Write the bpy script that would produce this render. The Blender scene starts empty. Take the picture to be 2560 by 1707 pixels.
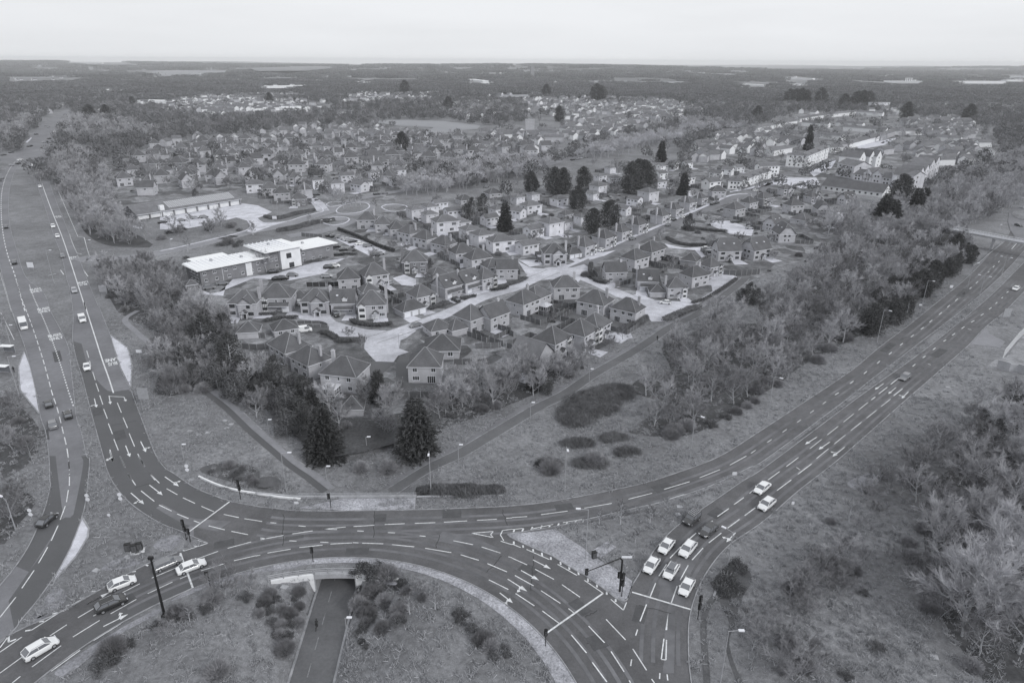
import bpy, math, random
import numpy as np
from mathutils import Vector, Matrix
from mathutils.geometry import tessellate_polygon
R = random.Random(7)
C = bpy.context.scene.collection
# ------------------------------------------------------------------ survey: the drone photo's geometry gives ground points
F, CX, CY, CAMH = 1707.0, 1280.0, 853.5, 80.0
PITCH, ROLL = math.radians(22.35), math.radians(0.32)
def ray(u, v):
    x = (u-CX)/F; y = -(v-CY)/F
    c, s = math.cos(ROLL), math.sin(ROLL)
    x, y = x*c-y*s, x*s+y*c
    cp, sp = math.cos(PITCH), math.sin(PITCH)
    return (x, cp+y*sp, -sp+y*cp)
def P(u, v, z=0.0):
    d = ray(u, v); t = (z-CAMH)/d[2]
    return Vector((d[0]*t, d[1]*t, z))
def proj(x, y, z):
    cp, sp = math.cos(PITCH), math.sin(PITCH)
    dz = z-CAMH
    Z = y*cp - dz*sp; Y = y*sp + dz*cp; X = x
    if Z <= 1: return (-9999, -9999)
    a, b = X/Z, Y/Z
    c, s = math.cos(-ROLL), math.sin(-ROLL)
    a, b = a*c-b*s, a*s+b*c
    return (CX+a*F, CY-b*F)
TAGS = {'A': (0, 1140, 640/1770), 'B': (640, 1140, 640/1770), 'C': (1280, 1140, 640/1770), 'D': (1920, 1140, 640/1770),
        'E': (0, 700, 640/2007), 'F': (0, 280, 640/2007), 'G': (400, 640, 640/2182), 'H': (900, 640, 640/2182),
        'I': (1400, 640, 640/2182), 'J': (1920, 500, 640/2007), 'K': (400, 400, 640/2352), 'L': (900, 400, 640/2352),
        'M': (1400, 400, 640/2352), 'N': (1900, 240, 660/2352), 'O': (0, 100, 860/2352), 'Q': (850, 100, 860/2352),
        'R': (1700, 100, 860/2352), 'S': (0, 0, 2560/2352), 'X': (0, 0, 1.0)}
def px(tag, *pts):
    ox, oy, s = TAGS[tag]
    return [(ox+x*s, oy+y*s) for x, y in pts]
# ------------------------------------------------------------------ terrain
RBC = P(0, 0, 0)
def smooth(a, b, x):
    t = min(1.0, max(0.0, (x-a)/(b-a))); return t*t*(3-2*t)
_sc = CAMH/75.0
RB = Vector((-26.445*_sc, 51.859*_sc)); RBR = 37.6*_sc
_pa = P(851, 1441, -3.5); _pb = P(778, 1707, -3.5)
AX = Vector((_pa.x-_pb.x, _pa.y-_pb.y)).normalized(); AXN = Vector((AX.y, -AX.x)); AXO = Vector((_pa.x, _pa.y))
WALLR = RBR-4.1
_q = AXO-RB; _b = _q.dot(AX); _c = _q.dot(_q)-WALLR**2; AXO = AXO+AX*(-_b+math.sqrt(_b*_b-_c))
PARA = [P(u, v) for u, v in px('B', (0, 262), (150, 275), (300, 287), (700, 285), (1110, 283))]
PY0 = P(860, 1243).y
def hills(x, y):
    d = math.hypot(x, y)
    if d < 2600: return 0.0
    k = smooth(2600, 7500, d)
    return k*(16+14*math.sin(x*0.0011+1.0)+10*math.sin(x*0.00063+y*0.0004)+9*math.sin(y*0.0012+x*0.0003)) - k*8
def Hgt(x, y):
    if y > 400 or abs(x) > 200: return hills(x, y)
    q = Vector((x, y))-AXO
    t = q.dot(AXN); s = q.dot(AX)
    r = math.hypot(x-RB.x, y-RB.y)
    h = 0.0
    inside = 1-smooth(WALLR-0.5, WALLR+0.4, r)
    if s < 8:
        h -= (2.1*(1-smooth(4.4, 15, abs(t)))+1.4*(1-smooth(3.35, 4.7, abs(t))))*inside
    if s > -8 and y < PY0+1.5 and abs(t) < 3.9:
        h = min(h, -3.5)
    if y > PY0-2:
        dn = y-PY0
        k = smooth(0.2, 1.4, dn)*(1-smooth(2, 36, dn))
        w = (x-P(850, 1243).x)
        e = math.exp(-(abs(w+0)/15.0)**4)
        h = min(h, -3.0*k*e)
    return h
def G(u, v, dz=0.0):
    z = 0.0
    for _ in range(14):
        p = P(u, v, z+dz); z += (Hgt(p.x, p.y)-z)*0.7
    return Vector((p.x, p.y, Hgt(p.x, p.y)))
# ------------------------------------------------------------------ tagging
def tag(o, label=None, cat=None, group=None, kind=None):
    if label: o['label'] = label
    if cat: o['category'] = cat
    if group: o['group'] = group
    if kind: o['kind'] = kind
    return o
def empty(name, loc, rz=0.0, label=None, cat=None, group=None, scale=1.0):
    o = bpy.data.objects.new(name, None); C.objects.link(o)
    o.location = loc; o.rotation_euler = (0, 0, rz); o.empty_display_size = 0.5
    o.scale = (scale,)*3 if not isinstance(scale, (tuple, list)) else scale
    return tag(o, label, cat, group)
KIDS = {}
def kids(o): return KIDS.get(o.as_pointer(), [])
def reg(child, parent):
    KIDS.setdefault(parent.as_pointer(), []).append(child)
def copy_tree(o, parent=None):
    c = o.copy(); C.objects.link(c)
    if parent is not None:
        c.parent = parent; reg(c, parent)
    for k in list(kids(o)): copy_tree(k, c)
    return c
# ------------------------------------------------------------------ mesh builder
class MB:
    def __init__(s): s.v = []; s.f = []; s.m = []; s.cm = 0
    def add(s, vs, fs, m=None):
        n = len(s.v); s.v.extend([tuple(p) for p in vs]); m = s.cm if m is None else m
        for f in fs: s.f.append(tuple(i+n for i in f)); s.m.append(m)
        return s
    def box(s, x0, x1, y0, y1, z0, z1, m=None, mat=None):
        vs = [(x, y, z) for z in (z0, z1) for y in (y0, y1) for x in (x0, x1)]
        if mat is not None: vs = [mat @ Vector(p) for p in vs]
        return s.add(vs, [(0, 2, 3, 1), (4, 5, 7, 6), (0, 1, 5, 4), (2, 6, 7, 3), (0, 4, 6, 2), (1, 3, 7, 5)], m)
    def tube(s, a, b, r0, r1=None, n=6, m=None, cap=True):
        a, b = Vector(a), Vector(b); r1 = r0 if r1 is None else r1
        d = (b-a)
        if d.length < 1e-6: return s
        d.normalize(); u = d.orthogonal().normalized(); w = d.cross(u)
        vs = []
        for p, r in ((a, r0), (b, r1)):
            for i in range(n):
                t = 2*math.pi*i/n; vs.append(p+u*(math.cos(t)*r)+w*(math.sin(t)*r))
        fs = [(i, (i+1) % n, n+(i+1) % n, n+i) for i in range(n)]
        if cap: fs += [tuple(range(n-1, -1, -1)), tuple(range(n, 2*n))]
        return s.add(vs, fs, m)
    def prism(s, poly, z0, z1, m=None):     # poly: list of (x,y), extruded in z
        n = len(poly)
        if sum(poly[i][0]*poly[(i+1) % n][1]-poly[(i+1) % n][0]*poly[i][1] for i in range(n)) < 0: poly = poly[::-1]
        vs = [(p[0], p[1], z0) for p in poly]+[(p[0], p[1], z1) for p in poly]
        tri = tessellate_polygon([[Vector((p[0], p[1], 0)) for p in poly]])
        fs = [(i, (i+1) % n, n+(i+1) % n, n+i) for i in range(n)]
        for a, b, c in tri:
            pa, pb, pc = poly[a], poly[b], poly[c]
            if (pb[0]-pa[0])*(pc[1]-pa[1])-(pc[0]-pa[0])*(pb[1]-pa[1]) < 0: b, c = c, b
            fs.append((n+a, n+b, n+c)); fs.append((a, c, b))
        return s.add(vs, fs, m)
    def build(s, name, mats, parent=None, smooth_=False, link=True):
        me = bpy.data.meshes.new(name); me.from_pydata(s.v, [], s.f)
        if not isinstance(mats, (list, tuple)): mats = [mats]
        for m in mats: me.materials.append(m)
        me.polygons.foreach_set('material_index', s.m)
        if smooth_: me.polygons.foreach_set('use_smooth', [True]*len(s.f))
        me.update()
        o = bpy.data.objects.new(name, me)
        if link: C.objects.link(o)
        if parent is not None: o.parent = parent; reg(o, parent)
        return o
# ------------------------------------------------------------------ materials
def srgb(c):
    f = lambda v: v/12.92 if v <= 0.04045 else ((v+0.055)/1.055)**2.4
    return tuple(f(v/255.0) for v in c)
MATS = {}
def mat(name, g, tint=(0.985, 0.99, 1.03), rough=0.9, noise=None, metal=0.0, spec=0.3, rand=0.0, bump=0.0, coord='Object', alpha=None, coat=0.0, trans=0.0):
    """g: linear grey reflectance; noise: list of (scale, lo, hi[, detail]) multiplied into the colour; rand: per-object lightness spread"""
    m = bpy.data.materials.new(name); m.use_nodes = True; nt = m.node_tree; N = nt.nodes; L = nt.links
    b = N['Principled BSDF']
    b.inputs['Roughness'].default_value = rough; b.inputs['Metallic'].default_value = metal
    b.inputs['Specular IOR Level'].default_value = spec
    if coat: b.inputs['Coat Weight'].default_value = coat
    tint = (tint[0]*.985, tint[1]*1.0, tint[2]*1.025)
    base = tuple(min(0.9, g*t) for t in tint)+(1,)
    b.inputs['Base Color'].default_value = base
    cur = None
    if noise or rand:
        tc = N.new('ShaderNodeTexCoord')
        val = None
        for nz in (noise or []):
            sc, lo, hi = nz[:3]; det = nz[3] if len(nz) > 3 else 4
            t = N.new('ShaderNodeTexNoise'); t.inputs['Scale'].default_value = sc; t.inputs['Detail'].default_value = det
            t.inputs['Roughness'].default_value = 0.62
            if len(nz) > 4:
                mp = N.new('ShaderNodeMapping'); mp.inputs['Scale'].default_value = nz[4]
                L.new(tc.outputs[coord], mp.inputs[0]); L.new(mp.outputs[0], t.inputs['Vector'])
            else: L.new(tc.outputs[coord], t.inputs['Vector'])
            r = N.new('ShaderNodeMapRange'); r.inputs['From Min'].default_value = 0.3; r.inputs['From Max'].default_value = 0.7
            r.inputs['To Min'].default_value = lo; r.inputs['To Max'].default_value = hi
            L.new(t.outputs['Fac'], r.inputs['Value'])
            if val is None: val = r.outputs[0]
            else:
                mu = N.new('ShaderNodeMath'); mu.operation = 'MULTIPLY'; L.new(val, mu.inputs[0]); L.new(r.outputs[0], mu.inputs[1]); val = mu.outputs[0]
        if rand:
            oi = N.new('ShaderNodeObjectInfo'); r = N.new('ShaderNodeMapRange')
            r.inputs['To Min'].default_value = 1-rand; r.inputs['To Max'].default_value = 1+rand
            L.new(oi.outputs['Random'], r.inputs['Value'])
            if val is None: val = r.outputs[0]
            else:
                mu = N.new('ShaderNodeMath'); mu.operation = 'MULTIPLY'; L.new(val, mu.inputs[0]); L.new(r.outputs[0], mu.inputs[1]); val = mu.outputs[0]
        vm = N.new('ShaderNodeVectorMath'); vm.operation = 'SCALE'; vm.inputs[0].default_value = base[:3]
        L.new(val, vm.inputs['Scale']); L.new(vm.outputs[0], b.inputs['Base Color'])
        if bump:
            bp = N.new('ShaderNodeBump'); bp.inputs['Strength'].default_value = min(1, bump); bp.inputs['Distance'].default_value = 0.15
            L.new(val, bp.inputs['Height']); L.new(bp.outputs[0], b.inputs['Normal'])
    MATS[name] = m; return m
M = dict(
 grass=mat('grass', 0.185, noise=[(0.028, 0.70, 1.30, 5), (0.16, 0.78, 1.24, 6), (1.1, 0.68, 1.34, 6), (5.0, 0.8, 1.25, 3)], bump=0.6),
 road=mat('asphalt', 0.108, tint=(1.0, 0.99, 1.03), noise=[(0.05, 0.80, 1.28, 3), (0.35, 0.84, 1.18, 6), (2.0, 0.9, 1.1, 4), (9, 0.86, 1.14, 2)], rough=0.8, bump=0.0),
 roadp=mat('asphalt_worn', 0.19, tint=(0.99, 0.99, 1.05), noise=[(0.06, 0.8, 1.15, 3), (0.7, 0.92, 1.1, 5), (9, 0.9, 1.1, 2)], rough=0.85),
 roadd=mat('asphalt_new', 0.105, noise=[(0.1, 0.92, 1.1), (8, 0.9, 1.1, 2)], rough=0.75),
 street=mat('block_paving', 0.56, tint=(0.98, 0.98, 1.05), noise=[(0.08, 0.68, 1.15), (0.5, .85, 1.1, 5), (2.5, 0.86, 1.12, 5)]),
 drive=mat('driveway_paving', 0.6, tint=(0.98, 0.98, 1.05), noise=[(0.2, 0.75, 1.15), (3, 0.85, 1.15, 5)]),
 path=mat('footpath_asphalt', 0.125, noise=[(0.15, 0.85, 1.2), (2, 0.88, 1.12, 5)]),
 stone=mat('cobble_paving', 0.42, tint=(0.98, 0.98, 1.05), noise=[(0.25, 0.6, 1.25), (2.6, 0.55, 1.35, 6), (7, 0.75, 1.25, 3)], bump=0.6),
 kerb=mat('kerb_concrete', 0.34, noise=[(0.6, 0.6, 1.2)]),
 paint=mat('road_paint', 0.78, tint=(0.98, 0.99, 1.0), noise=[(2.2, 0.66, 1.12, 5), (0.2, 0.85, 1.08)], rough=0.6),
 paintw=mat('worn_road_paint', 0.5, noise=[(2.5, 0.5, 1.1, 5)], rough=0.7),
 conc=mat('concrete', 0.40, noise=[(0.5, 0.8, 1.12), (3, 0.9, 1.1)]),
 white=mat('white_render', 0.78, tint=(0.99, 0.99, 1.0), noise=[(0.5, 0.9, 1.05)]),
 wroof=mat('white_membrane_roof', 0.86, tint=(1, 1, 1.0), noise=[(0.25, 0.95, 1.02)], rough=0.6),
 steel=mat('galvanised_steel', 0.42, rough=0.5, metal=0.3, noise=[(2, 0.85, 1.1)]),
 black=mat('black_paint', 0.018, rough=0.5),
 dark=mat('dark_rubber', 0.03, rough=0.8),
 glass=mat('window_glass', 0.05, rough=0.12, spec=0.6, tint=(0.95, 0.98, 1.06)),
 cglass=mat('car_glass', 0.17, rough=0.08, spec=0.7, tint=(0.95, 0.98, 1.06)),
 frame=mat('white_window_frame', 0.75),
 timber=mat('dark_timber', 0.05, noise=[(3, 0.8, 1.2)]),
 fence=mat('fence_boards', 0.13, noise=[(0.4, 0.8, 1.2), (6, 0.8, 1.2, 2)], rand=0.15),
 hedge=mat('hedge_leaves', 0.085, noise=[(1.2, 0.6, 1.5, 5)], rand=0.2),
 leafd=mat('conifer_needles', 0.066, noise=[(0.8, 0.6, 1.5, 4)], rand=0.2, tint=(0.99, 1.0, 1.02)),
 leafm=mat('evergreen_leaves', 0.11, noise=[(0.8, 0.6, 1.4, 4)], rand=0.2),
 twig=mat('bare_twigs', 0.27, noise=[(0.3, 0.7, 1.3, 3)], rand=0.35, tint=(1.0, 0.99, 1.03)),
 twigl=mat('pale_bare_twigs', 0.43, noise=[(0.3, 0.8, 1.2, 3)], rand=0.18, tint=(1.0, 0.99, 1.03)),
 twigp=mat('very_pale_twigs', 0.6, noise=[(0.3, 0.8, 1.2, 3)], rand=0.15, tint=(1.0, 0.99, 1.03)),
 lane=mat('side_street_asphalt', 0.25, tint=(0.99, 0.99, 1.05), noise=[(0.06, 0.85, 1.15, 3), (0.7, 0.9, 1.1, 5)]),
 tuft=mat('dry_grass_tufts', 0.38, noise=[(0.05, .7, 1.3), (0.5, .8, 1.2)]),
 bark=mat('grey_bark', 0.38, noise=[(1.5, 0.7, 1.25)], rand=0.2),
 birch=mat('pale_birch_bark', 0.55, noise=[(3, 0.6, 1.1)]),
 reed=mat('dark_reeds', 0.15, noise=[(0.5, 0.55, 1.5, 5)], rand=0.15),
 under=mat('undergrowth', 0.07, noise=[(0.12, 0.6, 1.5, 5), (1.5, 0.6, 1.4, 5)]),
 soil=mat('bare_soil', 0.10, noise=[(0.5, 0.75, 1.25), (4, 0.8, 1.2)]),
 far=mat('distant_canopy', 0.145, noise=[(0.012, 0.75, 1.3, 3)], rand=0.22, tint=(0.99, 1.0, 1.04)),
 solar=mat('solar_panels', 0.42, rough=0.35, spec=0.6),
 sign=mat('sign_face', 0.7, rough=0.4), signd=mat('dark_sign_face', 0.10, rough=0.5),
 skin=mat('skin', 0.35), cloth=mat('dark_clothing', 0.03),
)
def brickmat(name, g, lo=0.75, scale=1.0):
    m = mat(name, g, tint=(0.99, 0.985, 1.03), noise=[(0.4, 0.85, 1.12), (7, lo, 1.2, 2, (1, 1, 5))], rand=0.14); return m
M['brick1'] = brickmat('buff_brick', 0.47); M['brick2'] = brickmat('red_brick', 0.24); M['brick3'] = brickmat('pale_brick', 0.66)
M['roof1'] = mat('dark_tiles', 0.112, tint=(0.99, 0.99, 1.04), noise=[(0.35, 0.82, 1.2), (7, 0.82, 1.18, 2, (0.3, 0.3, 3))], rand=0.16)
M['roof2'] = mat('grey_tiles', 0.15, tint=(0.99, 0.99, 1.04), noise=[(0.35, 0.82, 1.2), (7, 0.82, 1.18, 2, (0.3, 0.3, 3))], rand=0.16)
M['ridge'] = mat('ridge_tiles', 0.28, rand=0.1)
# ------------------------------------------------------------------ flat sheets and ribbons
def cr(pts, n=6, closed=False):        # Catmull-Rom smoothing of world points
    pts = [Vector(p) for p in pts]; out = []; m = len(pts)
    if m < 3: return pts
    rng = range(m if closed else m-1)
    for i in rng:
        p0 = pts[(i-1) % m] if (closed or i > 0) else pts[0]*2-pts[1]
        p1, p2 = pts[i], pts[(i+1) % m]
        p3 = pts[(i+2) % m] if (closed or i+2 < m) else pts[-1]*2-pts[-2]
        for k in range(n):
            t = k/n
            out.append(0.5*((2*p1)+(p2-p0)*t+(2*p0-5*p1+4*p2-p3)*t*t+(3*p1-p0-3*p2+p3)*t*t*t))
    if not closed: out.append(pts[-1])
    return out
def resample(pts, step):
    out = [pts[0].copy()]; acc = 0.0
    for a, b in zip(pts, pts[1:]):
        l = (b-a).length; d = step-acc
        while d <= l and l > 0:
            out.append(a.lerp(b, d/l)); d += step
        acc = (acc+l) % step if l else acc
    if (out[-1]-pts[-1]).length > step*0.2: out.append(pts[-1].copy())
    return out
def nsample(pts, n):
    L_ = [0.0]
    for a, b in zip(pts, pts[1:]): L_.append(L_[-1]+(b-a).length)
    T = L_[-1]; out = []; j = 0
    for i in range(n):
        d = T*i/(n-1)
        while j < len(pts)-2 and L_[j+1] < d: j += 1
        seg = L_[j+1]-L_[j]; out.append(pts[j].lerp(pts[j+1], (d-L_[j])/seg if seg else 0))
    return out
def W(pp, z=0.0): return [P(u, v, z) for u, v in pp]
def WG(pp): return [G(u, v) for u, v in pp]
def sheet_between(mb, le, re, z, m=0, n=60):
    a = nsample(cr(le), n); b = nsample(cr(re), n)
    vs = []
    for p, q in zip(a, b): vs += [(p.x, p.y, z), (q.x, q.y, z)]
    mb.add(vs, [(2*i, 2*i+1, 2*i+3, 2*i+2) for i in range(n-1)], m)
def sheet_poly(mb, pts, z, m=0):
    tri = tessellate_polygon([[Vector((p[0], p[1], 0)) for p in pts]])
    fs = []
    for a, b, c in tri:
        pa, pb, pc = pts[a], pts[b], pts[c]
        if (pb[0]-pa[0])*(pc[1]-pa[1])-(pc[0]-pa[0])*(pb[1]-pa[1]) < 0: b, c = c, b
        fs.append((a, b, c))
    mb.add([(p[0], p[1], z) for p in pts], fs, m)
def offs(pts, d):
    out = []
    n = len(pts)
    for i in range(n):
        a = pts[max(0, i-1)]; b = pts[min(n-1, i+1)]
        t = Vector((b.x-a.x, b.y-a.y)); t.normalize() if t.length else None
        out.append(Vector((pts[i].x-t.y*d, pts[i].y+t.x*d, pts[i].z)))
    return out
def ribbon(mb, pts, w, z, m=0, drape=False, closed=False):
    l = offs(pts, w/2); r = offs(pts, -w/2); vs = []
    for a, b in zip(l, r):
        vs += [(a.x, a.y, (Hgt(a.x, a.y) if drape else 0)+z), (b.x, b.y, (Hgt(b.x, b.y) if drape else 0)+z)]
    n = len(pts); mb.add(vs, [(2*i, 2*i+1, 2*i+3, 2*i+2) for i in range(n-1)], m)
def kerb(mb, pts, w=0.16, z0=0.0, z1=0.14, m=0):
    l = offs(pts, w/2); r = offs(pts, -w/2); n = len(pts); vs = []
    for a, b in zip(l, r): vs += [(a.x, a.y, z0), (a.x, a.y, z1), (b.x, b.y, z1), (b.x, b.y, z0)]
    fs = []
    for i in range(n-1):
        k = 4*i; fs += [(k, k+4, k+5, k+1), (k+1, k+5, k+6, k+2), (k+2, k+6, k+7, k+3)]
    mb.add(vs, fs, m)
def dashes(mb, pts, on, off, w, z, m=0, start=0.0):
    pts = resample(pts, 0.5); L_ = 0; i = 0; per = on+off; cur = []
    for k, p in enumerate(pts):
        ph = (k*0.5+start) % per
        if ph < on+1e-6: cur.append(p)
        else:
            if len(cur) > 1: ribbon(mb, cur, w, z, m)
            cur = []
    if len(cur) > 1: ribbon(mb, cur, w, z, m)
# ------------------------------------------------------------------ ground sheet
def axis(lo, hi, c0, c1, fine, mid0, mid1, mid):
    a = [c0]; x = c0
    while x < c1: x += fine; a.append(x)
    while x < mid1: x += mid; a.append(x)
    st = mid
    while x < hi: st *= 1.22; x += st; a.append(x)
    x = c0; b = []
    while x > mid0: x -= mid; b.append(x)
    st = mid
    while x > lo: st *= 1.22; x -= st; b.append(x)
    return b[::-1]+a
gx = axis(-13000, 13000, -76, 26, 0.75, -150, 130, 4.0)
gy = axis(-300, 14500, 64, 160, 0.75, 20, 260, 4.0)
mb = MB(); nx = len(gx)
vs = [(x, y, Hgt(x, y)) for y in gy for x in gx]
mb.add(vs, [(j*nx+i, j*nx+i+1, (j+1)*nx+i+1, (j+1)*nx+i) for j in range(len(gy)-1) for i in range(nx-1)])
ground = tag(mb.build('ground', M['grass'], smooth_=True), kind='structure')
def structure(name, mb_, mats, parent=None, **k):
    o = mb_.build(name, mats, parent, **k)
    if parent is None: tag(o, kind='structure')
    return o
def circ(r, a0, a1, n=90):
    return [Vector((RB.x+r*math.cos(math.radians(a0+(a1-a0)*i/n)), RB.y+r*math.sin(math.radians(a0+(a1-a0)*i/n)), 0)) for i in range(n+1)]
# ------------------------------------------------------------------ carriageways
ring_in = circ(RBR, 200, -60)
ring_out = cr(W([(-330, 1800), (-150, 1690)]+px('A', (110, 1215), (405, 1085), (690, 925), (1010, 750), (1260, 655), (1435, 600))+[(700, 1312), (900, 1300), (1100, 1312), (1270, 1338)]
     + px('C', (140, 635), (270, 690), (400, 770), (520, 840), (640, 925), (720, 985))+[(1566, 1520), (1620, 1600), (1660, 1707), (1700, 1830), (1700, 2100)]))
ring_outA = nsample(ring_out, 200)
mb = MB(); sheet_between(mb, ring_in, ring_outA, 0.030, 0, 160)
ring = structure('ring_road', mb, M['road'])
n_out = px('F', (375, 440), (370, 480), (390, 560), (440, 700), (500, 850), (560, 1000), (600, 1100), (640, 1200), (690, 1330), (760, 1500))+px('E', (780, 220), (840, 370), (870, 450), (940, 680), (1020, 850), (1040, 900), (1100, 1060), (1160, 1220), (1220, 1370), (1290, 1470))+px('A', (1200, 120), (1340, 215), (1480, 275), (1600, 315), (1770, 348))+px('B', (150, 365), (290, 378), (600, 380), (1100, 372), (1400, 362), (1770, 345))+px('C', (300, 310), (700, 235), (900, 190), (1100, 130), (1430, 5))+[(1900, 1078)]+px('J', (310, 1568), (520, 1430), (690, 1310), (880, 1150), (1100, 985), (1280, 840), (1430, 720), (1560, 610), (1680, 490), (1760, 400), (1850, 330), (1900, 240), (1930, 180))
n_in = px('F', (255, 430), (260, 480), (285, 560), (330, 680), (370, 800), (420, 960), (480, 1120), (520, 1290))+px('E', (525, 0), (545, 60), (565, 180), (575, 300), (570, 470), (600, 620), (650, 780), (700, 980), (760, 1200), (810, 1380))+px('A', (750, 120), (820, 240), (930, 350), (1100, 460), (1250, 520), (1340, 560), (1435, 600))
n_mid = [(700, 1332), (900, 1328), (1100, 1328)]+px('B', (1735, 542))+px('C', (280, 490), (490, 445), (830, 365), (1060, 310), (1340, 218), (1500, 150), (1640, 80))+[(1920, 1144)]+px('J', (610, 1568), (820, 1400), (1020, 1250), (1200, 1110), (1400, 960), (1600, 800), (1780, 640), (1900, 520), (2007, 400), (2100, 300))
NO, NI, NM = W(n_out), W(n_in), W(n_mid)
iNO = 24  # index in n_out where the junction mouth lies (B 150,365)
mb = MB()
sheet_between(mb, NO[:iNO+2], NI+[P(640, 1335)], 0.034, 0, 140)
inbound = structure('dual_carriageway', mb, M['roadp'])
mb = MB(); sheet_between(mb, NO[iNO-3:], NI[-2:]+NM, 0.038, 0, 140)
structure('ring_road_exit', mb, M['road'])
e_left = [(1640, 2050), (1600, 1800), (1572, 1707), (1560, 1600), (1560, 1530)]+px('C', (800, 985), (830, 900), (870, 830), (930, 730), (1000, 630), (1100, 520), (1200, 440), (1300, 375), (1440, 280), (1600, 170), (1770, 62))+px('J', (680, 1568), (900, 1410), (1100, 1270), (1300, 1120), (1450, 1000), (1620, 860), (1800, 700), (2007, 490), (2150, 350))
e_right = [(1790, 2050), (1745, 1820)]+px('C', (1240, 1568), (1222, 1400), (1220, 1200), (1235, 1080), (1270, 960), (1330, 830), (1420, 700), (1520, 600), (1640, 520), (1770, 425))+px('D', (210, 240), (515, 0))+px('J', (1080, 1568), (1240, 1430), (1480, 1220), (1580, 1130), (1700, 1000), (1850, 880), (2007, 720), (2200, 530))
EL, ER = W(e_left), W(e_right)
mb = MB(); sheet_between(mb, EL, ER, 0.042, 0, 160)
structure('ring_road_approach', mb, M['road'])
w_left = px('F', (-160, 700), (-130, 900), (-60, 1100), (20, 1210), (100, 1568))+px('E', (40, 70), (70, 170), (110, 290), (150, 400), (200, 540), (235, 680), (265, 800), (300, 960), (320, 1080), (360, 1200), (385, 1400), (390, 1568))+px('A', (350, 200), (320, 330), (270, 470), (200, 620), (110, 760), (0, 895), (-150, 1060), (-500, 1400))
w_left = px('F', (112, 380), (60, 430), (0, 520), (-40, 640), (-60, 780), (-50, 940), (-20, 1100))+w_left[5:]
w_right = px('F', (185, 375), (110, 480), (75, 620), (68, 760), (80, 900), (130, 1080), (200, 1290))+px('E', (340, 100), (400, 250), (480, 400), (540, 540), (560, 720), (580, 900), (600, 1080), (640, 1200), (680, 1380))+px('A', (620, 20), (612, 150), (590, 330), (570, 410), (540, 500), (480, 650), (400, 800), (330, 900), (250, 1010), (150, 1130), (100, 1200), (-40, 1330), (-250, 1530))
WL, WR = W(w_left), W(w_right)
mb = MB(); sheet_between(mb, WL, WR, 0.046, 0, 160)
outbound = structure('dual_carriageway', mb, M['roadp'])
M['track'] = mat('tyre_wear_sheen_asphalt', 0.165, tint=(0.99, 0.99, 1.04), noise=[(0.06, 0.62, 1.25, 3), (0.5, 0.8, 1.15, 5)])
M['edge'] = mat('path_edging', 0.3, noise=[(0.3, .6, 1.2), (2, .7, 1.2)]); M['faint'] = mat('faded_paint', 0.24, noise=[(1.5, .6, 1.3)]); M['repair'] = mat('asphalt_repair', 0.088, noise=[(0.6, .8, 1.2), (8, .9, 1.1, 2)]); M['black2'] = mat('bitumen_joint', 0.055)
M['earth'] = mat('gritty_verge', 0.27, tint=(0.98, 0.98, 1.05), noise=[(0.4, 0.6, 1.25, 6), (3, 0.65, 1.3, 5)])
# patches of newer, darker surfacing
mb = MB()
sheet_between(mb, W(px('E', (575, 480), (600, 620), (650, 780), (700, 980), (760, 1200), (810, 1380))+px('A', (750, 120), (820, 240), (930, 350), (1100, 460), (1250, 520))),
              W(px('E', (640, 500), (700, 690), (850, 870), (1030, 865), (1100, 1060), (1160, 1220), (1220, 1370))+px('A', (1200, 120), (1340, 215), (1480, 275), (1600, 315))), 0.049, 0, 60)
sheet_between(mb, W(px('A', (560, 0), (575, 60), (520, 350), (495, 420), (430, 430), (400, 500), (310, 650), (200, 800), (60, 1000))), W(px('A', (620, 0), (612, 150), (590, 330), (570, 410), (540, 500), (480, 650), (400, 800), (250, 1010), (100, 1200))), 0.052, 0, 50)
sheet_between(mb, W(px('A', (345, 0), (350, 200), (320, 330), (270, 470), (200, 620), (110, 760))), W(px('A', (385, 0), (402, 150), (425, 330), (430, 430), (330, 600), (200, 800))), 0.055, 0, 50)
sheet_between(mb, W(px('A', (560, 1340), (830, 1165), (1090, 1015), (1335, 910))), W(px('A', (450, 1310), (700, 1150), (1020, 985), (1300, 880))), 0.053, 0, 30)
structure('road_patch', mb, M['roadd'])
mb = MB()  # paler worn patches on the ring
sheet_poly(mb, W(px('B', (1290, 520), (1500, 560), (1690, 640), (1660, 690), (1400, 600), (1240, 590))), 0.047)
sheet_poly(mb, W(px('C', (1010, 860), (1230, 640), (1330, 640), (1240, 800), (1160, 1030), (1040, 990))), 0.050)
sheet_between(mb, W(px('A', (1120, 330), (1300, 420), (1450, 440), (1600, 450))), W(px('A', (1080, 360), (1280, 470), (1500, 520))), 0.051, 0, 20)
sheet_poly(mb, W(px('C', (1100, 1040), (1130, 1040), (1120, 1500), (1040, 1500))), 0.051)
for o_, w_, z_ in ((2.6, .7, .0565), (4.4, .6, .0575), (6.3, .7, .0585), (8.0, .6, .0595)): ribbon(mb, offs(cr(NO[iNO:]), -o_ if 1 else o_)[6:-8], w_, z_)  # pale bands along the lanes: tyre wear, with the road's sheen painted in
for o_, w_, z_ in ((2.3, .6, .0535), (4.0, .6, .0543), (5.7, .6, .0554), (7.4, .6, .0603)):
    c = [Vector((RB.x+(RBR+o_)*math.cos(math.radians(a)), RB.y+(RBR+o_)*math.sin(math.radians(a)), 0)) for a in range(-15, 140, 2)]; ribbon(mb, c, w_, z_)
for o_, w_, z_ in ((1.0, .6, .0567), (2.7, .6, .0577), (4.6, .6, .0587), (6.3, .6, .0597)): ribbon(mb, offs(cr(ER[2:]), o_+.5)[4:-4], w_, z_)
structure('worn_and_sheen_patch', mb, M['track'])
mb = MB()
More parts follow.
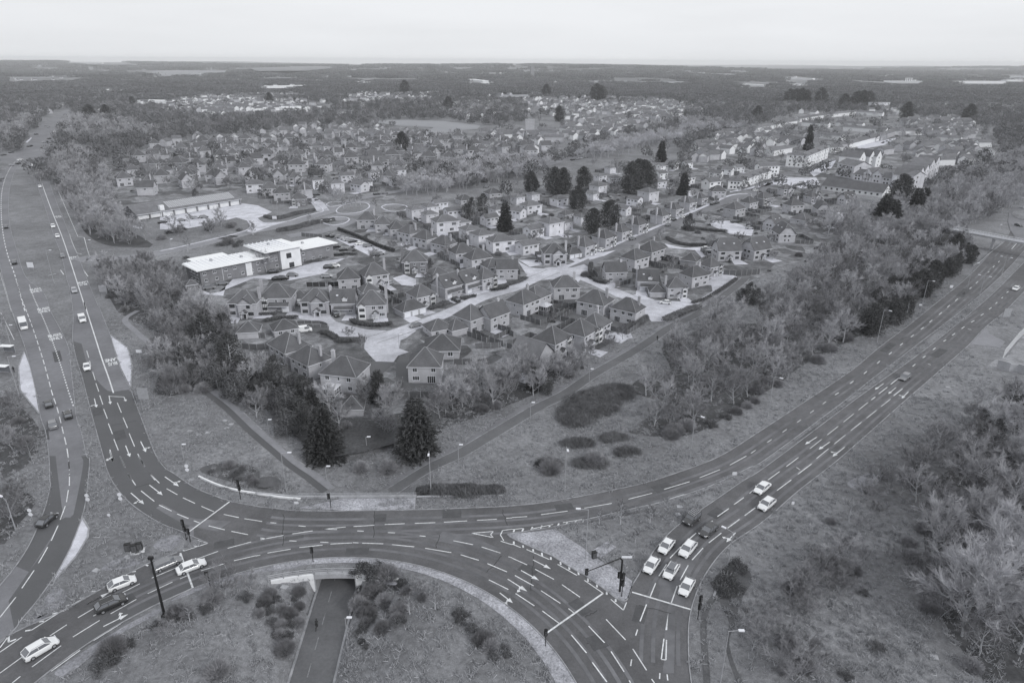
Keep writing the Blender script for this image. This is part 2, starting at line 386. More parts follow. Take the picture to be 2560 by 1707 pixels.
sheet_poly(mb, W(px('J', (1890, 100), (1940, 60), (2060, 50), (2200, 90), (2200, 330), (1960, 330), (1900, 240), (1880, 170))), .2); structure('far_roundabout', mb, M['roadp'])
mb = MB()
sheet_poly(mb, cr(W(px('J', (1910, 110), (1960, 80), (2100, 90), (2100, 165), (2000, 160), (1930, 135))), 4, True), .35); structure('traffic_island', mb, M['grass'])
mb = MB()
for pg in [px('A', (1060, 620), (1130, 560), (1220, 545), (1255, 570), (1200, 640), (1120, 660)), px('A', (700, 780), (760, 730), (870, 700), (975, 730), (880, 770), (760, 790)), px('A', (240, 1110), (350, 930), (420, 910), (460, 990), (330, 1090)), px('A', (180, 1170), (300, 1090), (350, 1090), (200, 1190)), px('A', (1180, 1000), (1350, 900), (1500, 850), (1750, 790), (1760, 810), (1450, 900), (1300, 960)), px('A', (380, 1490), (560, 1360), (850, 1180), (1080, 1060), (1090, 1090), (800, 1250), (480, 1500)), px('B', (0, 790), (200, 735), (400, 715), (380, 745), (150, 790)), px('D', (550, 180), (700, 120), (780, 150), (700, 240), (600, 230)), px('B', (840, 850), (960, 860), (970, 890), (880, 880))]:
    sheet_poly(mb, cr([P(u, v) for u, v in pg], 4, True), .02+.003*(len(mb.f) % 3))
structure('bare_earth', mb, M['earth'])
mb = MB(); r_ = random.Random(21)
for k, (tg_, x, y, x2, y2, w_) in enumerate([('B', 820, 430, 900, 426, 3.0), ('B', 200, 560, 330, 540, 2.6), ('B', 1290, 400, 1420, 395, 3.4), ('B', 620, 660, 780, 655, 2.2), ('A', 1480, 620, 1620, 590, 2.4), ('A', 250, 1260, 330, 1210, 3.0), ('A', 860, 1000, 930, 965, 2.5), ('C', 60, 760, 170, 810, 2.8), ('C', 420, 1000, 520, 1090, 2.6), ('C', 560, 1240, 620, 1330, 3.2), ('C', 900, 1040, 870, 1150, 2.4), ('C', 300, 360, 420, 345, 2.6), ('C', 1380, 420, 1450, 370, 2.8), ('C', 980, 235, 1100, 200, 3.0), ('E', 760, 1000, 775, 1060, 2.6), ('E', 930, 1180, 950, 1250, 2.8), ('E', 440, 560, 460, 640, 2.4), ('E', 330, 1180, 340, 1260, 3.0), ('J', 1300, 1230, 1380, 1170, 3.0), ('J', 900, 1190, 980, 1125, 2.6), ('J', 1500, 760, 1560, 700, 3.0)]):
    a, b = W(px(tg_, (x, y), (x2, y2))); ribbon(mb, [a, b], w_*.8, .0600+.0002*k)
structure('road_repairs', mb, M['repair'])
mb = MB()
for tg_, q_ in [('B', (820, 375, 815, 560)), ('B', (1700, 370, 1740, 480)), ('B', (1270, 540, 1240, 640)), ('C', (150, 690, 130, 930)), ('C', (510, 1110, 590, 1070)), ('C', (870, 1030, 1100, 1085)), ('B', (190, 400, 185, 620)), ('A', (1080, 180, 930, 220)), ('E', (880, 1140, 1070, 1105)), ('E', (590, 1060, 700, 1050)), ('C', (600, 1230, 520, 1300)), ('B', (1600, 800, 1700, 690))]:
    a, b = W(px(tg_, (q_[0], q_[1]), (q_[2], q_[3]))); c = [a.lerp(b, i/8)+Vector((r_.uniform(-.15, .15), r_.uniform(-.15, .15), 0)) for i in range(9)]; ribbon(mb, c, .13, .0615)
structure('sealed_joints', mb, M['black2'])
# bus lay-bys
mb = MB()
sheet_poly(mb, W(px('E', (865, 430), (1000, 530), (1020, 590), (1036, 680), (1026, 845), (950, 690))), 0.056)
sheet_poly(mb, W(px('E', (190, 560), (145, 680), (150, 780), (160, 865), (308, 1050), (265, 800), (235, 680))), 0.056)
sheet_poly(mb, W(px('A', (570, 425), (615, 500), (608, 560), (530, 690), (365, 875), (400, 800), (480, 650), (540, 500))), 0.058)
sheet_poly(mb, W(px('F', (335, 430), (378, 438), (370, 465), (345, 475))), 0.06)
structure('bus_bay', mb, M['drive'])
# far junction and road beyond
mb = MB()
sheet_between(mb, W(px('F', (180, 310), (230, 200), (300, 120), (400, 50), (470, 10))+px('O', (440, 478), (470, 460))), W(px('F', (390, 295), (410, 220), (450, 150), (520, 80), (550, 30))+px('O', (515, 490), (560, 465))), 0.10, 0, 40)
sheet_poly(mb, W([(-40, 388), (60, 370), (124, 366), (235, 366), (330, 372), (330, 378), (240, 377), (130, 388), (122, 432), (80, 432), (62, 402), (-40, 404)]), 0.14)
structure('dual_carriageway', mb, M['roadp'])
mb = MB(); sheet_poly(mb, W(px('F', (200, 240), (245, 200), (250, 208), (215, 245))), 0.2); structure('traffic_island', mb, M['drive'])
# cobbled and gravelled areas
mb = MB()
def ringstrip(mb, r0, r1a, r1b, a0, a1, z):
    n = 80; vs = []
    for i in range(n+1):
        k = i/n; a = math.radians(a0+(a1-a0)*k); r1 = r1a+(r1b-r1a)*k
        for r in (r0, r1): vs.append((RB.x+r*math.cos(a), RB.y+r*math.sin(a), z))
    mb.add(vs, [(2*i, 2*i+1, 2*i+3, 2*i+2) for i in range(n)])
ringstrip(mb, RBR-0.1, RBR-1.2, RBR-1.5, 108, 70, 0.05); ringstrip(mb, RBR-0.1, RBR-1.5, RBR-3.1, 70, 5, 0.05)
sheet_poly(mb, W(px('B', (290, 360), (540, 305), (600, 292), (1105, 290), (1100, 368), (600, 376))), 0.052)
sheet_poly(mb, W(px('B', (1738, 545))+px('C', (0, 530), (160, 503), (280, 493), (380, 560), (500, 640), (545, 685), (720, 780), (830, 862), (828, 900), (800, 980), (770, 996), (720, 980), (640, 921), (520, 836), (400, 766), (270, 686), (140, 631), (0, 568))), 0.056)
sheet_poly(mb, W(px('C', (545, 690), (560, 650), (655, 590), (722, 628), (620, 700))), 0.060)
structure('cobbled_paving', mb, M['stone'])
# kerbs
mb = MB()
def kb(pts, **k): kerb(mb, pts, **k)
kb(circ(RBR, 185, -25, 150)); kb(cr(NO)); kb(cr(NI)); kb(cr(EL[5:])); kb(cr(ER[1:])); kb(cr(WL[6:])); kb(cr(WR))
kb(cr(NM[3:])); kb(ring_out[10:36])
kb(cr(W(px('B', (1738, 542))+px('C', (0, 568), (140, 633), (270, 688), (400, 768), (520, 838), (640, 923), (720, 983), (770, 1000), (800, 985), (830, 900)))))
kb(W(px('E', (865, 430), (1000, 530), (1020, 590), (1036, 680), (1026, 845))), w=0.3); kb(W(px('E', (190, 560), (145, 680), (150, 780), (160, 865), (308, 1050))), w=0.3); kb(W(px('A', (570, 425), (615, 500), (608, 560), (530, 690), (365, 875))), w=0.3)
structure('kerb', mb, M['kerb'])
# ------------------------------------------------------------------ markings
mb = MB(); PZ = 0.064
def seg(tagc, L_, w=0.18, z=PZ):
    for s in L_:
        a, b = W(px(tagc, (s[0], s[1]), (s[2], s[3]))); ribbon(mb, [a, b], w, z)
seg('B', [(80,670,240,643),(300,632,460,615),(515,608,665,600),(670,598,708,600),(735,602,880,606),(940,612,1095,627),(1170,637,1350,667),(1415,682,1540,720),(1600,743,1735,800),(1610,855,1745,922),(1365,585,1500,612),(1560,628,1690,670),(1745,695,1770,703),(0,690,30,684),(250,538,392,517),(475,505,620,490),(475,505,560,508),(675,487,818,478),(890,473,1028,467),(1098,465,1240,460),(1300,457,1460,448),(1528,444,1665,437),(1730,430,1770,427),(30,578,190,548),(30,565,70,572),(0,445,42,452),(100,460,140,463),(295,482,343,487),(700,517,745,519),(912,529,962,531),(1132,551,1172,555),(230,585,280,588),(445,594,500,597),(1492,533,1640,563),(1492,533,1640,521),(1640,521,1622,543),(1622,543,1640,563),(1705,514,1770,505),(1690,545,1705,514),(1690,545,1713,585),(1692,588,1770,612)])
seg('C', [(0,425,105,418),(200,405,385,380),(500,360,690,327),(805,298,968,257),(1052,230,1228,177),(1297,150,1437,94),(1507,62,1620,0),(0,507,75,500),(130,505,285,472),(352,460,483,438),(540,430,620,413),(730,388,858,358),(905,350,1050,315),(1080,300,1190,265),(1248,250,1330,222),
 (0,608,60,632),(100,645,258,715),(315,748,450,825),(500,858,630,948),(683,990,770,1065),(770,1065,792,1010),(20,825,150,897),(200,930,335,1018),(390,1053,430,1085),(530,1175,640,1290),(685,1350,775,1490),(810,1550,820,1568),(25,950,155,1035),(210,1070,325,1155),(410,1235,515,1360),(555,1425,655,1560),(0,705,105,752),(160,782,290,852),(345,888,470,975),(650,1128,785,1270),(835,1332,930,1480),(965,1540,985,1568),(827,1405,820,1450),
 (1015,830,1068,748),(955,972,993,878),(885,1142,930,1025),(855,1240,868,1198),(1162,857,1218,755),(1100,1018,1142,898),(1245,718,1320,635),(1360,600,1447,532),(1200,595,1273,532),(1310,500,1387,447),(1092,705,1165,628),(1420,418,1500,362),(1535,335,1602,287),(1642,258,1668,235),(1490,498,1573,437),(1608,412,1682,357),(1718,328,1770,288),(1050,1262,1032,1405),(1068,1270,1064,1408),(1032,1405,1064,1408),(1022,1500,1020,1540),(1072,1508,1077,1550)])
seg('C', [(10,525,18,505),(70,520,80,500),(132,510,142,490),(197,500,207,480),(255,495,265,475),(315,485,325,465),(375,470,385,452),(433,462,443,445),(490,457,497,438),(12,590,14,610),(75,617,78,633),(145,643,147,660),(206,668,208,690),(268,697,269,717),(335,730,337,752),(395,765,397,785),(459,800,461,822),(525,845,526,868),(587,888,588,907),(655,938,655,958),(717,988,716,1008)], 0.3)
seg('C', [(240,1222,630,948),(830,940,1235,1060)], 0.3)
sheet_poly(mb, W(px('C', (1080, 1082), (1060, 1202), (1073, 1202))), PZ)
seg('A', [(470,0,473,12),(476,35,480,98),(481,130,480,205),(473,235,460,318),(452,345,417,440),(402,480,355,585),(330,630,267,740),(236,790,152,913),(110,975,0,1115),(830,0,865,80),(885,122,938,202),(975,240,1067,313),(1100,338,1187,380),(1225,400,1303,432),(1340,447,1380,462),(958,0,1002,73),(1032,118,1103,188),(1152,225,1228,268),(1265,288,1348,327),(1392,347,1480,385),(1547,403,1652,425),(1690,433,1770,445),(1443,482,1555,510),(1600,520,1715,543),
 (1368,582,1437,603),(1437,603,1275,655),(1575,637,1737,593),(1365,710,1508,658),(1050,843,1235,765),(1390,793,1563,740),(1618,723,1770,688),(1245,848,1292,828),(1022,950,1193,870),(848,943,967,882),(602,1023,755,943),(765,1090,943,990),(645,1105,700,1078),(540,1117,665,1043),(505,1250,690,1135),(345,1243,463,1165),(222,1457,423,1310),(0,1500,165,1380),(85,1568,142,1522),(355,1487,555,1342),(647,1275,833,1160),(910,1113,1098,1017),(1172,985,1335,910),(215,1205,405,1085),(490,1032,690,925),(0,1355,152,1250),(0,1325,72,1228)])
seg('A', [(1305,525,1587,316),(1247,670,1335,915)], 0.3)
seg('A', [(60,1245,62,1285),(60,1285,113,1265),(175,1208,213,1203),(272,1145,305,1141),(363,1090,398,1083),(460,1033,480,1031),(553,982,575,983),(635,935,662,936),(915,800,940,797),(1008,752,1025,758),(1345,622,1365,625),(1265,652,1280,655)], 0.28)
seg('E', [(680,555,697,610),(703,635,712,680),(727,722,747,785),(752,810,775,875),(782,905,807,977),(813,1012,842,1087),(850,1125,882,1208),(893,1247,928,1335),(943,1380,983,1472),(1002,1517,1035,1568),(920,963,952,1040),(965,1078,1000,1160),(1013,1203,1055,1305),(1080,1362,1135,1465),(1170,1513,1215,1568),(0,245,22,285),(22,285,112,470)], 0.17)
seg('D', [(210,10,127,72),(300,55,207,125),(80,107,0,165),(160,165,62,238),(195,78,222,95)])
seg('J', [(555,1510,525,1528),(670,1420,642,1440),(775,1343,752,1363),(877,1263,855,1283),(970,1193,948,1212),(1058,1123,1035,1140),(1143,1057,1120,1075),(1220,998,1198,1015),(1287,942,1265,960),(1362,882,1340,900),(1425,825,1405,843),(1487,775,1467,793),(1545,727,1530,740),(1595,685,1580,698),(1645,640,1630,655),(1735,560,1722,570),(1775,517,1762,530),(1815,480,1805,490),(1955,335,1910,385),(1155,1288,1133,1305),(1235,1223,1213,1238),(1313,1160,1292,1175),(1395,1097,1375,1110),(1467,1045,1443,1062),(1540,993,1517,1010),(1617,945,1592,960),(1690,892,1667,907),(1752,843,1732,858),(1797,802,1783,815),(1842,762,1830,772),(1885,718,1870,728),(1567,1012,1595,1018),(1253,1285,1275,1293),(1025,1395,962,1445),(935,1468,868,1520),(1053,1480,985,1535),(840,1545,808,1568)], 0.24)
dashes(mb, W([(2170, 1006), (2090, 1070), (2010, 1133)]), 6, 3, 0.15, PZ); dashes(mb, W([(2226, 998), (2120, 1082), (2034, 1152)]), 6, 3, 0.15, PZ)
dashes(mb, W([(2065, 1004), (1990, 1058), (1900, 1118), (1876, 1134)]), 2, 5, 0.16, PZ)
busl = cr(W(px('F', (315, 525), (400, 760), (480, 960), (545, 1150), (600, 1320), (670, 1540))+px('E', (660, 180), (740, 430), (800, 620), (850, 760), (890, 885))))
ribbon(mb, busl, 0.32, PZ)
ribbon(mb, W(px('F', (380, 435), (345, 478), (315, 525))), 0.5, PZ)
dashes(mb, cr(W(px('E', (125, 0), (160, 120), (210, 250), (265, 400), (330, 600), (375, 760), (410, 890), (450, 1010), (495, 1190), (525, 1320), (542, 1450), (545, 1540)))), 4, 2, 0.2, PZ)
dashes(mb, cr(W(px('E', (230, 40), (270, 150), (330, 280), (400, 450), (470, 650), (530, 850), (580, 1000)))), 1, 1, 0.28, PZ)
dashes(mb, cr(W(px('E', (25, 0), (70, 170), (110, 290), (150, 400)))), 1, 1, 0.22, PZ)
dashes(mb, cr(W(px('F', (0, 1260), (40, 1400), (90, 1568)))), 1, 1, 0.22, PZ)
dashes(mb, cr(W(px('F', (195, 1560), (150, 1400), (110, 1260), (60, 1120), (25, 960), (10, 800), (12, 650), (35, 540), (75, 450), (120, 390)))), 4, 3, 0.32, PZ)
dashes(mb, cr(W(px('F', (430, 560), (500, 720), (560, 860), (612, 980)))), 4, 1, 0.25, PZ)
dashes(mb, cr(W(px('F', (545, 960), (570, 1030), (605, 1110)))), 3, 0.5, 0.3, PZ)
seg('F', [(655, 1240, 690, 1290), (475, 1240, 500, 1275), (660, 985, 700, 1130), (612, 978, 660, 985), (605, 1108, 640, 1115), (380, 1283, 440, 1268)], 0.3)
def arrow(tagc, x0, y0, x1, y1, side=None, w=0.2):
    a, b = W(px(tagc, (x0, y0), (x1, y1))); d = b-a; L_ = d.length; d.normalize(); n = Vector((-d.y, d.x, 0))
    h = min(1.6, L_*0.35)
    ribbon(mb, [a, b-d*h*0.9], w, PZ)
    hb = b-d*h; sheet_poly(mb, [b, hb+n*0.42, hb-n*0.42], PZ+0.004)
    if side:
        s = 1 if side == 'R' else -1
        q = a+d*(L_*0.62); q2 = q+d*0.5-n*s*0.75
        ribbon(mb, [q, q2], w, PZ+0.008); sheet_poly(mb, [q2-n*s*0.55, q2+d*0.35, q2-d*0.35], PZ+0.012)
for a in [('E',740,930,758,1000,'R'),('E',855,908,867,975,None),('E',972,918,988,952,None),('E',862,1330,887,1425,'R'),('E',985,1298,1020,1387,None),('E',1103,1265,1145,1350,'L'),('A',760,-30,782,40,'R'),('A',1140,143,1237,210,'L'),('A',1033,200,1125,271,None),('A',905,255,996,333,'R'),('C',145,717,270,781,None),('C',62,790,187,859,None),('C',-30,850,106,936,'R'),('B',1685,945,1775,1015,'R'),('A',715,1178,888,1092,'L'),('A',602,1023,755,943,None),('J',905,1440,838,1487,None),('J',1003,1470,943,1521,None),('J',1100,1503,1048,1557,'R'),('S',1876,1004,1849,1021,None),('S',1906,1015,1880,1033,None),('S',1940,1027,1912,1049,'R'),('C',1545,530,1482,595,'R')]: arrow(*a)
ribbon(mb, W(px('E', (856, 912), (970, 917))), 0.22, PZ+0.003)
structure('lane_markings', mb, M['paint'], ring)
def road_text(lines, tagc, x, y, x2, y2, width, parent):
    """words painted on the carriageway, running from (x,y) towards (x2,y2) as the driver sees the top of the letters"""
    a, b = W(px(tagc, (x, y), (x2, y2))); d = (b-a); d.z = 0; d.normalize()
    cu = bpy.data.curves.new('t', 'FONT'); cu.body = '\n'.join(lines); cu.align_x = 'CENTER'; cu.align_y = 'CENTER'; cu.size = 1.0; cu.space_line = 0.95; cu.offset = 0.03
    to = bpy.data.objects.new('t', cu); C.objects.link(to); bpy.context.view_layer.update()
    me = bpy.data.meshes.new_from_object(to); bpy.data.objects.remove(to)
    xs = [v.co.x for v in me.vertices]; sx = width*1.22/(max(xs)-min(xs)); ang = math.atan2(d.y, d.x)-math.pi/2
    o = bpy.data.objects.new('road_lettering', me); me.materials.clear(); me.materials.append(M['paint']); C.objects.link(o)
    o.location = (a.x, a.y, PZ+0.004); o.rotation_euler = (0, 0, ang); o.scale = (sx, 3.4, 1)
    o.parent = parent; return o
road_text(['BUS', 'LANE'], 'E', 880, 640, 905, 730, 2.7, inbound)
for x, y, x2, y2 in ((650, 1345, 670, 1400), (580, 1145, 600, 1200), (460, 822, 480, 880)): road_text(['BUS', 'LANE'], 'F', x, y, x2, y2, 3.0, inbound)
road_text(['BUSES', 'ONLY'], 'E', 435, 447, 405, 380, 3.0, outbound); road_text(['BUSES', 'ONLY'], 'E', 345, 237, 318, 170, 3.0, outbound); road_text(['BUSES', 'ONLY'], 'E', 282, 82, 262, 40, 3.0, outbound)
# ------------------------------------------------------------------ side streets, estate roads, paths
def strip(name, pts, w, m, z=0.06, wide=None, drape=False, kerbs=False, parent=None):
    mb = MB(); c = cr(pts) if len(pts) > 2 else pts
    if drape: c = resample(c, 1.0)
    ribbon(mb, c, w, z, drape=drape)
    o = structure(name, mb, m, parent)
    if kerbs:
        k = MB(); kerb(k, offs(c, w/2), w=0.2, z1=z+0.1); kerb(k, offs(c, -w/2), w=0.2, z1=z+0.1); k.build('kerb', M['kerb'], o)
    return o
strip('side_street', W(px('F', (600, 1165), (700, 1148), (850, 1155), (1050, 1140), (1300, 1095), (1600, 1030), (1800, 975))+px('K', (600, 720), (850, 655), (1150, 598), (1400, 515), (1560, 470), (1640, 420))), 8.5, M['lane'], 0.07, kerbs=True)
strip('side_street', W(px('K', (1530, 520), (1650, 545), (1740, 560), (1640, 610), (1480, 655), (1180, 700))), 8, M['lane'], 0.075)
strip('side_street', W(px('K', (1500, 470), (1450, 400), (1350, 330), (1290, 270))), 7, M['street'], 0.08)
strip('side_street', W(px('K', (1560, 400), (1700, 385), (1880, 345), (2060, 310), (2352, 250))+px('L', (560, 150), (900, 60))+px('Q', (1250, 890), (1600, 800), (1900, 740), (2200, 660))), 8, M['lane'], 0.085)
strip('side_street', W(px('K', (1620, 500), (1800, 500), (1930, 450), (1900, 390), (1760, 380))), 6, M['lane'], 0.09)
mb = MB()
for oval in (px('K', (1620, 470), (1660, 430), (1760, 400), (1880, 395), (1925, 430), (1860, 475), (1740, 495), (1650, 492)), px('K', (1530, 412), (1580, 388), (1680, 390), (1700, 405), (1620, 425), (1560, 432)), px('L', (200, 440), (240, 415), (340, 410), (430, 430), (400, 470), (280, 475)), px('K', (1480, 560), (1600, 528), (1700, 530), (1740, 552), (1680, 590), (1560, 600))):
    o_ = cr(W(oval), 4, True); o_.append(o_[0]); kerb(mb, o_, w=.7, z1=.3)
structure('kerb', mb, M['drive'])
mb = MB()
for oval in (px('K', (1620, 470), (1660, 430), (1760, 400), (1880, 395), (1925, 430), (1860, 475), (1740, 495), (1650, 492)), px('K', (1530, 412), (1580, 388), (1680, 390), (1700, 405), (1620, 425), (1560, 432))): sheet_poly(mb, cr(W(oval), 4, True), .2)
structure('traffic_island', mb, M['grass'])
mb = MB(); kerb(mb, cr(W(px('K', (0, 840), (190, 800), (420, 745), (620, 700), (740, 668), (810, 640), (830, 610)))), w=.8, z1=.25)
kerb(mb, cr(W(px('K', (890, 540), (960, 580), (1170, 565), (1300, 525), (1440, 490), (1500, 470), (1470, 430), (1420, 400), (1450, 375)))), w=.7, z1=.25); structure('kerb', mb, M['drive'])
er = px('H', (100, 720), (350, 640), (600, 548), (850, 445), (1050, 352), (1300, 280), (1480, 200), (1650, 130))+px('M', (20, 1040), (250, 950), (560, 800), (900, 650), (1200, 520), (1450, 410), (1620, 335), (1760, 320))
strip('estate_road', W(er[:8]), 6.0, M['street'], 0.08, kerbs=True)
strip('estate_road', W(er[7:]+px('M', (1900, 250))+px('N', (250, 690), (420, 690), (560, 620), (660, 590))), 6.0, M['roadp'], 0.084)
strip('pavement', offs(cr(W(er[6:])), 4.2), 2.2, M['drive'], 0.09)
mb = MB()
sheet_poly(mb, W(px('G', (1640, 600), (1750, 625), (1950, 640), (2120, 600), (2182, 590), (2182, 640), (2100, 700), (2050, 720), (2040, 790), (2120, 820), (2030, 850), (1990, 905), (1840, 900), (1790, 850), (1740, 790), (1750, 690), (1600, 690), (1480, 690), (1420, 600), (1350, 560), (1060, 520), (1100, 470), (1250, 490), (1440, 500), (1500, 560))), 0.088)
sheet_poly(mb, W(px('I', (60, 120), (140, 100), (250, 200), (300, 210), (560, 310), (700, 370), (850, 380), (1150, 395), (1300, 300), (1290, 250), (1180, 250), (1350, 170), (1510, 180), (1420, 260), (1180, 410), (1080, 425), (900, 560), (780, 560), (700, 470), (640, 400), (480, 350), (300, 260), (160, 200), (0, 160), (0, 110))), 0.092)
sheet_poly(mb, W(px('L', (1450, 930), (1560, 990), (1700, 1000), (1950, 990), (2060, 960), (2120, 1000), (2000, 1130), (1760, 1100), (1600, 1110), (1520, 1040))), 0.094)
structure('estate_road', mb, M['street'])
mb = MB()
for pg in [px('K', (1540, 700), (1600, 720), (1960, 900), (2080, 840), (1860, 740), (1640, 690)), px('G', (370, 300), (430, 320), (500, 310), (800, 190), (1100, 210), (1400, 150), (1500, 60), (1600, 10), (1700, 0), (1300, 60), (1000, 150), (620, 200), (560, 260), (540, 340), (360, 330)),
           px('K', (0, 520), (300, 470), (760, 400), (900, 420), (1030, 480), (890, 540), (960, 580), (1170, 570), (1020, 610), (860, 670), (800, 660), (830, 610), (800, 560), (700, 530), (560, 570), (370, 610), (200, 640), (0, 640)),
           px('F', (1010, 880), (1100, 850), (1120, 920), (1010, 900)), px('M', (960, 770), (1000, 810), (1240, 830), (1300, 900), (1420, 850), (1300, 800), (1140, 810)), px('M', (1400, 560), (1560, 560), (1780, 640), (1760, 700), (1560, 680), (1380, 600)),
           px('L', (1460, 920), (1640, 920), (1680, 960), (1560, 985)), px('L', (2060, 870), (2240, 850), (2352, 830), (2250, 880), (2110, 920)), px('G', (1980, 190), (2080, 160), (2182, 200), (2182, 260), (2060, 250)), px('H', (1000, 290), (1180, 310), (1050, 350), (860, 330), (840, 370), (800, 330)),
           px('I', (620, 330), (700, 370), (860, 400), (700, 330)), px('I', (1200, 200), (1510, 180), (1400, 130), (1300, 170)), px('H', (1680, 820), (1780, 870), (1840, 850), (1760, 800)), px('I', (370, 690), (470, 650), (600, 655), (620, 700), (480, 720)),
           px('M', (1560, 300), (1900, 240), (2080, 180), (2060, 160), (1850, 230), (1560, 290)), px('N', (60, 780), (180, 730), (500, 730), (540, 790), (380, 830), (300, 800), (100, 790)), px('N', (440, 680), (600, 600), (680, 570), (640, 640), (480, 720)), px('N', (660, 1040), (780, 1040), (700, 1180), (560, 1180), (660, 1110)), px('N', (860, 440), (1240, 370), (1100, 440), (880, 480))]:
    sheet_poly(mb, W(pg), 0.078+0.0004*len(mb.f)%0.01)
structure('car_park', mb, M['drive'])
for pg in [px('G', (1820, 905), (1860, 905), (2010, 905), (1890, 1010), (1700, 1190), (1640, 1180), (1770, 990)), px('H', (310, 905), (420, 905), (420, 1040), (470, 1130), (330, 1180), (305, 1060)), px('G', (1240, 600), (1440, 600), (1440, 640), (1240, 670)), px('H', (420, 860), (340, 850), (310, 905), (420, 905))]:
    mb = MB(); sheet_poly(mb, W(pg), 0.1); structure('driveway', mb, M['roadd'])
# footpaths (draped on the slopes)
fp1 = [G(u, v) for u, v in px('E', (1080, 240), (980, 310), (1060, 400), (1180, 500), (1300, 600), (1450, 720), (1620, 860), (1800, 1000), (2000, 1190))+px('B', (200, 10), (380, 140), (500, 232))]
fp2 = [G(u, v) for u, v in px('B', (940, 245), (1100, 140))+[(1141, 1138), (1217, 1094), (1281, 1056), (1345, 1018), (1413, 984)]+px('I', (300, 1000), (600, 830), (800, 700), (950, 600), (1200, 480), (1500, 260), (1580, 190))]
strip('footpath', fp1[:5], 1.8, M['lane'], 0.05, drape=True)
strip('footpath', offs(cr(fp1[4:]), .75), 1.5, M['lane'], 0.062, drape=True); strip('footpath', offs(cr(fp1[4:]), -.8), 1.5, M['roadd'], 0.058, drape=True)
strip('footpath', fp2, 3.0, M['path'], 0.06, drape=True)
strip('footpath', offs(cr(fp2), 2.4), 1.2, M['roadp'], 0.055, drape=True)
mb = MB()
for p_, w_ in ((fp1[4:], 1.6), (fp2, 1.65), (fp2, -1.65)): ribbon(mb, resample(offs(cr(p_), w_), 1.0), .28, .075, drape=True)
structure('path_edging', mb, M['edge'])
strip('footpath', [G(u, v) for u, v in px('G', (1830, 1250), (1815, 1400), (1790, 1568))+px('S', (845, 1028), (800, 1035), (740, 1060))], 2.4, M['path'], 0.058, drape=True)
strip('footpath', [G(u, v) for u, v in px('E', (1240, 500), (1330, 490), (1380, 480))], 1.6, M['path'], 0.05, drape=True)
rw = [Vector((_pb.x, _pb.y))-AX*14+AX*i*1.0 for i in range(0, 62)]
mb = MB(); ribbon(mb, [Vector((p.x, p.y, 0)) for p in rw], 6.3, -3.45); 
redway = structure('cycle_underpass_path', mb, M['path'])
mb = MB(); kerb(mb, [Vector((p.x-AXN.x*3.3, p.y-AXN.y*3.3, 0)) for p in rw[:40]], w=0.35, z0=-3.6, z1=-3.28); kerb(mb, [Vector((p.x+AXN.x*3.3, p.y+AXN.y*3.3, 0)) for p in rw[:40]], w=0.35, z0=-3.6, z1=-3.28); mb.build('kerb', M['kerb'], redway)
mb = MB(); c = [Vector((p.x-AXN.x*0.8, p.y-AXN.y*0.8, 0)) for p in rw[:40]]; dashes(mb, c, 2.5, 2.5, 0.16, -3.42); mb.build('lane_markings', M['faint'], redway)
# soil and dark beds
def bed(name, pg, m, z=0.03, drape=True):
    pts = [G(u, v) for u, v in pg]; mb = MB()
    tri = cr(pts, 4, closed=True)
    sheet_poly(mb, [(p.x, p.y) for p in tri], z)
    return structure(name, mb, m)
bed('planting_bed', px('C', (1500, 740), (1580, 735), (1640, 790), (1655, 870), (1600, 960), (1560, 1050), (1440, 1010), (1400, 960), (1400, 850)), M['soil'])
bed('planting_bed', px('C', (1440, 1010), (1560, 1050), (1540, 1160), (1500, 1280), (1540, 1440), (1600, 1568), (1560, 1568), (1480, 1330), (1500, 1150)), M['soil'], 0.034)
mb = MB(); ribbon(mb, resample(cr(W(px('C', (1410, 960), (1350, 1040), (1325, 1150), (1330, 1300), (1345, 1500), (1350, 1600)))), 1.5), 0.9, 0.05); structure('ditch', mb, M['soil'])
mb = MB(); ribbon(mb, W(px('C', (1412, 920), (1395, 970))), 0.35, 0.09); structure('kerb', mb, M['conc'])
bed('planting_bed', px('A', (1390, 110), (1500, 50), (1770, 80), (1770, 225), (1600, 200))+px('B', (100, 160), (180, 240), (0, 225)), M['soil'])
# white-lined kerb of the bed beside the ring
mb = MB(); kerb(mb, cr(W(px('A', (1375, 145), (1500, 200), (1640, 240))+px('B', (0, 262), (150, 285), (310, 300)))), w=0.35, z1=0.35)
structure('kerb', mb, M['white'])
mb = MB()
for c in [(545, 1403, 30, 9), (485, 1495, 30, 12), (560, 1460, 22, 10), (610, 1430, 18, 8)]:
    q = P(c[0]*1, c[1]*1)
for s in px('E', (1487, 1185), (1560, 1216), (1632, 1195), (1762, 1102), (1813, 1130), (1780, 1160)) + px('A', (665, 790), (1320, 165), (885, 697), (1550, 885))+px('D', (1148, 1388))+px('J', (1410, 1468))+px('C', (1160, 350), (1145, 403))+px('B', (195, 905)):
    q = P(*s); a = R.uniform(-0.4, 0.4); mt = Matrix.Translation((q.x, q.y, 0)) @ Matrix.Rotation(a, 4, 'Z')
    mb.box(-0.55, 0.55, -0.42, 0.42, 0.0, 0.1, mat=mt)
structure('inspection_covers', mb, M['conc'])
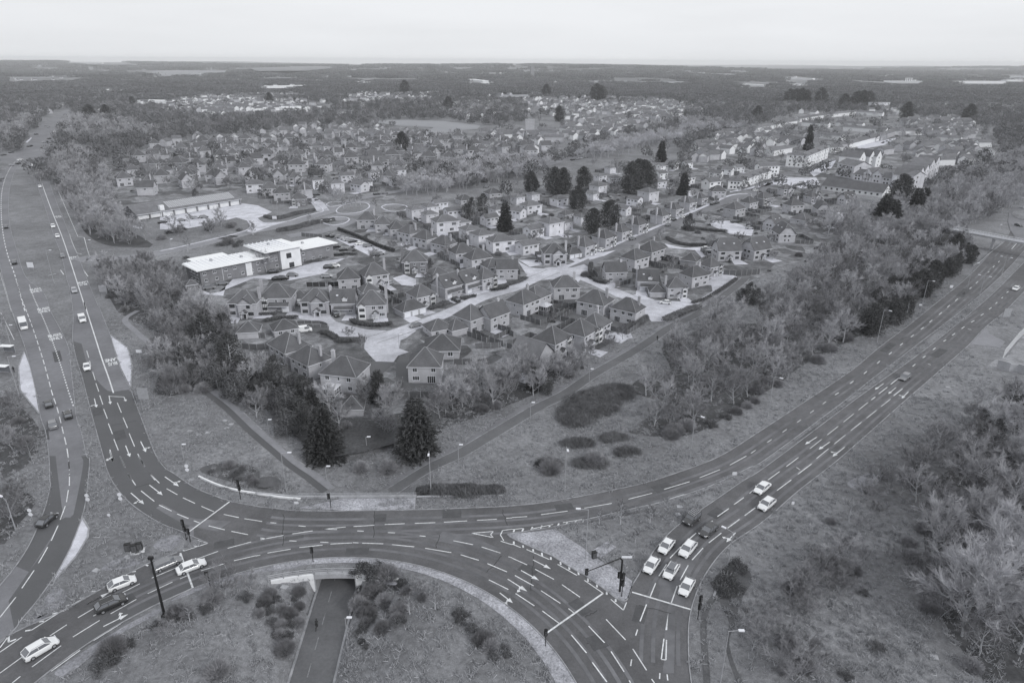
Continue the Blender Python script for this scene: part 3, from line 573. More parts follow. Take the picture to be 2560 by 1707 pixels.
# farmland strips far away
mb = MB(); k = 0
for pg, mi in [(px('O', (950, 235), (1010, 218), (1200, 208), (1590, 215), (1540, 238), (1300, 252), (1100, 245)), 0), (px('Q', (180, 556), (400, 550), (700, 556), (960, 588), (940, 612), (830, 620), (720, 640), (560, 660), (640, 600), (400, 590)), 0),
               (px('O', (0, 262), (330, 258), (620, 262), (560, 288), (0, 300)), 1), (px('O', (1700, 208), (2040, 195), (2352, 200), (2100, 232), (1760, 236)), 1), (px('Q', (0, 188), (260, 182), (200, 200), (0, 204)), 1), (px('Q', (1130, 190), (1270, 188), (1260, 206), (1140, 206)), 1), (px('Q', (970, 378), (1400, 375), (1380, 412), (1040, 410)), 0), (px('O', (430, 170), (900, 175), (860, 195), (430, 190)), 1), (px('O', (1100, 178), (1500, 165), (1450, 185)), 1), (px('Q', (1650, 180), (2352, 190), (2300, 202), (1700, 195)), 1)]:
    pts = W(pg, 0); zz = 0.3+0.02*k; k += 1
    zz += max([Hgt(p.x, p.y) for p in pts]+[0]); sheet_poly(mb, pts, zz, mi)
M['field'] = mat('pale_field', 0.27, tint=(0.98, 0.99, 1.04), noise=[(0.01, 0.9, 1.1)]); M['field2'] = mat('winter_field', 0.2, noise=[(0.006, 0.8, 1.2)])
structure('fields', mb, [M['field'], M['field2']])
# ------------------------------------------------------------------ vegetation prototypes
def rv(r, s=1.0): return Vector((r.gauss(0, s), r.gauss(0, s), r.gauss(0, s)))
def sliver(mb, a, b, w, r, m=0):
    d = b-a; n = d.cross(Vector((r.uniform(-1, 1), r.uniform(-1, 1), r.uniform(-0.3, 1))))
    if n.length < 1e-5: return
    n.normalize(); n *= w/2
    mb.add([a-n, a+n, b+n*0.4, b-n*0.4], [(0, 1, 2, 3)], m)
def bare_tree(seed, H, spread, n1=9, n2=7, n3=7, n4=7, up=0.55, tw=0.036, trunk_h=0.28, stems=1):
    r = random.Random(seed); t = MB(); c = MB()
    for st in range(stems):
        base = Vector((0, 0, -0.3)) if stems == 1 else Vector((r.uniform(-.4, .4), r.uniform(-.4, .4), -0.2))
        lean = Vector((r.uniform(-.12, .12), r.uniform(-.12, .12), 1)) if stems == 1 else Vector((r.uniform(-.6, .6), r.uniform(-.6, .6), 1))
        r0 = H*0.022/(stems**0.5); top = base+lean*H*0.78
        p = base; segs = []; n = 7
        for i in range(1, n+1):
            q = base.lerp(top, i/n)+Vector((r.uniform(-1, 1), r.uniform(-1, 1), 0))*H*0.012
            t.tube(p, q, r0*(1-(i-1)/n*0.85), r0*(1-i/n*0.85), 6, cap=False); segs.append((p, q)); p = q
        for i in range(n1):
            f = trunk_h+(1-trunk_h)*(i+r.random())/n1
            k = min(n-1, int(f*n)); o = segs[k][0].lerp(segs[k][1], f*n-k)
            az = i*2.4+r.uniform(-.5, .5)+st; L1 = spread*(1.05-0.55*f)*r.uniform(.8, 1.15)
            d = Vector((math.cos(az), math.sin(az), up+f*0.7)).normalized()
            a = o; prev = a; pts = [a]
            for j in range(1, 4):
                q = o+d*L1*j/3+Vector((0, 0, 1))*L1*0.10*(j/3)**2+rv(r, L1*0.03); pts.append(q)
                t.tube(prev, q, r0*0.42*(1-(j-1)*.28), r0*0.42*(1-j*.28), 4, cap=False); prev = q
            for jj in range(n2):
                g = 0.3+0.7*(jj+r.random())/n2; k2 = min(2, int(g*3)); o2 = pts[k2].lerp(pts[k2+1], g*3-k2)
                d2 = (d+rv(r, 0.55)+Vector((0, 0, .25))).normalized(); L2 = L1*0.42*r.uniform(.7, 1.2)
                e2 = o2+d2*L2
                t.tube(o2, e2, r0*0.22, r0*0.07, 3, cap=False)
                for kk in range(n3):
                    o3 = o2.lerp(e2, 0.25+0.75*r.random()); d3 = (d2+rv(r, 0.45)+Vector((0, 0, .3))).normalized(); L3 = min(1.25, L2*0.7)*r.uniform(.6, 1.2)
                    e3 = o3+d3*L3; sliver(c, o3, e3, tw*1.7, r)
                    for ll in range(n4):
                        o4 = o3.lerp(e3, 0.15+0.85*r.random()); d4 = (d3+rv(r, 0.36)+Vector((0, 0, .3))).normalized()
                        sliver(c, o4, o4+d4*L3*r.uniform(.55, 1.05), tw, r)
    return t, c
def leaf_ball(c, ctr, rx, rz, n, s, r, m=0, shell=0.55, zmin=0.0):
    for i in range(n):
        d = rv(r).normalized(); k = shell+(1-shell)*r.random()**0.6
        p = ctr+Vector((d.x*rx*k, d.y*rx*k, d.z*rz*k))
        if p.z < zmin: continue
        u = (d*0.6+rv(r, 0.6)).normalized(); v = u.orthogonal().normalized()*s*r.uniform(.6, 1.3); w = u.cross(v).normalized()*s*r.uniform(.5, 1.0)
        c.add([p-v, p-w*0.6, p+v, p+w*0.6], [(0, 1, 2, 3)], m)
def evergreen(seed, H, Rr, n=34, leaves=70, s=0.22, cone=False):
    r = random.Random(seed); t = MB(); c = MB()
    t.tube((0, 0, -0.3), (0, 0, H*0.8), H*0.022, H*0.008, 6)
    for i in range(n):
        f = 0.08+0.9*(i+r.random())/n; az = r.uniform(0, 6.28)
        prof = (1-f)**0.75*1.05 if cone else math.sin(math.pi*min(1, f*0.92+0.1))**0.6
        rr = Rr*prof*r.uniform(0.55, 0.95); z = H*f
        b = Vector((math.cos(az)*rr*0.72, math.sin(az)*rr*0.72, z-(0.15*rr if cone else 0)))
        t.tube((0, 0, z*0.9), b, H*0.006, H*0.003, 3, cap=False)
        leaf_ball(c, b, Rr*0.33*(0.5+prof*0.6), Rr*(0.22 if cone else 0.28)*(0.5+prof*0.6), leaves, s, r, zmin=0.1)
    return t, c
def conifer(seed, H, Rr, s=1.0):
    r = random.Random(seed); t = MB(); c = MB()
    t.tube((0, 0, -0.3), (0, 0, H*0.96), H*0.02, 0.03, 6)
    nl = int(H*2.0)
    for i in range(nl):
        f = 0.03+0.95*i/nl; R1 = Rr*((1-f)**0.58)*(0.82+0.18*min(1, f*6))*r.uniform(.84, 1.1)+0.15; nb = max(6, int(22*(1-f)+6))
        for j in range(nb):
            az = 6.283*j/nb+r.uniform(-.25, .25); Lb = R1*r.uniform(.72, 1.12); dr = -0.22-0.2*r.random()
            d = Vector((math.cos(az), math.sin(az), dr+f*0.5)); a = Vector((0, 0, H*f)); e = a+d*Lb
            nt_ = max(3, int(Lb*3.2))
            for k in range(nt_):
                g = 0.25+0.75*(k+r.random())/nt_; o = a.lerp(e, g)+rv(r, 0.08)
                for q in range(4):
                    dd = (Vector((d.x, d.y, -0.15))+rv(r, 0.55)).normalized()
                    sliver(c, o, o+dd*r.uniform(.3, .62)*s, 0.24*s, r)
    return t, c
def shrub(seed, H, Rr, n=900, s=0.12, twiggy=True, m=0):
    r = random.Random(seed); t = MB(); c = MB()
    for i in range(9):
        az = i*0.7; t.tube((0, 0, -.2), (math.cos(az)*Rr*.5, math.sin(az)*Rr*.5, H*.7), 0.05, 0.02, 3, cap=False)
    if twiggy:
        for i in range(n):
            d = rv(r).normalized(); d.z = abs(d.z); k = 0.45+0.5*r.random(); p = Vector((d.x*Rr*k, d.y*Rr*k, d.z*H*k)); e = p+(d+rv(r, .35)+Vector((0, 0, .45))).normalized()*r.uniform(.4, .9)*min(1.3, H*0.5)
            sliver(c, p, e, 0.065, r)
    else:
        for i in range(14):
            az = r.uniform(0, 6.28); q = r.random()**.5*Rr*.85; b = Vector((math.cos(az)*q, math.sin(az)*q, H*(0.55-0.3*(q/Rr)**2)*r.uniform(.45, 1.3))); k_ = r.uniform(.5, 1.2)
            leaf_ball(c, b, Rr*.38*k_, H*.36*k_, int(n/14*k_), s, r, shell=.2, zmin=0.02)
    return t, c
LIB = bpy.data.collections.new('plant_library')   # prototypes for the stuff that nobody could count
PROTO = {}
def proto(key, tc, tm, cm, tname='trunk', cname='crown'):
    t, c = tc
    a = t.build(tname, tm, link=False); b = c.build(cname, cm, link=False)
    PROTO[key] = (a.data, b.data, tname, cname)
    # joined version for the uncountable masses
    j = MB(); j.v = t.v[:]; j.f = t.f[:]; j.m = [0]*len(t.f); j.add(c.v, c.f, 1)
    me = j.build(key, [tm, cm], link=False)
    LIB.objects.link(me); me.name = key+'_source'
    return me
SRC = {}
def TR(key, *a): SRC[key] = proto(key, *a)
TR('bare1', bare_tree(1, 9.5, 4.8), M['bark'], M['twigl']); TR('bare2', bare_tree(2, 8, 4.4, 8, 7, 7, 8, .6, trunk_h=.15), M['bark'], M['twig'])
TR('bare3', bare_tree(3, 11, 4.8, 10, 7, 6, 8, .75), M['bark'], M['twigl']); TR('bare4', bare_tree(4, 6.5, 3.8, 4, 7, 7, 8, .5, trunk_h=.08, stems=3), M['bark'], M['twig'])
TR('bare5', bare_tree(5, 10, 3.2, 9, 5, 5, 10, .9), M['birch'], M['twig'])
TR('bigbare', bare_tree(11, 12.5, 6.4, 13, 10, 8, 6, .45, 0.036, 0.14), M['birch'], M['twigl']); 
TR('barep', bare_tree(7, 9, 4.8, 9, 7, 7, 11, .6, 0.05), M['birch'], M['twigp'])
TR('conif1', conifer(1, 13, 5.0, 1.15), M['bark'], M['leafd']); TR('conif2', conifer(2, 11, 3.3), M['bark'], M['leafd'])
TR('ever1', evergreen(1, 8, 3.6), M['bark'], M['leafd']); TR('ever2', evergreen(2, 6.5, 3.0, s=.2), M['bark'], M['leafm'])
TR('ever3', evergreen(3, 12, 5.8, 64, 95, .3), M['bark'], M['leafd'])
TR('shrub1', shrub(1, 2.2, 2.3, 2600), M['bark'], M['twig'], 'stems', 'twigs'); TR('shrub2', shrub(2, 1.7, 1.9, 1600, .13, False), M['bark'], M['leafm'], 'stems', 'foliage')
TR('shrub3', shrub(3, 1.4, 1.5, 1300, .11, False), M['bark'], M['hedge'], 'stems', 'foliage')
def fartree(seed, H, Rr, n, s, m):
    r = random.Random(seed); c = MB(); leaf_ball(c, Vector((0, 0, H*.58)), Rr, H*.42, n, s, r, shell=.5); return c.build('far', m, link=False)
FAR = []
for i, (H_, R_, n_, s_) in enumerate([(8, 4.2, 150, .8), (9, 3.6, 140, .8), (6, 4.5, 130, .8), (11, 5, 170, .95)]):
    o = fartree(40+i, H_, R_, n_, s_, M['far']); o.name = 'far_crown_source'; FAR.append(o)
FARL = []
for i in range(3):
    r = random.Random(i+60); c = MB(); t_, c_t = bare_tree(60+i, 9, 4.2, 7, 4, 4, 5, .6, .13); t_.add(c_t.v, c_t.f); o = t_.build('far_bare_source', M['twig'], link=False); FARL.append(o)
def gn_scatter(name, pts, sources, label):
    """pts: (x, y, z, rot, scale, index); one object whose geometry nodes place the plants"""
    col = bpy.data.collections.new(name+'_sources')
    for i, s in enumerate(sources):
        q = s.copy(); q.name = '%s_%02d_source' % (name, i); col.objects.link(q)
    me = bpy.data.meshes.new(name); me.from_pydata([p[:3] for p in pts], [], [])
    for an, ty, ix in (('rot', 'FLOAT', 3), ('scl', 'FLOAT', 4), ('idx', 'INT', 5)):
        at = me.attributes.new(an, ty, 'POINT'); at.data.foreach_set('value', [p[ix] for p in pts])
    o = bpy.data.objects.new(name, me); C.objects.link(o); tag(o, label, kind='stuff')
    ng = bpy.data.node_groups.new(name, 'GeometryNodeTree'); ng.interface.new_socket('Geometry', in_out='INPUT', socket_type='NodeSocketGeometry'); ng.interface.new_socket('Geometry', in_out='OUTPUT', socket_type='NodeSocketGeometry')
    N = ng.nodes; L = ng.links; gi = N.new('NodeGroupInput'); go = N.new('NodeGroupOutput')
    ci = N.new('GeometryNodeCollectionInfo'); ci.inputs['Collection'].default_value = col; ci.inputs['Separate Children'].default_value = True; ci.inputs['Reset Children'].default_value = True
    ip = N.new('GeometryNodeInstanceOnPoints'); ip.inputs['Pick Instance'].default_value = True
    def na(n, dt):
        a = N.new('GeometryNodeInputNamedAttribute'); a.data_type = dt; a.inputs['Name'].default_value = n; return a
    ar, as_, ai = na('rot', 'FLOAT'), na('scl', 'FLOAT'), na('idx', 'INT')
    cx = N.new('ShaderNodeCombineXYZ'); L.new(ar.outputs['Attribute'], cx.inputs['Z'])
    L.new(gi.outputs[0], ip.inputs['Points']); L.new(ci.outputs[0], ip.inputs['Instance']); L.new(ai.outputs['Attribute'], ip.inputs['Instance Index'])
    L.new(cx.outputs[0], ip.inputs['Rotation']); L.new(as_.outputs['Attribute'], ip.inputs['Scale']); L.new(ip.outputs[0], go.inputs[0])
    md = o.modifiers.new('scatter', 'NODES'); md.node_group = ng
    return o
ORD = ['first', 'second', 'third', 'fourth', 'fifth', 'sixth', 'seventh', 'eighth', 'ninth', 'tenth', 'eleventh', 'twelfth', 'thirteenth', 'fourteenth', 'fifteenth', 'sixteenth', 'seventeenth', 'eighteenth', 'nineteenth', 'twentieth']
def in_poly(x, y, pg):
    c = False; n = len(pg); j = n-1
    for i in range(n):
        xi, yi = pg[i][0], pg[i][1]; xj, yj = pg[j][0], pg[j][1]
        if (yi > y) != (yj > y) and x < (xj-xi)*(y-yi)/(yj-yi)+xi: c = not c
        j = i
    return c
def spread(pg, sp, rnd, jit=0.5, cap=100000):
    xs = [p[0] for p in pg]; ys = [p[1] for p in pg]; out = []
    y = min(ys)
    while y < max(ys):
        x = min(xs)
        while x < max(xs):
            a = x+rnd.uniform(-jit, jit)*sp; b = y+rnd.uniform(-jit, jit)*sp
            if in_poly(a, b, pg): out.append((a, b))
            x += sp
        y += sp*0.87
    return out
PLANTS = []      # (key, x, y, scale, zone)
def plant(key, u, v, scale=1.0, zone=None, tagc='X'):
    (u, v), = px(tagc, (u, v)); p = G(u, v); PLANTS.append((key, p.x, p.y, scale, zone))
def grove(tagc, pg, sp, keys, zone, smin=.75, smax=1.15, seed=1, skip=0.0):
    rnd = random.Random(seed); wp = [(p.x, p.y) for p in W(px(tagc, *pg))]
    for x, y in spread(wp, sp, rnd):
        if rnd.random() < skip: continue
        PLANTS.append((rnd.choice(keys), x, y, rnd.uniform(smin, smax), zone))
# ------------------------------------------------------------------ houses
def win_mesh(w, h, bars=1, name='window'):
    m = MB(); f = 0.09
    m.box(-w/2, w/2, -0.05, 0.0, -h/2, h/2, 0)
    cols = max(1, round(w/0.6)); gw = (w-f*(cols+1))/cols
    for i in range(cols):
        x = -w/2+f+i*(gw+f); m.box(x, x+gw, -0.065, -0.049, -h/2+f, h/2-f, 1)
    m.box(-w/2-0.08, w/2+0.08, -0.12, 0.0, -h/2-0.1, -h/2-0.002, 0)
    return m.build(name, [M['frame'], M['glass']], link=False).data
WM = {'w': win_mesh(1.8, 1.25), 'm': win_mesh(1.2, 1.15), 's': win_mesh(0.65, 1.0), 'f': win_mesh(2.2, 2.1)}
WMD = {}
def dark_frames():
    for k, (w_, h_) in {'w': (1.8, 1.25), 'm': (1.2, 1.15), 's': (0.65, 1.0), 'f': (2.2, 2.1)}.items():
        m = MB(); m.box(-w_/2, w_/2, -0.05, 0.0, -h_/2, h_/2, 0); n = max(1, round(w_/0.6)); g = (w_-0.06*(n+1))/n
        for i in range(n): m.box(-w_/2+.06+i*(g+.06), -w_/2+.06+i*(g+.06)+g, -.065, -.049, -h_/2+.06, h_/2-.06, 1)
        m.box(-w_/2-0.08, w_/2+0.08, -0.12, 0.0, -h_/2-0.1, -h_/2-0.002, 2)
        WMD[k] = m.build('window', [M['timber'], M['glass'], M['frame']], link=False).data
dark_frames()
def put(me, name, parent, loc, rz):
    o = bpy.data.objects.new(name, me); C.objects.link(o); o.parent = parent; o.location = loc; o.rotation_euler = (0, 0, rz); reg(o, parent); return o
def roof_mesh(mb, w, d, z0, rh, kind, ov=0.35, cx=0.0, cy=0.0, along='x', ridge=True, th=0.2, m=0):
    """a pitched roof with thickness; hip / gable / half"""
    a, b = w/2+ov, d/2+ov
    if along == 'y': a, b = d/2+ov, w/2+ov
    drop = rh*ov/(d/2 if along == 'x' else w/2); zl = z0-drop*0.9
    if kind == 'gable': r = a
    elif kind == 'half': r = a-b*0.38
    else: r = max(0.0, a-b)
    top = z0+rh
    E_ = [(-a, -b), (a, -b), (a, b), (-a, b)]
    def q(x, y, z):
        return (cx+x, cy+y, z) if along == 'x' else (cx-y, cy+x, z)
    if kind == 'half':
        zm = z0+rh*0.62; bm = b*(1-(zm-zl)/(top-zl))
        pts = [(-a, -b, zl), (a, -b, zl), (a, b, zl), (-a, b, zl), (-a, -bm, zm), (a, -bm, zm), (a, bm, zm), (-a, bm, zm), (-r, 0, top), (r, 0, top)]
        fc = [(0, 1, 5, 9, 8, 4), (2, 3, 7, 8, 9, 6), (5, 6, 9), (7, 4, 8)]
    else:
        pts = [(-a, -b, zl), (a, -b, zl), (a, b, zl), (-a, b, zl), (-r, 0, top), (r, 0, top)]
        fc = [(0, 1, 5, 4), (2, 3, 4, 5)]+([(1, 2, 5), (3, 0, 4)] if kind == 'hip' and r > 0.01 else [])
        if kind == 'hip' and r <= 0.01: fc = [(0, 1, 4), (1, 2, 4), (2, 3, 4), (3, 0, 4)]
    n = len(pts); vs = [q(*p) for p in pts]; lo = [(v[0], v[1], v[2]-th) for v in vs]
    mb.add(vs, fc, m); mb.add(lo, [tuple(reversed(f)) for f in fc], m)
    mb.add(vs[:4]+lo[:4], [(0, 4, 5, 1), (1, 5, 6, 2), (2, 6, 7, 3), (3, 7, 4, 0)], 2)
    if ridge:
        def tb(i, j): mb.tube(vs[i], vs[j], 0.11, 0.11, 4, m=1, cap=False)
        if kind == 'hip':
            if r > 0.01: tb(4, 5); tb(0, 4); tb(3, 4); tb(1, 5); tb(2, 5)
            else:
                for i in range(4): tb(i, 4)
        elif kind == 'gable': tb(4, 5)
        else: tb(8, 9); tb(4, 8); tb(7, 8); tb(5, 9); tb(6, 9)
def gable_wall(mb, x, d, z0, z1, t=0.02, cut=1.0):
    h = (z1-z0)*cut; k = d/2*(1-cut)
    if cut >= 1: pts = [(x, -d/2, z0), (x, d/2, z0), (x, 0, z1)]; fs = [(0, 1, 2)]
    else: pts = [(x, -d/2, z0), (x, d/2, z0), (x, k, z0+h), (x, -k, z0+h)]; fs = [(0, 1, 2, 3)]
    mb.add(pts, fs)
def make_house(w, d, eh, rh, roof='hip', brick='brick1', tiles='roof1', wing=None, bay=None, porch=None, chim=None, front=(), back=(), left=(), right=(), leanto=None, doors=None, dark=False, rl=(), dorm=None, cons=None, band=False, pipes=False):
    root = empty('house', (0, 0, 0))
    mb = MB(); mb.box(-w/2, w/2, -d/2, d/2, -0.5, eh)
    if roof == 'gable': gable_wall(mb, -w/2, d, eh, eh+rh); gable_wall(mb, w/2, d, eh, eh+rh)
    if roof == 'half': gable_wall(mb, -w/2, d, eh, eh+rh, cut=.6); gable_wall(mb, w/2, d, eh, eh+rh, cut=.6)
    if band: mb.box(-w/2-.03, w/2+.03, -d/2-.03, d/2+.03, eh*.5-.1, eh*.5+.12)
    rf = MB(); roof_mesh(rf, w, d, eh, rh, roof)
    if wing:        # (xc, width, project)
        xc, ww, pr = wing; mb.box(xc-ww/2, xc+ww/2, -d/2-pr, -d/2+.3, -0.5, eh-.02); gh = rh*ww/d*1.05
        mb.add([(xc-ww/2, -d/2-pr, eh-.02), (xc+ww/2, -d/2-pr, eh-.02), (xc, -d/2-pr, eh+gh)], [(0, 1, 2)])
        L_ = pr+d/2*gh/rh+.1; roof_mesh(rf, ww, L_, eh, gh, 'gable', ov=.3, cx=xc, cy=-d/2-pr+L_/2-.1, along='y')
    wall = mb.build('wall', M[brick], root)
    if leanto:      # (xc, width, depth, z)
        xc, ww, pr, z = leanto
        rf.add([(xc-ww/2, -d/2-pr, z), (xc+ww/2, -d/2-pr, z), (xc+ww/2, -d/2, z+pr*.6), (xc-ww/2, -d/2, z+pr*.6)], [(0, 1, 2, 3)], 0)
        rf.add([(xc-ww/2, -d/2-pr, z-.15), (xc+ww/2, -d/2-pr, z-.15), (xc+ww/2, -d/2, z-.15+pr*.6), (xc-ww/2, -d/2, z-.15+pr*.6), (xc-ww/2, -d/2-pr, z), (xc+ww/2, -d/2-pr, z)], [(3, 2, 1, 0), (0, 1, 5, 4)], 2)
    ro = rf.build('roof', [M[tiles], M['ridge'], M['frame']], root)
    if chim:
        for cx, cy in chim:
            c = MB(); c.box(cx-.45, cx+.45, cy-.35, cy+.35, 0 if abs(cx) > w/2-.1 else eh*.8, eh+rh+.7); c.box(cx-.52, cx+.52, cy-.42, cy+.42, eh+rh+.45, eh+rh+.6)
            for k in (-.2, .2): c.tube((cx+k, cy, eh+rh+.7), (cx+k, cy, eh+rh+1.05), .12, .1, 6)
            c.build('chimney', M[brick], ro)
    for (x, s_) in rl:
        c = MB(); zz = eh+rh*.5; yy = -d/4; c.box(x-.4, x+.4, yy-.35, yy+.35, zz+.05, zz+.35); c.build('rooflight', M['frame'], ro)
    if dorm:
        for xc in dorm:
            c = MB(); z0 = eh+rh*.18; ww = 1.7; yf = -d/2+d/2*.1; c.box(xc-ww/2, xc+ww/2, yf, yf+d*.3, z0-.4, z0+.9, 0)
            roof_mesh(c, ww, d*.32, z0+.9, .9, 'gable', ov=.2, cx=xc, cy=yf+d*.14, along='y', ridge=False, m=1)
            c.add([(xc-ww/2, yf-.01, z0+.9), (xc+ww/2, yf-.01, z0+.9), (xc, yf-.01, z0+1.75)], [(0, 1, 2)], 0)
            dm = c.build('dormer', [M['white'], M[tiles], M['frame']], ro)
    if bay:         # (xc, width, two-storey?, half timber?)
        xc, ww, top, tm = bay; c = MB(); y0 = -d/2-(wing[2] if wing and abs(wing[0]-xc) < 1 else 0)
        c.box(xc-ww/2, xc+ww/2, y0-.6, y0-.002, 0, top, 0)
        if tm:
            for k in range(5): xx = xc-ww/2+ww*k/4; c.box(xx-.07, xx+.07, y0-.63, y0-.6, .1, top, 3)
            for zz in (.1, top*.48, top-.15): c.box(xc-ww/2, xc+ww/2, y0-.64, y0-.6, zz, zz+.14, 3)
            for zz in (top*.2, top*.62): c.box(xc-ww*.4, xc+ww*.4, y0-.625, y0-.6, zz, zz+1.0, 4)
        else:
            for zz in (top*.16, top*.6): c.box(xc-ww*.38, xc+ww*.38, y0-.62, y0-.6, zz, zz+1.05, 4)
        roof_mesh(c, ww, 1.6, top, ww*.38, 'gable', ov=.15, cx=xc, cy=y0+.15, along='y', ridge=False, m=1)
        c.add([(xc-ww/2, y0-.61, top), (xc+ww/2, y0-.61, top), (xc, y0-.61, top+ww*.38)], [(0, 1, 2)], 0)
        c.build('bay', [M['white'], M[tiles], M['frame'], M['timber'], M['glass']], root)
    if porch is not None:
        xc = porch; y0 = -d/2-(wing[2] if wing and abs(wing[0]-xc) < wing[1]/2 else 0); c = MB()
        for k in (-.85, .85): c.box(xc+k-.08, xc+k+.08, y0-1.25, y0-1.1, 0, 2.3, 0)
        roof_mesh(c, 2.0, 1.4, 2.3, .9, 'gable', ov=.2, cx=xc, cy=y0-.68, along='y', ridge=False, m=1)
        c.add([(xc-1.0, y0-1.38, 2.3), (xc+1.0, y0-1.38, 2.3), (xc, y0-1.38, 3.15)], [(0, 1, 2)], 0)
        c.build('porch', [M['frame'], M[tiles], M['frame']], root)
        c = MB(); c.box(xc-.5, xc+.5, y0-.06, y0-.002, 0, 2.1); c.build('door', M['white'] if not dark else M['timber'], root)
    if doors:
        for xc, ww in doors:
            c = MB(); c.box(xc-ww/2, xc+ww/2, -d/2-.06, -d/2-.002, 0, 2.15)
            for k in range(1, 4): c.box(xc-ww/2, xc+ww/2, -d/2-.075, -d/2-.058, k*.54-.02, k*.54, 0)
            c.build('garage_door', M['frame'], root)
    ws = WMD if dark else WM
    z1, z2 = 1.45, eh-1.25
    def Z(l): return z1 if l == 0 else z2
    for k, x, l in front:
        y0 = -d/2-(wing[2] if wing and abs(wing[0]-x) < wing[1]/2 else 0); put(ws[k], 'window', root, (x, y0-.002, Z(l) if k != 'f' else 1.1), 0)
    for k, x, l in back: put(ws[k], 'window', root, (x, d/2+.002, Z(l) if k != 'f' else 1.1), math.pi)
    for k, y, l in left: put(ws[k], 'window', root, (-w/2-.002, y, Z(l) if k != 'f' else 1.1), -math.pi/2)
    for k, y, l in right: put(ws[k], 'window', root, (w/2+.002, y, Z(l) if k != 'f' else 1.1), math.pi/2)
    if pipes:
        c = MB(); c.tube((w/2+.06, -d/2+.3, 0), (w/2+.06, -d/2+.3, eh), .06, .06, 4); c.tube((-w/2-.06, d/2-.3, 0), (-w/2-.06, d/2-.3, eh), .06, .06, 4); c.build('drainpipe', M['frame'], root)
    if cons:        # glass conservatory at (x, y) with size
        cx, cy, cw, cd = cons; c = MB(); h = 2.3
        for i in range(int(cw/.9)+1):
            for yy in (cy-cd/2, cy+cd/2): xx = cx-cw/2+cw*i/int(cw/.9); c.box(xx-.05, xx+.05, yy-.05, yy+.05, 0, h)
        for i in range(1, int(cd/.9)):
            for xx in (cx-cw/2, cx+cw/2): yy = cy-cd/2+cd*i/int(cd/.9); c.box(xx-.05, xx+.05, yy-.05, yy+.05, 0, h)
        for zz in (.5, h): c.box(cx-cw/2-.08, cx+cw/2+.08, cy-cd/2-.08, cy-cd/2+.08, zz, zz+.1); c.box(cx-cw/2-.08, cx+cw/2+.08, cy+cd/2-.08, cy+cd/2+.08, zz+.003, zz+.1); c.box(cx-cw/2-.081, cx-cw/2+.08, cy-cd/2+.081, cy+cd/2-.081, zz+.001, zz+.101); c.box(cx+cw/2-.08, cx+cw/2+.081, cy-cd/2+.081, cy+cd/2-.081, zz+.002, zz+.102)
        c.box(cx-cw/2+.03, cx+cw/2-.03, cy-cd/2+.03, cy+cd/2-.03, 0, h-.05, 1)
        rfm = MB(); roof_mesh(rfm, cw, cd, h+.1, .9, 'hip', ov=.1, cx=cx, cy=cy, ridge=False)
        co_ = c.build('conservatory', [M['frame'], M['glass']], root); rfm.build('glazed_roof', [M['consroof'], M['frame'], M['frame']], co_)
        c = MB()
        for i in range(6): xx = cx-cw/2+cw*i/5; c.tube((xx, cy-cd/2-.1, h+.12), (cx+(xx-cx)*.2, cy, h+1.05), .05, .05, 4)
        c.build('glazing_bars', M['frame'], co_)
    return root
M['consroof'] = mat('conservatory_roof', 0.55, rough=0.3)
F2 = [('w', -2.6, 1), ('w', 2.6, 1), ('w', -2.6, 0), ('s', 0, 1)]
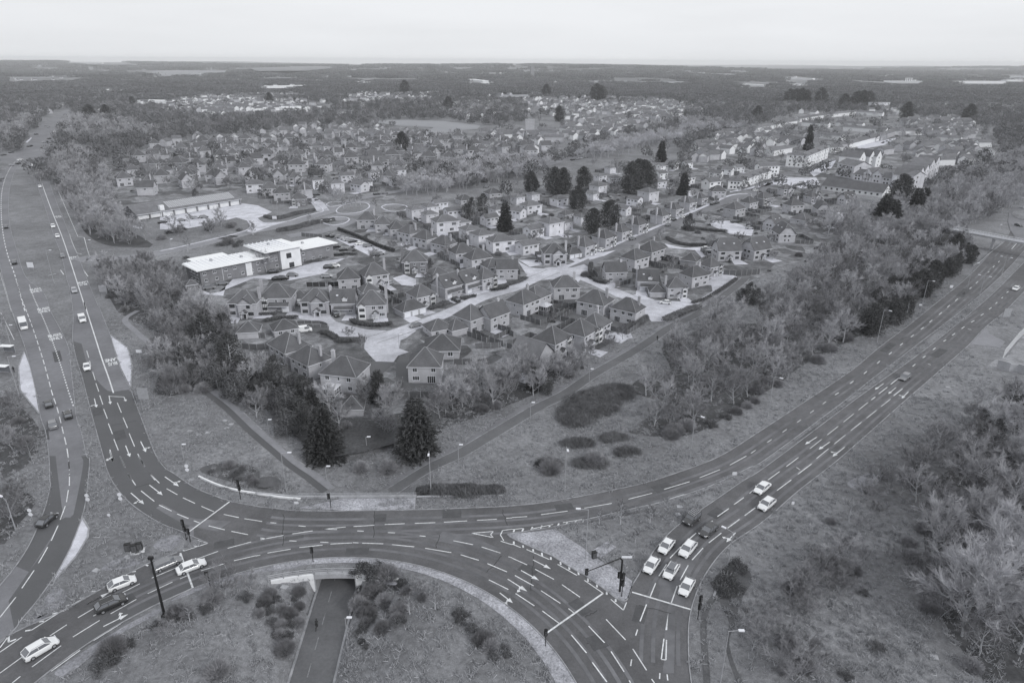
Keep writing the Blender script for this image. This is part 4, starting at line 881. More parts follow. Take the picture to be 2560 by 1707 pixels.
TYPES = {
 'frontgable': (dict(w=9.4, d=8, eh=5.1, rh=3.3, wing=(1.2, 4.6, 1.0), porch=1.0, chim=[(4.9, 0)], front=[('w', -3.3, 1), ('w', -3.3, 0), ('m', 2.3, 1), ('s', -.3, 0), ('w', 3.0, 0)], back=[('w', -2.5, 1), ('w', 2.5, 1), ('f', 0, 0)], right=[('s', 0, 1)], left=[('s', 1, 1)], dark=True, band=True), 'brick house with a projecting front gable'),
 'baylean': (dict(w=10, d=8.4, eh=5.1, rh=3.6, bay=(-3.3, 2.2, 4.8, True), porch=None, leanto=(1.3, 6.4, 1.6, 2.5), doors=[(3.0, 2.3)], chim=[(-5.2, 1.0)], front=[('s', 0.4, 1), ('m', 3.0, 1)], back=[('w', -2.5, 1), ('w', 2.5, 1), ('f', 0, 0)], right=[('s', 1, 1)]), 'hipped brick house with timbered bay and garage lean-to'),
 'dormerhouse': (dict(w=8.6, d=9, eh=4.6, rh=4.0, roof='gable', porch=None, dorm=[0.8], leanto=(0.3, 7, 1.5, 2.4), doors=[(-2.2, 2.2)], chim=[(-4.6, 0)], front=[('m', 2.6, 0)], back=[('w', -2, 1), ('w', 2, 1)], right=[('m', 0, 1)], rl=[(-2, 0)]), 'steep gabled house with white dormer over its porch'),
 'whitebay': (dict(w=9.2, d=8, eh=5.1, rh=3.7, bay=(-3.2, 2.3, 4.8, False), porch=1.2, front=[('m', 0.6, 1), ('w', 3.0, 1), ('w', 3.3, 0)], back=[('w', -2, 1), ('w', 2, 1), ('f', 1, 0)], right=[('s', 0, 1)], left=[('s', 0, 1)], pipes=True, chim=[(4.7, 1.5)]), 'hipped house with a full height white bay'),
 'pyrbay': (dict(w=8.2, d=8, eh=5.1, rh=3.5, bay=(2.5, 2.2, 4.7, True), porch=-.9, front=[('s', -.9, 1), ('m', -3, 1)], back=[('w', -2, 1), ('w', 2, 1)], left=[('m', 0, 1)], right=[('s', 1, 1)]), 'pyramid roofed house with black timbered bay'),
 'rear': (dict(w=10, d=8, eh=5.1, rh=3.5, front=[('m', -3, 1), ('m', 0.2, 1), ('w', 3, 1), ('f', -2, 0), ('w', 2.6, 0)], back=[('w', -2, 1), ('w', 2, 1)], right=[('s', 0, 1), ('m', 1, 0)], left=[('s', 0, 1), ('s', -1.5, 0)], chim=[(3.6, 1.2)], band=True), 'hipped brick house seen from its garden side'),
 'rearcons': (dict(w=10, d=8.4, eh=5.1, rh=3.5, front=[('m', -3, 1), ('s', 0.2, 1), ('m', 3, 1), ('m', 3.2, 0)], back=[('w', -2, 1)], right=[('s', 0, 1), ('m', -1.8, 0)], left=[('s', 0, 1)], chim=[(-3.6, 1.2)], cons=(-1.5, -6.0, 4.2, 3.4)), 'hipped house with a white glazed conservatory'),
 'pyramid': (dict(w=8.4, d=8, eh=5.0, rh=3.6, front=[('m', -2.4, 1), ('m', 2.4, 1), ('w', -2.2, 0), ('f', 1.8, 0)], back=[('m', -2, 1), ('m', 2, 1)], left=[('s', 0, 1)], right=[('s', -1, 1), ('m', 1.5, 0)], band=True), 'pyramid roofed brick house'),
 'sidegable': (dict(w=9.2, d=7, eh=5.0, rh=3.6, roof='gable', front=[('m', -2.6, 1), ('s', .5, 1), ('m', 2.6, 1), ('w', -2.4, 0), ('m', 2, 0)], back=[('m', 0, 1)], left=[('s', 0, 1), ('m', 0, 0)], right=[('m', 0, 1)], chim=[(2.6, 0)]), 'plain gabled brick house'),
 'whitegable': (dict(w=10, d=9, eh=5.0, rh=4.2, roof='gable', brick='brick1', tiles='roof2', front=[('s', -3, 1), ('s', 3, 1)], right=[('m', -2.4, 1), ('m', 2.4, 1), ('w', -2.4, 0), ('m', 1.5, 0)], left=[('m', 0, 1)]), 'house with a wide grey tiled gable roof'),
 'chalet': (dict(w=11, d=9, eh=5.0, rh=5.2, roof='half', porch=0, rl=[(-2.6, 0), (2.2, 0)], front=[('w', -3.4, 1), ('w', 3.4, 1), ('w', -3.6, 0), ('w', 3.6, 0)], left=[('m', -1.2, 1), ('m', 1.2, 1), ('s', -1, 0), ('s', 1, 0)], right=[('m', -1.2, 1), ('m', 1.2, 1), ('s', -1, 0), ('s', 1, 0)], dark=True, band=True), 'tall half hipped house with rooflights'),
 'porchhouse': (dict(w=8.8, d=8, eh=5.1, rh=3.4, brick='brick1', porch=0.6, bay=(2.9, 1.7, 4.7, False), front=[('m', -2.6, 1), ('w', -2.6, 0)], back=[('w', -2, 1), ('w', 2, 1)], left=[('s', 0, 1)], right=[('m', 0, 1)], chim=[(-4.5, 0)]), 'hipped house with white bay and pillared porch'),
 'cube': (dict(w=8, d=8, eh=5.6, rh=1.9, brick='brick3', front=[('s', -2, 1), ('s', 1.5, 1), ('s', 1.5, 0)], back=[('m', 0, 1)], right=[('s', -2, 1), ('s', 2, 1), ('s', 0, 0)], left=[('s', 0, 1)], tiles='roof2'), 'tall pale brick house with shallow pyramid roof'),
 'low': (dict(w=10, d=7.5, eh=4.9, rh=2.0, brick='brick3', tiles='roof2', front=[('w', -3, 1), ('w', 2.5, 1), ('m', -3, 0), ('w', 1.5, 0)], back=[('m', 0, 1)], right=[('m', 0, 1)], left=[('m', 0, 1)]), 'pale brick house with shallow hipped roof'),
 'lowgable': (dict(w=9.5, d=7, eh=4.9, rh=1.8, roof='gable', brick='brick3', tiles='roof2', front=[('w', -3, 1), ('m', 0, 1), ('w', 2.8, 1), ('w', -2.5, 0)], back=[('m', 0, 1)], right=[('m', 0, 1), ('m', 0, 0)], left=[('m', 0, 1)]), 'pale brick house with shallow gable roof'),
 'twobay': (dict(w=10, d=8, eh=5.1, rh=3.5, brick='brick2', bay=(-3.1, 2.2, 4.8, True), porch=0, front=[('s', 0, 1), ('w', 3.2, 1), ('w', 3.2, 0)], back=[('w', 0, 1)], right=[('s', 0, 1)], left=[('s', 0, 1)], chim=[(-5.2, 1)]), 'red brick house with dark bay'),
 'bungalow': (dict(w=8, d=7.4, eh=2.5, rh=2.5, front=[('m', -2, 0), ('m', 2, 0)], right=[('m', 0, 0)], left=[('s', 0, 0)]), 'single storey outbuilding with pyramid roof'),
 'garage': (dict(w=6.2, d=6, eh=2.4, rh=2.4, doors=None, front=[], right=[], left=[('s', 0, 0)]), 'small garage with pyramid roof'),
 'garages': (dict(w=9, d=6, eh=2.4, rh=2.5, doors=[(-3, 2.3), (0, 2.3), (3, 2.3)]), 'long garage with three white doors'),
 'whitehouse': (dict(w=9, d=7, eh=5, rh=2.0, roof='gable', brick='white', tiles='roof2', front=[('w', -2.8, 1), ('w', 2.8, 1), ('w', -2.8, 0), ('m', 2, 0)], back=[('m', 0, 1)], right=[('m', 0, 1)], left=[('m', 0, 1)]), 'white walled house with shallow gable roof'),
}
HP = {}
def house_proto(t):
    if t not in HP: HP[t] = None
    return HP[t]
HOUSES = []     # type, x, y, yaw, sx, sz
def hs_(tagc, lst, zone):
    for e in lst:
        x, y, t, yaw = e[:4]; sc_ = e[4] if len(e) > 4 else 1.0
        sc_ *= {'pale brick estate by the dark pines': 1.2, 'row above the straight estate road': 1.14, 'south side of the straight estate road': 1.08, 'estate beyond the tall cypress trees': 1.18, 'middle row west of the lane': 1.08, 'estate behind the long solar roofed hall': 1.15}.get(zone, 1.0)
        k = TYPES[t][0]; top = (k['eh']+k['rh'])*sc_; (u, v), = px(tagc, (x, y)); p = P(u, v, top)
        HOUSES.append([t, p.x, p.y, yaw, sc_, zone, e[5] if len(e) > 5 else False])
hs_('G', [(715, 285, 'frontgable', -88), (990, 228, 'baylean', -86, 1.05), (1325, 272, 'frontgable', -86), (1560, 278, 'dormerhouse', -84, .92), (1800, 290, 'whitebay', -82), (1600, 92, 'pyramid', -75, .95), (1815, 55, 'whitebay', -62, 1.0), (1190, 290, 'bungalow', -80, .85)], 'near west cul-de-sac')
hs_('G', [(750, 552, 'garage', -80), (1050, 535, 'bungalow', -62, .92), (1092, 650, 'rear', -135, 1.0), (1272, 762, 'rear', -132, .92), (1565, 848, 'rearcons', -103, 1.0), (1632, 1188, 'garage', -84, .9), (1775, 225, 'garage', -60), (2130, 370, 'garages', -50, 1.0)], 'near west cul-de-sac')
hs_('H', [(555, 775, 'pyramid', -90, 1.02), (700, 662, 'bungalow', -88, 1.25), (662, 532, 'bungalow', -60, .95), (815, 530, 'garage', -55), (945, 408, 'pyramid', -42, .96), (1130, 392, 'sidegable', -42, .95), (1395, 282, 'rear', -40, .95), (1495, 250, 'rearcons', -38, .9), (1752, 162, 'rear', -84, .95), (2010, 285, 'rear', -122, 1.0), (1640, 590, 'pyrbay', -38, 1.0), (1880, 528, 'pyrbay', -36, 1.0), (2000, 480, 'whitebay', -36, .92), (1470, 705, 'whitegable', -128, .92)], 'near east cul-de-sac')
hs_('H', [(515, 235, 'pyrbay', -52, .93), (735, 150, 'dormerhouse', -46, .92), (905, 112, 'dormerhouse', -46, .92), (1055, 95, 'pyrbay', -48, .9), (1250, 22, 'sidegable', -85, .9), (660, 92, 'bungalow', -60, .9)], 'upper side of the paved lane')
hs_('I', [(585, 352, 'rear', -125, .92), (470, 45, 'sidegable', -84, .9), (755, 110, 'dormerhouse', -98, .88), (830, 238, 'garage', -92, .9), (990, 180, 'porchhouse', -84, .84), (1155, 80, 'rear', -60, .88), (1290, 8, 'pyrbay', -58, .84)], 'east end of the estate')
hs_('L', [(62, 472, 'rear', -86, .9), (210, 512, 'pyramid', -84, .85), (330, 560, 'pyramid', -70, .8), (448, 592, 'rear', -130, .85), (595, 640, 'rear', -128, .85), (765, 690, 'rear', -128, .85), (935, 762, 'rear', -60, .85), (1078, 810, 'rear', -58, .88), (1215, 900, 'bungalow', -60, .95), (500, 830, 'twobay', -84, .92)], 'middle row west of the lane')
hs_('L', [(500, 415, 'cube', -55, .75), (640, 390, 'cube', -55, .75), (730, 360, 'lowgable', -60, .7), (960, 315, 'bungalow', -60, .9), (1220, 255, 'bungalow', -60, .95), (640, 457, 'cube', -60, .75), (780, 503, 'low', -65, 1.0), (920, 530, 'low', -55, .75), (1010, 590, 'cube', -60, .85), (1115, 632, 'cube', -55, .85), (1190, 492, 'lowgable', -55, .72), (1265, 410, 'cube', -55, .8), (1445, 432, 'lowgable', -125, .72), (1570, 372, 'low', -55, .85), (1590, 290, 'cube', -55, .62), (1450, 312, 'cube', -55, .65), (1830, 320, 'low', -50, .75), (1890, 460, 'bungalow', -50, .65), (1752, 518, 'cube', -52, .98), (1885, 540, 'cube', -52, .6), (1595, 590, 'lowgable', -50, .75), (1290, 682, 'low', -65, .9), (1440, 690, 'lowgable', -60, .75), (1535, 732, 'lowgable', -55, .75), (1785, 762, 'frontgable', -84, .85), (1965, 800, 'garages', -60, .72), (2035, 490, 'cube', -50, .6), (2190, 202, 'cube', -48, .85), (2140, 285, 'cube', -45, .6), (850, 430, 'lowgable', -60, .75)], 'pale brick estate by the dark pines')
hs_('M', [(225, 700, 'porchhouse', -42, .85), (410, 630, 'porchhouse', -42, .85), (562, 582, 'porchhouse', -42, .8), (712, 515, 'porchhouse', -42, .85), (930, 440, 'porchhouse', -42, .82), (1055, 390, 'porchhouse', -42, .76), (1180, 332, 'porchhouse', -42, .78), (1292, 300, 'porchhouse', -42, .7), (1452, 232, 'rear', -85, .78)], 'row above the straight estate road')
hs_('M', [(840, 738, 'rear', -45, .92), (695, 810, 'rear', -48, .88), (1205, 848, 'garage', -120, 1.0), (1545, 710, 'chalet', -84, .86), (1815, 700, 'chalet', -62, .86), (2068, 570, 'chalet', -178, .82), (2240, 482, 'bungalow', -50, 1.1), (1975, 500, 'chalet', -50, .72), (2155, 352, 'rear', -70, .85), (1880, 290, 'twobay', -60, .85), (1742, 332, 'rear', -50, .8), (1612, 380, 'rear', -50, .9), (2080, 222, 'frontgable', -70, .75), (2320, 292, 'frontgable', -60, .7)], 'south side of the straight estate road')
hs_('N', [(790, 850, 'chalet', -68, .72), (560, 930, 'chalet', -5, .72), (480, 830, 'frontgable', -60, .7), (620, 1, 'low', -60, .8)][:3], 'south side of the straight estate road')
hs_('M', [(352, 190, 'cube', -50, .85), (300, 280, 'lowgable', -130, .6), (370, 122, 'low', -50, .65), (505, 140, 'low', -60, .65), (462, 50, 'cube', -50, .66), (690, 330, 'lowgable', -130, .7), (580, 412, 'lowgable', -130, .7), (815, 250, 'cube', -50, .98), (930, 95, 'whitehouse', -55, .75), (910, 170, 'low', -55, .75), (1175, 130, 'whitehouse', -60, .8), (1395, 160, 'whitehouse', -60, .95), (1440, 90, 'whitehouse', -125, .8), (1545, 62, 'whitehouse', -125, .75), (1640, 40, 'whitehouse', -60, .75), (1030, 5, 'whitehouse', -125, .85), (940, 30, 'whitehouse', -60, .7), (1170, 5, 'whitehouse', -60, .7), (1180, 260, 'cube', -50, .5)], 'estate beyond the tall cypress trees')
hs_('K', [(1430, 150, 'cube', -55, .85), (1610, 175, 'cube', -60, .95), (1560, 190, 'low', -60, .6), (1830, 190, 'lowgable', -125, .9), (1900, 180, 'cube', -55, .6), (1710, 110, 'lowgable', -60, .9), (1960, 90, 'cube', -60, .7), (2180, 140, 'low', -60, .9), (2190, 65, 'low', -60, .8), (1090, 70, 'frontgable', -60, .8), (1230, 110, 'frontgable', -60, .85), (990, 40, 'frontgable', -70, .75), (870, 180, 'low', -70, 1.0, True), (1000, 200, 'rear', -70, .85), (1110, 240, 'rear', -70, .85), (1270, 300, 'twobay', -80, .75)], 'estate behind the long solar roofed hall')
# a looser belt of estate houses beyond: laid out in rows along curved closes
def closes(tagc, pg, rows, types, zone, seed, sp=13.0, depth=25.0, scale=.85, yaw0=-60):
    rnd = random.Random(seed); wp = [(p.x, p.y) for p in W(px(tagc, *pg))]
    a = math.radians(rows); ux, uy = math.cos(a), math.sin(a); vx, vy = -uy, ux
    cs = [(p[0]*ux+p[1]*uy, p[0]*vx+p[1]*vy) for p in wp]
    s0, s1 = min(c[0] for c in cs), max(c[0] for c in cs); t0, t1 = min(c[1] for c in cs), max(c[1] for c in cs)
    t = t0; j = 0
    while t < t1:
        s = s0+rnd.uniform(0, sp)
        while s < s1:
            tt = t+math.sin(s*0.035+j*1.9)*depth*0.35+rnd.uniform(-2, 2)
            x, y = s*ux+tt*vx, s*uy+tt*vy
            if in_poly(x, y, wp) and all((x-h[1])**2+(y-h[2])**2 > 190 for h in HOUSES[-400:]) and rnd.random() > .12:
                yaw = rows-90+(180 if j % 2 else 0)+math.degrees(math.cos(s*0.035+j*1.9)*.35*depth*.035)+rnd.choice((0, 0, 90, 0))
                HOUSES.append([rnd.choice(types), x, y, yaw, scale*rnd.uniform(.9, 1.08), zone, True])
            s += sp*rnd.uniform(.95, 1.35)
        t += depth*rnd.uniform(.42, .62); j += 1
brickt = ['frontgable', 'rear', 'pyramid', 'twobay', 'rear', 'sidegable', 'bungalow', 'porchhouse']
closes('S', [(275, 455), (285, 380), (380, 350), (520, 350), (640, 340), (760, 345), (900, 375), (960, 400), (880, 440), (790, 455), (720, 470), (650, 440), (540, 430), (440, 440)], 15, brickt, 'first brick estate beyond the hall', 5, 17, 31, 1.12)
closes('S', [(330, 350), (430, 318), (560, 315), (720, 290), (860, 295), (1000, 320), (1180, 330), (1330, 352), (1200, 362), (980, 385), (760, 342), (520, 345)], 8, brickt, 'second brick estate', 6, 17, 34, 1.1)
NEARH = [h for h in HOUSES]
FARH = []
def far_cluster(tagc, pg, sp, seed, wht, skip=.3):
    rnd = random.Random(seed); wp = [(p.x, p.y) for p in W(px(tagc, *pg))]
    for x, y in spread(wp, sp, rnd, .4):
        if rnd.random() < skip: continue
        FARH.append((x, y, rnd.choice((10, 35, 100, 125, 60)) + rnd.uniform(-8, 8), rnd.uniform(8, 15), rnd.random() < wht))
far_cluster('O', [(1150, 440), (1300, 400), (1900, 370), (2080, 380), (2110, 480), (1800, 500), (1450, 530), (1200, 490)], 26, 1, .55)
far_cluster('O', [(640, 370), (780, 330), (1300, 280), (1560, 290), (1350, 330), (900, 360)], 45, 2, .3, .5)
far_cluster('O', [(660, 560), (900, 520), (1000, 560), (960, 640), (760, 620)], 30, 3, .3, .5)
far_cluster('Q', [(0, 390), (200, 370), (700, 370), (680, 420), (160, 440), (0, 440)], 30, 4, .4)
far_cluster('Q', [(560, 460), (900, 400), (1200, 470), (1150, 570), (980, 560), (700, 520)], 26, 5, .3, .4)
far_cluster('Q', [(1240, 410), (1500, 400), (1800, 400), (2352, 430), (2352, 520), (2050, 620), (1850, 600), (1560, 560), (1350, 480)], 24, 6, .35, .2)
far_cluster('Q', [(1500, 600), (1800, 590), (2000, 640), (1900, 700), (1560, 700)], 20, 7, .3, .2)
far_cluster('Q', [(900, 640), (1250, 640), (1400, 690), (1300, 820), (950, 760)], 18, 8, .3, .35)
far_cluster('R', [(0, 440), (200, 400), (330, 430), (180, 500), (0, 490)], 24, 9, .4)
far_cluster('R', [(1500, 560), (1900, 540), (2050, 620), (2000, 700), (1600, 640)], 18, 10, .2, .2)
far_cluster('R', [(1480, 760), (1700, 720), (2150, 740), (2100, 830), (1800, 880), (1560, 800)], 15, 11, .4, .3)
far_cluster('R', [(0, 800), (300, 640), (700, 640), (820, 700), (700, 780), (300, 800), (180, 860)], 15, 12, .5, .35)
far_cluster('O', [(0, 440), (200, 420), (160, 520), (0, 560)], 40, 13, .3, .5)
far_cluster('R', [(1130, 360), (1260, 350), (1400, 365), (1250, 385)], 50, 14, .5, .4)
far_cluster('X', [(0, 200), (700, 205), (1300, 200), (1900, 215), (2560, 225), (2560, 300), (1800, 290), (1200, 280), (600, 300), (0, 300)], 62, 21, .45, .45)
far_cluster('X', [(0, 182), (2560, 190), (2560, 206), (1300, 196), (0, 198)], 150, 22, .5, .4)
def build_houses():
    rnd = random.Random(3)
    allh = sorted(HOUSES, key=lambda h: math.hypot(h[1], h[2]))
    near = allh[:285]
    for h in allh[285:]: FARH.append((h[1], h[2], h[3], 9, False))
    used = {}
    res = []
    for h in near:
        t, x, y, yaw, s, zone = h[:6]
        mirror = rnd.random() < .3 and h[6]
        key = t
        if key not in used:
            k = TYPES[t][0]; root = make_house(**k); used[key] = root
        else: root = copy_tree(used[key])
        root.location = (x, y, Hgt(x, y)); root.rotation_euler = (0, 0, math.radians(yaw+90)); root.scale = (-s if mirror else s, s, s)
        root['category'] = 'house' if t not in ('garage', 'garages', 'bungalow') else ('garage' if t != 'bungalow' else 'outbuilding'); root['group'] = ('houses' if root['category'] == 'house' else 'garages and outbuildings')+' of the estates'
        if t in ('garage', 'garages'): root.name = 'garage'
        elif t == 'bungalow': root.name = 'outbuilding'
        res.append((root, TYPES[t][1], zone, x, y))
    return res
def far_houses():
    mb = MB()
    for x, y, a, w_, wh in FARH:
        z = Hgt(x, y); mt = Matrix.Translation((x, y, z)) @ Matrix.Rotation(math.radians(a), 4, 'Z'); d_ = 7.5; eh = 5; rh = 2.8
        mb.box(-w_/2, w_/2, -d_/2, d_/2, -.5, eh, 1 if wh else 0, mat=mt)
        vs = [(-w_/2-.3, -d_/2-.3, eh-.1), (w_/2+.3, -d_/2-.3, eh-.1), (w_/2+.3, d_/2+.3, eh-.1), (-w_/2-.3, d_/2+.3, eh-.1), (-w_/2-.3, 0, eh+rh), (w_/2+.3, 0, eh+rh)]
        vs = [mt @ Vector(v) for v in vs]; n0 = len(mb.v)
        mb.add(vs, [(0, 1, 5, 4), (2, 3, 4, 5)], 2); mb.add([mt @ Vector(v) for v in ((-w_/2, -d_/2, eh), (-w_/2, d_/2, eh), (-w_/2, 0, eh+rh-.1), (w_/2, -d_/2, eh), (w_/2, d_/2, eh), (w_/2, 0, eh+rh-.1))], [(0, 1, 2), (3, 4, 5)], 1 if wh or (x*7 % 3 < 1) else 0)
    o = mb.build('distant_houses', [M['brick1'], M['white'], M['roof2']]); tag(o, kind='stuff', label='hundreds of small houses of the far town among the trees')
# labels: each house is found by its look and by its turn in its row
def label_rows(items, rows_of, catphrase):
    """items: (obj, look, zone, x, y). Ranks inside the same look and zone, in rows running from the near side."""
    byz = {}
    for it in items: byz.setdefault((it[1], it[2]), []).append(it)
    for (look, zone), L_ in byz.items():
        if len(L_) == 1:
            L_[0][0]['label'] = catphrase(look, None, None, zone); continue
        L_.sort(key=lambda it: -proj(it[3], it[4], 0)[1])
        rws = [L_[i:i+rows_of] for i in range(0, len(L_), rows_of)]
        for ri, rw in enumerate(rws):
            rw.sort(key=lambda it: proj(it[3], it[4], 0)[0])
            for ci, it in enumerate(rw): it[0]['label'] = catphrase(look, ORD[ci] if len(rw) > 1 else None, ORD[ri] if len(rws) > 1 else None, zone)
# ------------------------------------------------------------------ larger buildings, each with its own frame on the ground
def bframe(name, tagc, a, b, label, cat, group=None):
    pa, pb = W(px(tagc, a, b)); d = pb-pa; L_ = d.length; ang = math.atan2(d.y, d.x)
    return empty(name, (pa.x, pa.y, Hgt(pa.x, pa.y)), ang, label, cat, group), L_
def windows_row(root, L_, z, n, kind='m', y=-0.002, x0=1.2, x1=None, me=None):
    x1 = L_-1.2 if x1 is None else x1
    for i in range(n): put((me or WM)[kind], 'window', root, (x0+(x1-x0)*(i+.5)/n, y, z), 0)
def slab_roof(mb, x0, x1, y0, y1, zf, zb, th=.35, m=0):
    vs = [(x0, y0, zf), (x1, y0, zf), (x1, y1, zb), (x0, y1, zb)]; vs += [(v[0], v[1], v[2]-th) for v in vs]
    mb.add(vs, [(0, 1, 2, 3), (7, 6, 5, 4), (0, 4, 5, 1), (1, 5, 6, 2), (2, 6, 7, 3), (3, 7, 4, 0)], m)
M['seam'] = mat('roof_seam', 0.8)
# long hall with the solar roof
t, L_ = bframe('supermarket_hall', 'F', (1085, 857), (1888, 727), 'long low hall with solar panels on its pitched roof and white shopfront bays', 'hall')
D_ = 17.0
mb = MB(); mb.box(0, L_, 1.8, D_, -.5, 3.6); mb.add([(0, 0, 3.6), (0, D_, 3.6), (0, D_/2, 7.0), (L_, 0, 3.6), (L_, D_, 3.6), (L_, D_/2, 7.0)], [(0, 1, 2), (3, 4, 5)]); mb.build('wall', M['brick2'], t)
mb = MB(); roof_mesh(mb, L_, D_, 3.6, 3.5, 'gable', ov=.7, cx=L_/2, cy=D_/2); rf = mb.build('roof', [M['roof2'], M['ridge'], M['frame']], t)
mb = MB(); pitch = 3.5/(D_/2)
def slope_pt(x, y, up=.12): return (x, y, 3.6+pitch*y+up)
cols, rows_ = 34, 5; xa, xb, ya, yb = L_*.30, L_*.96, 1.3, D_/2-.9
for i in range(cols):
    for j in range(rows_):
        x0 = xa+(xb-xa)*i/cols+.09; x1 = xa+(xb-xa)*(i+1)/cols-.09; y0 = ya+(yb-ya)*j/rows_+.08; y1 = ya+(yb-ya)*(j+1)/rows_-.08
        mb.add([slope_pt(x0, y0), slope_pt(x1, y0), slope_pt(x1, y1), slope_pt(x0, y1)], [(0, 1, 2, 3)])
mb.build('solar_array', M['solar'], rf)
nb = 9
for i in range(nb+1):
    x = L_*i/nb; mb = MB(); mb.box(x-.3, x+.3, -.1, 1.8, 0, 3.25); mb.build('pier', M['brick2'], t)
for i in range(nb):
    mb = MB(); x0, x1 = L_*i/nb+.3, L_*(i+1)/nb-.3
    mb.box(x0, x1, .9, 1.2, 0 if i > 1 else .4, 2.9); mb.build('shopfront_panel', M['white'], t)
mb = MB(); mb.box(L_*.21, L_*.25, .2, 2.2, 0, 6.3); mb.build('sign_tower', M['white'], t)
for y in (4.5, 12): put(WM['w'], 'window', t, (-.002, y, 1.8), -math.pi/2)
put(WM['m'], 'window', t, (-.002, D_/2, 4.9), -math.pi/2)
# white roofed office block in three parts
t, L_ = bframe('office_building', 'K', (385, 1152), (1005, 1022), 'two storey brick office block with bright white overhanging roofs', 'office')
def office(root, x0, x1, y0, y1, h, brickm='brick2'):
    mb = MB(); mb.box(x0, x1, y0, y1, -.5, h); return mb.build('wall', M[brickm], root)
office(t, 0, L_, 0, 13.5, 5.8); office(t, 3.5, L_*.62, 13.5, 19, 5.6)
mb = MB(); slab_roof(mb, -1.6, L_+.4, -1.5, 14.2, 6.25, 6.0); mb.build('roof', M['wroof'], t)
mb = MB(); slab_roof(mb, 3.0, L_*.62+.5, 14.0, 20, 5.95, 5.9); mb.build('roof', M['wroof'], t)
for k, fx in enumerate((.06, .2, .36, .49, .72, .84, .95)): put(WM['m'], 'window', t, (L_*fx, -.002, 4.3), 0)
for k, fx in enumerate((.07, .22, .40, .60, .74, .85)): put(WM['m'], 'window', t, (L_*fx, -.002, 1.6), 0)
mb = MB(); mb.box(L_*.655, L_*.70+1.2, -.12, -.002, 0, 5.2); mb.build('stair_window', M['white'], t)
for fx in (.31, .655): mb = MB(); mb.tube((L_*fx, -.12, 0), (L_*fx, -.12, 5.7), .09, .09, 5); mb.build('drainpipe', M['frame'], t)
for y in (3, 6, 9):
    for z in (1.6, 4.2): put(WM['w'], 'window', t, (-.002, y, z), -math.pi/2)
L2 = L_
dirx = 0.0
pa, pb = W(px('K', (1005, 1022), (1288, 962))); LB = (pb-pa).length
pc = W(px('K', (1600, 897)))[0]; LC = (pc-pb).length
office(t, L2, L2+LB*.36, .4, 15, 7.4)
mb = MB(); mb.box(L2+LB*.36, L2+LB, -1.3, 15, -.5, 7.9); mb.build('entrance_block', M['white'], t)
mb = MB(); slab_roof(mb, L2-2.2, L2+LB+1.0, -2.6, 16.5, 8.6, 8.1); mb.build('roof', M['wroof'], t)
for x, z in ((L2+LB*.12, 4.3), (L2+LB*.27, 4.3), (L2+LB*.27, 1.6)): put(WM['m'], 'window', t, (x, .398, z), 0)
put(WMD['f'], 'window', t, (L2+LB*.62, -1.302, 5.2), 0); put(WMD['f'], 'door', t, (L2+LB*.68, -1.302, 1.15), 0)
office(t, L2+LB+.01, L2+LB+LC, .2, 14, 6.0)
mb = MB(); slab_roof(mb, L2+LB+1.0, L2+LB+LC+1.6, -1.3, 15, 6.7, 6.3); mb.build('roof', M['wroof'], t)
for fx in (.12, .84): put(WM['m'], 'window', t, (L2+LB+LC*fx, .198, 4.4), 0)
for fx in (.14, .4, .6): put(WM['m'], 'window', t, (L2+LB+LC*fx, .198, 1.7), 0)
mb = MB()
for i in range(int((L2+1)/1.8)): mb.box(-1.2+i*1.8, -1.2+i*1.8+.05, -1.4, 14.1, 6.05, 6.27)
mb.build('roof_seams', M['seam'], t)
mb = MB()
for i in range(int(LB/1.8)+1): mb.box(L2-2+i*1.8, L2-2+i*1.8+.05, -2.5, 16.4, 8.2, 8.62)
mb.build('roof_seams', M['seam'], t)
for x, y, z in ((8, 9, 6.1), (19, 6, 6.1), (L2+LB+6, 8, 6.5), (L2+5, 9, 8.3)): mb = MB(); mb.box(x, x+.9, y, y+.9, z, z+.75); mb.build('roof_vent', M['steel'], t)
t2, L_ = bframe('bin_store', 'G', (232, 300), (330, 285), 'small slatted shelter with tiled roof beside the brick office', 'shelter')
mb = MB(); mb.box(0, L_, 0, 4, -.3, 2.4); mb.build('wall', M['brick2'], t2); mb = MB(); roof_mesh(mb, L_, 4, 2.4, 1.4, 'hip', ov=.3, cx=L_/2, cy=2); mb.build('roof', [M['roof1'], M['ridge'], M['frame']], t2)
mb = MB(); mb.box(-.12, -.02, 0, 4, 0, 2.3); mb.build('gate', M['frame'], t2)
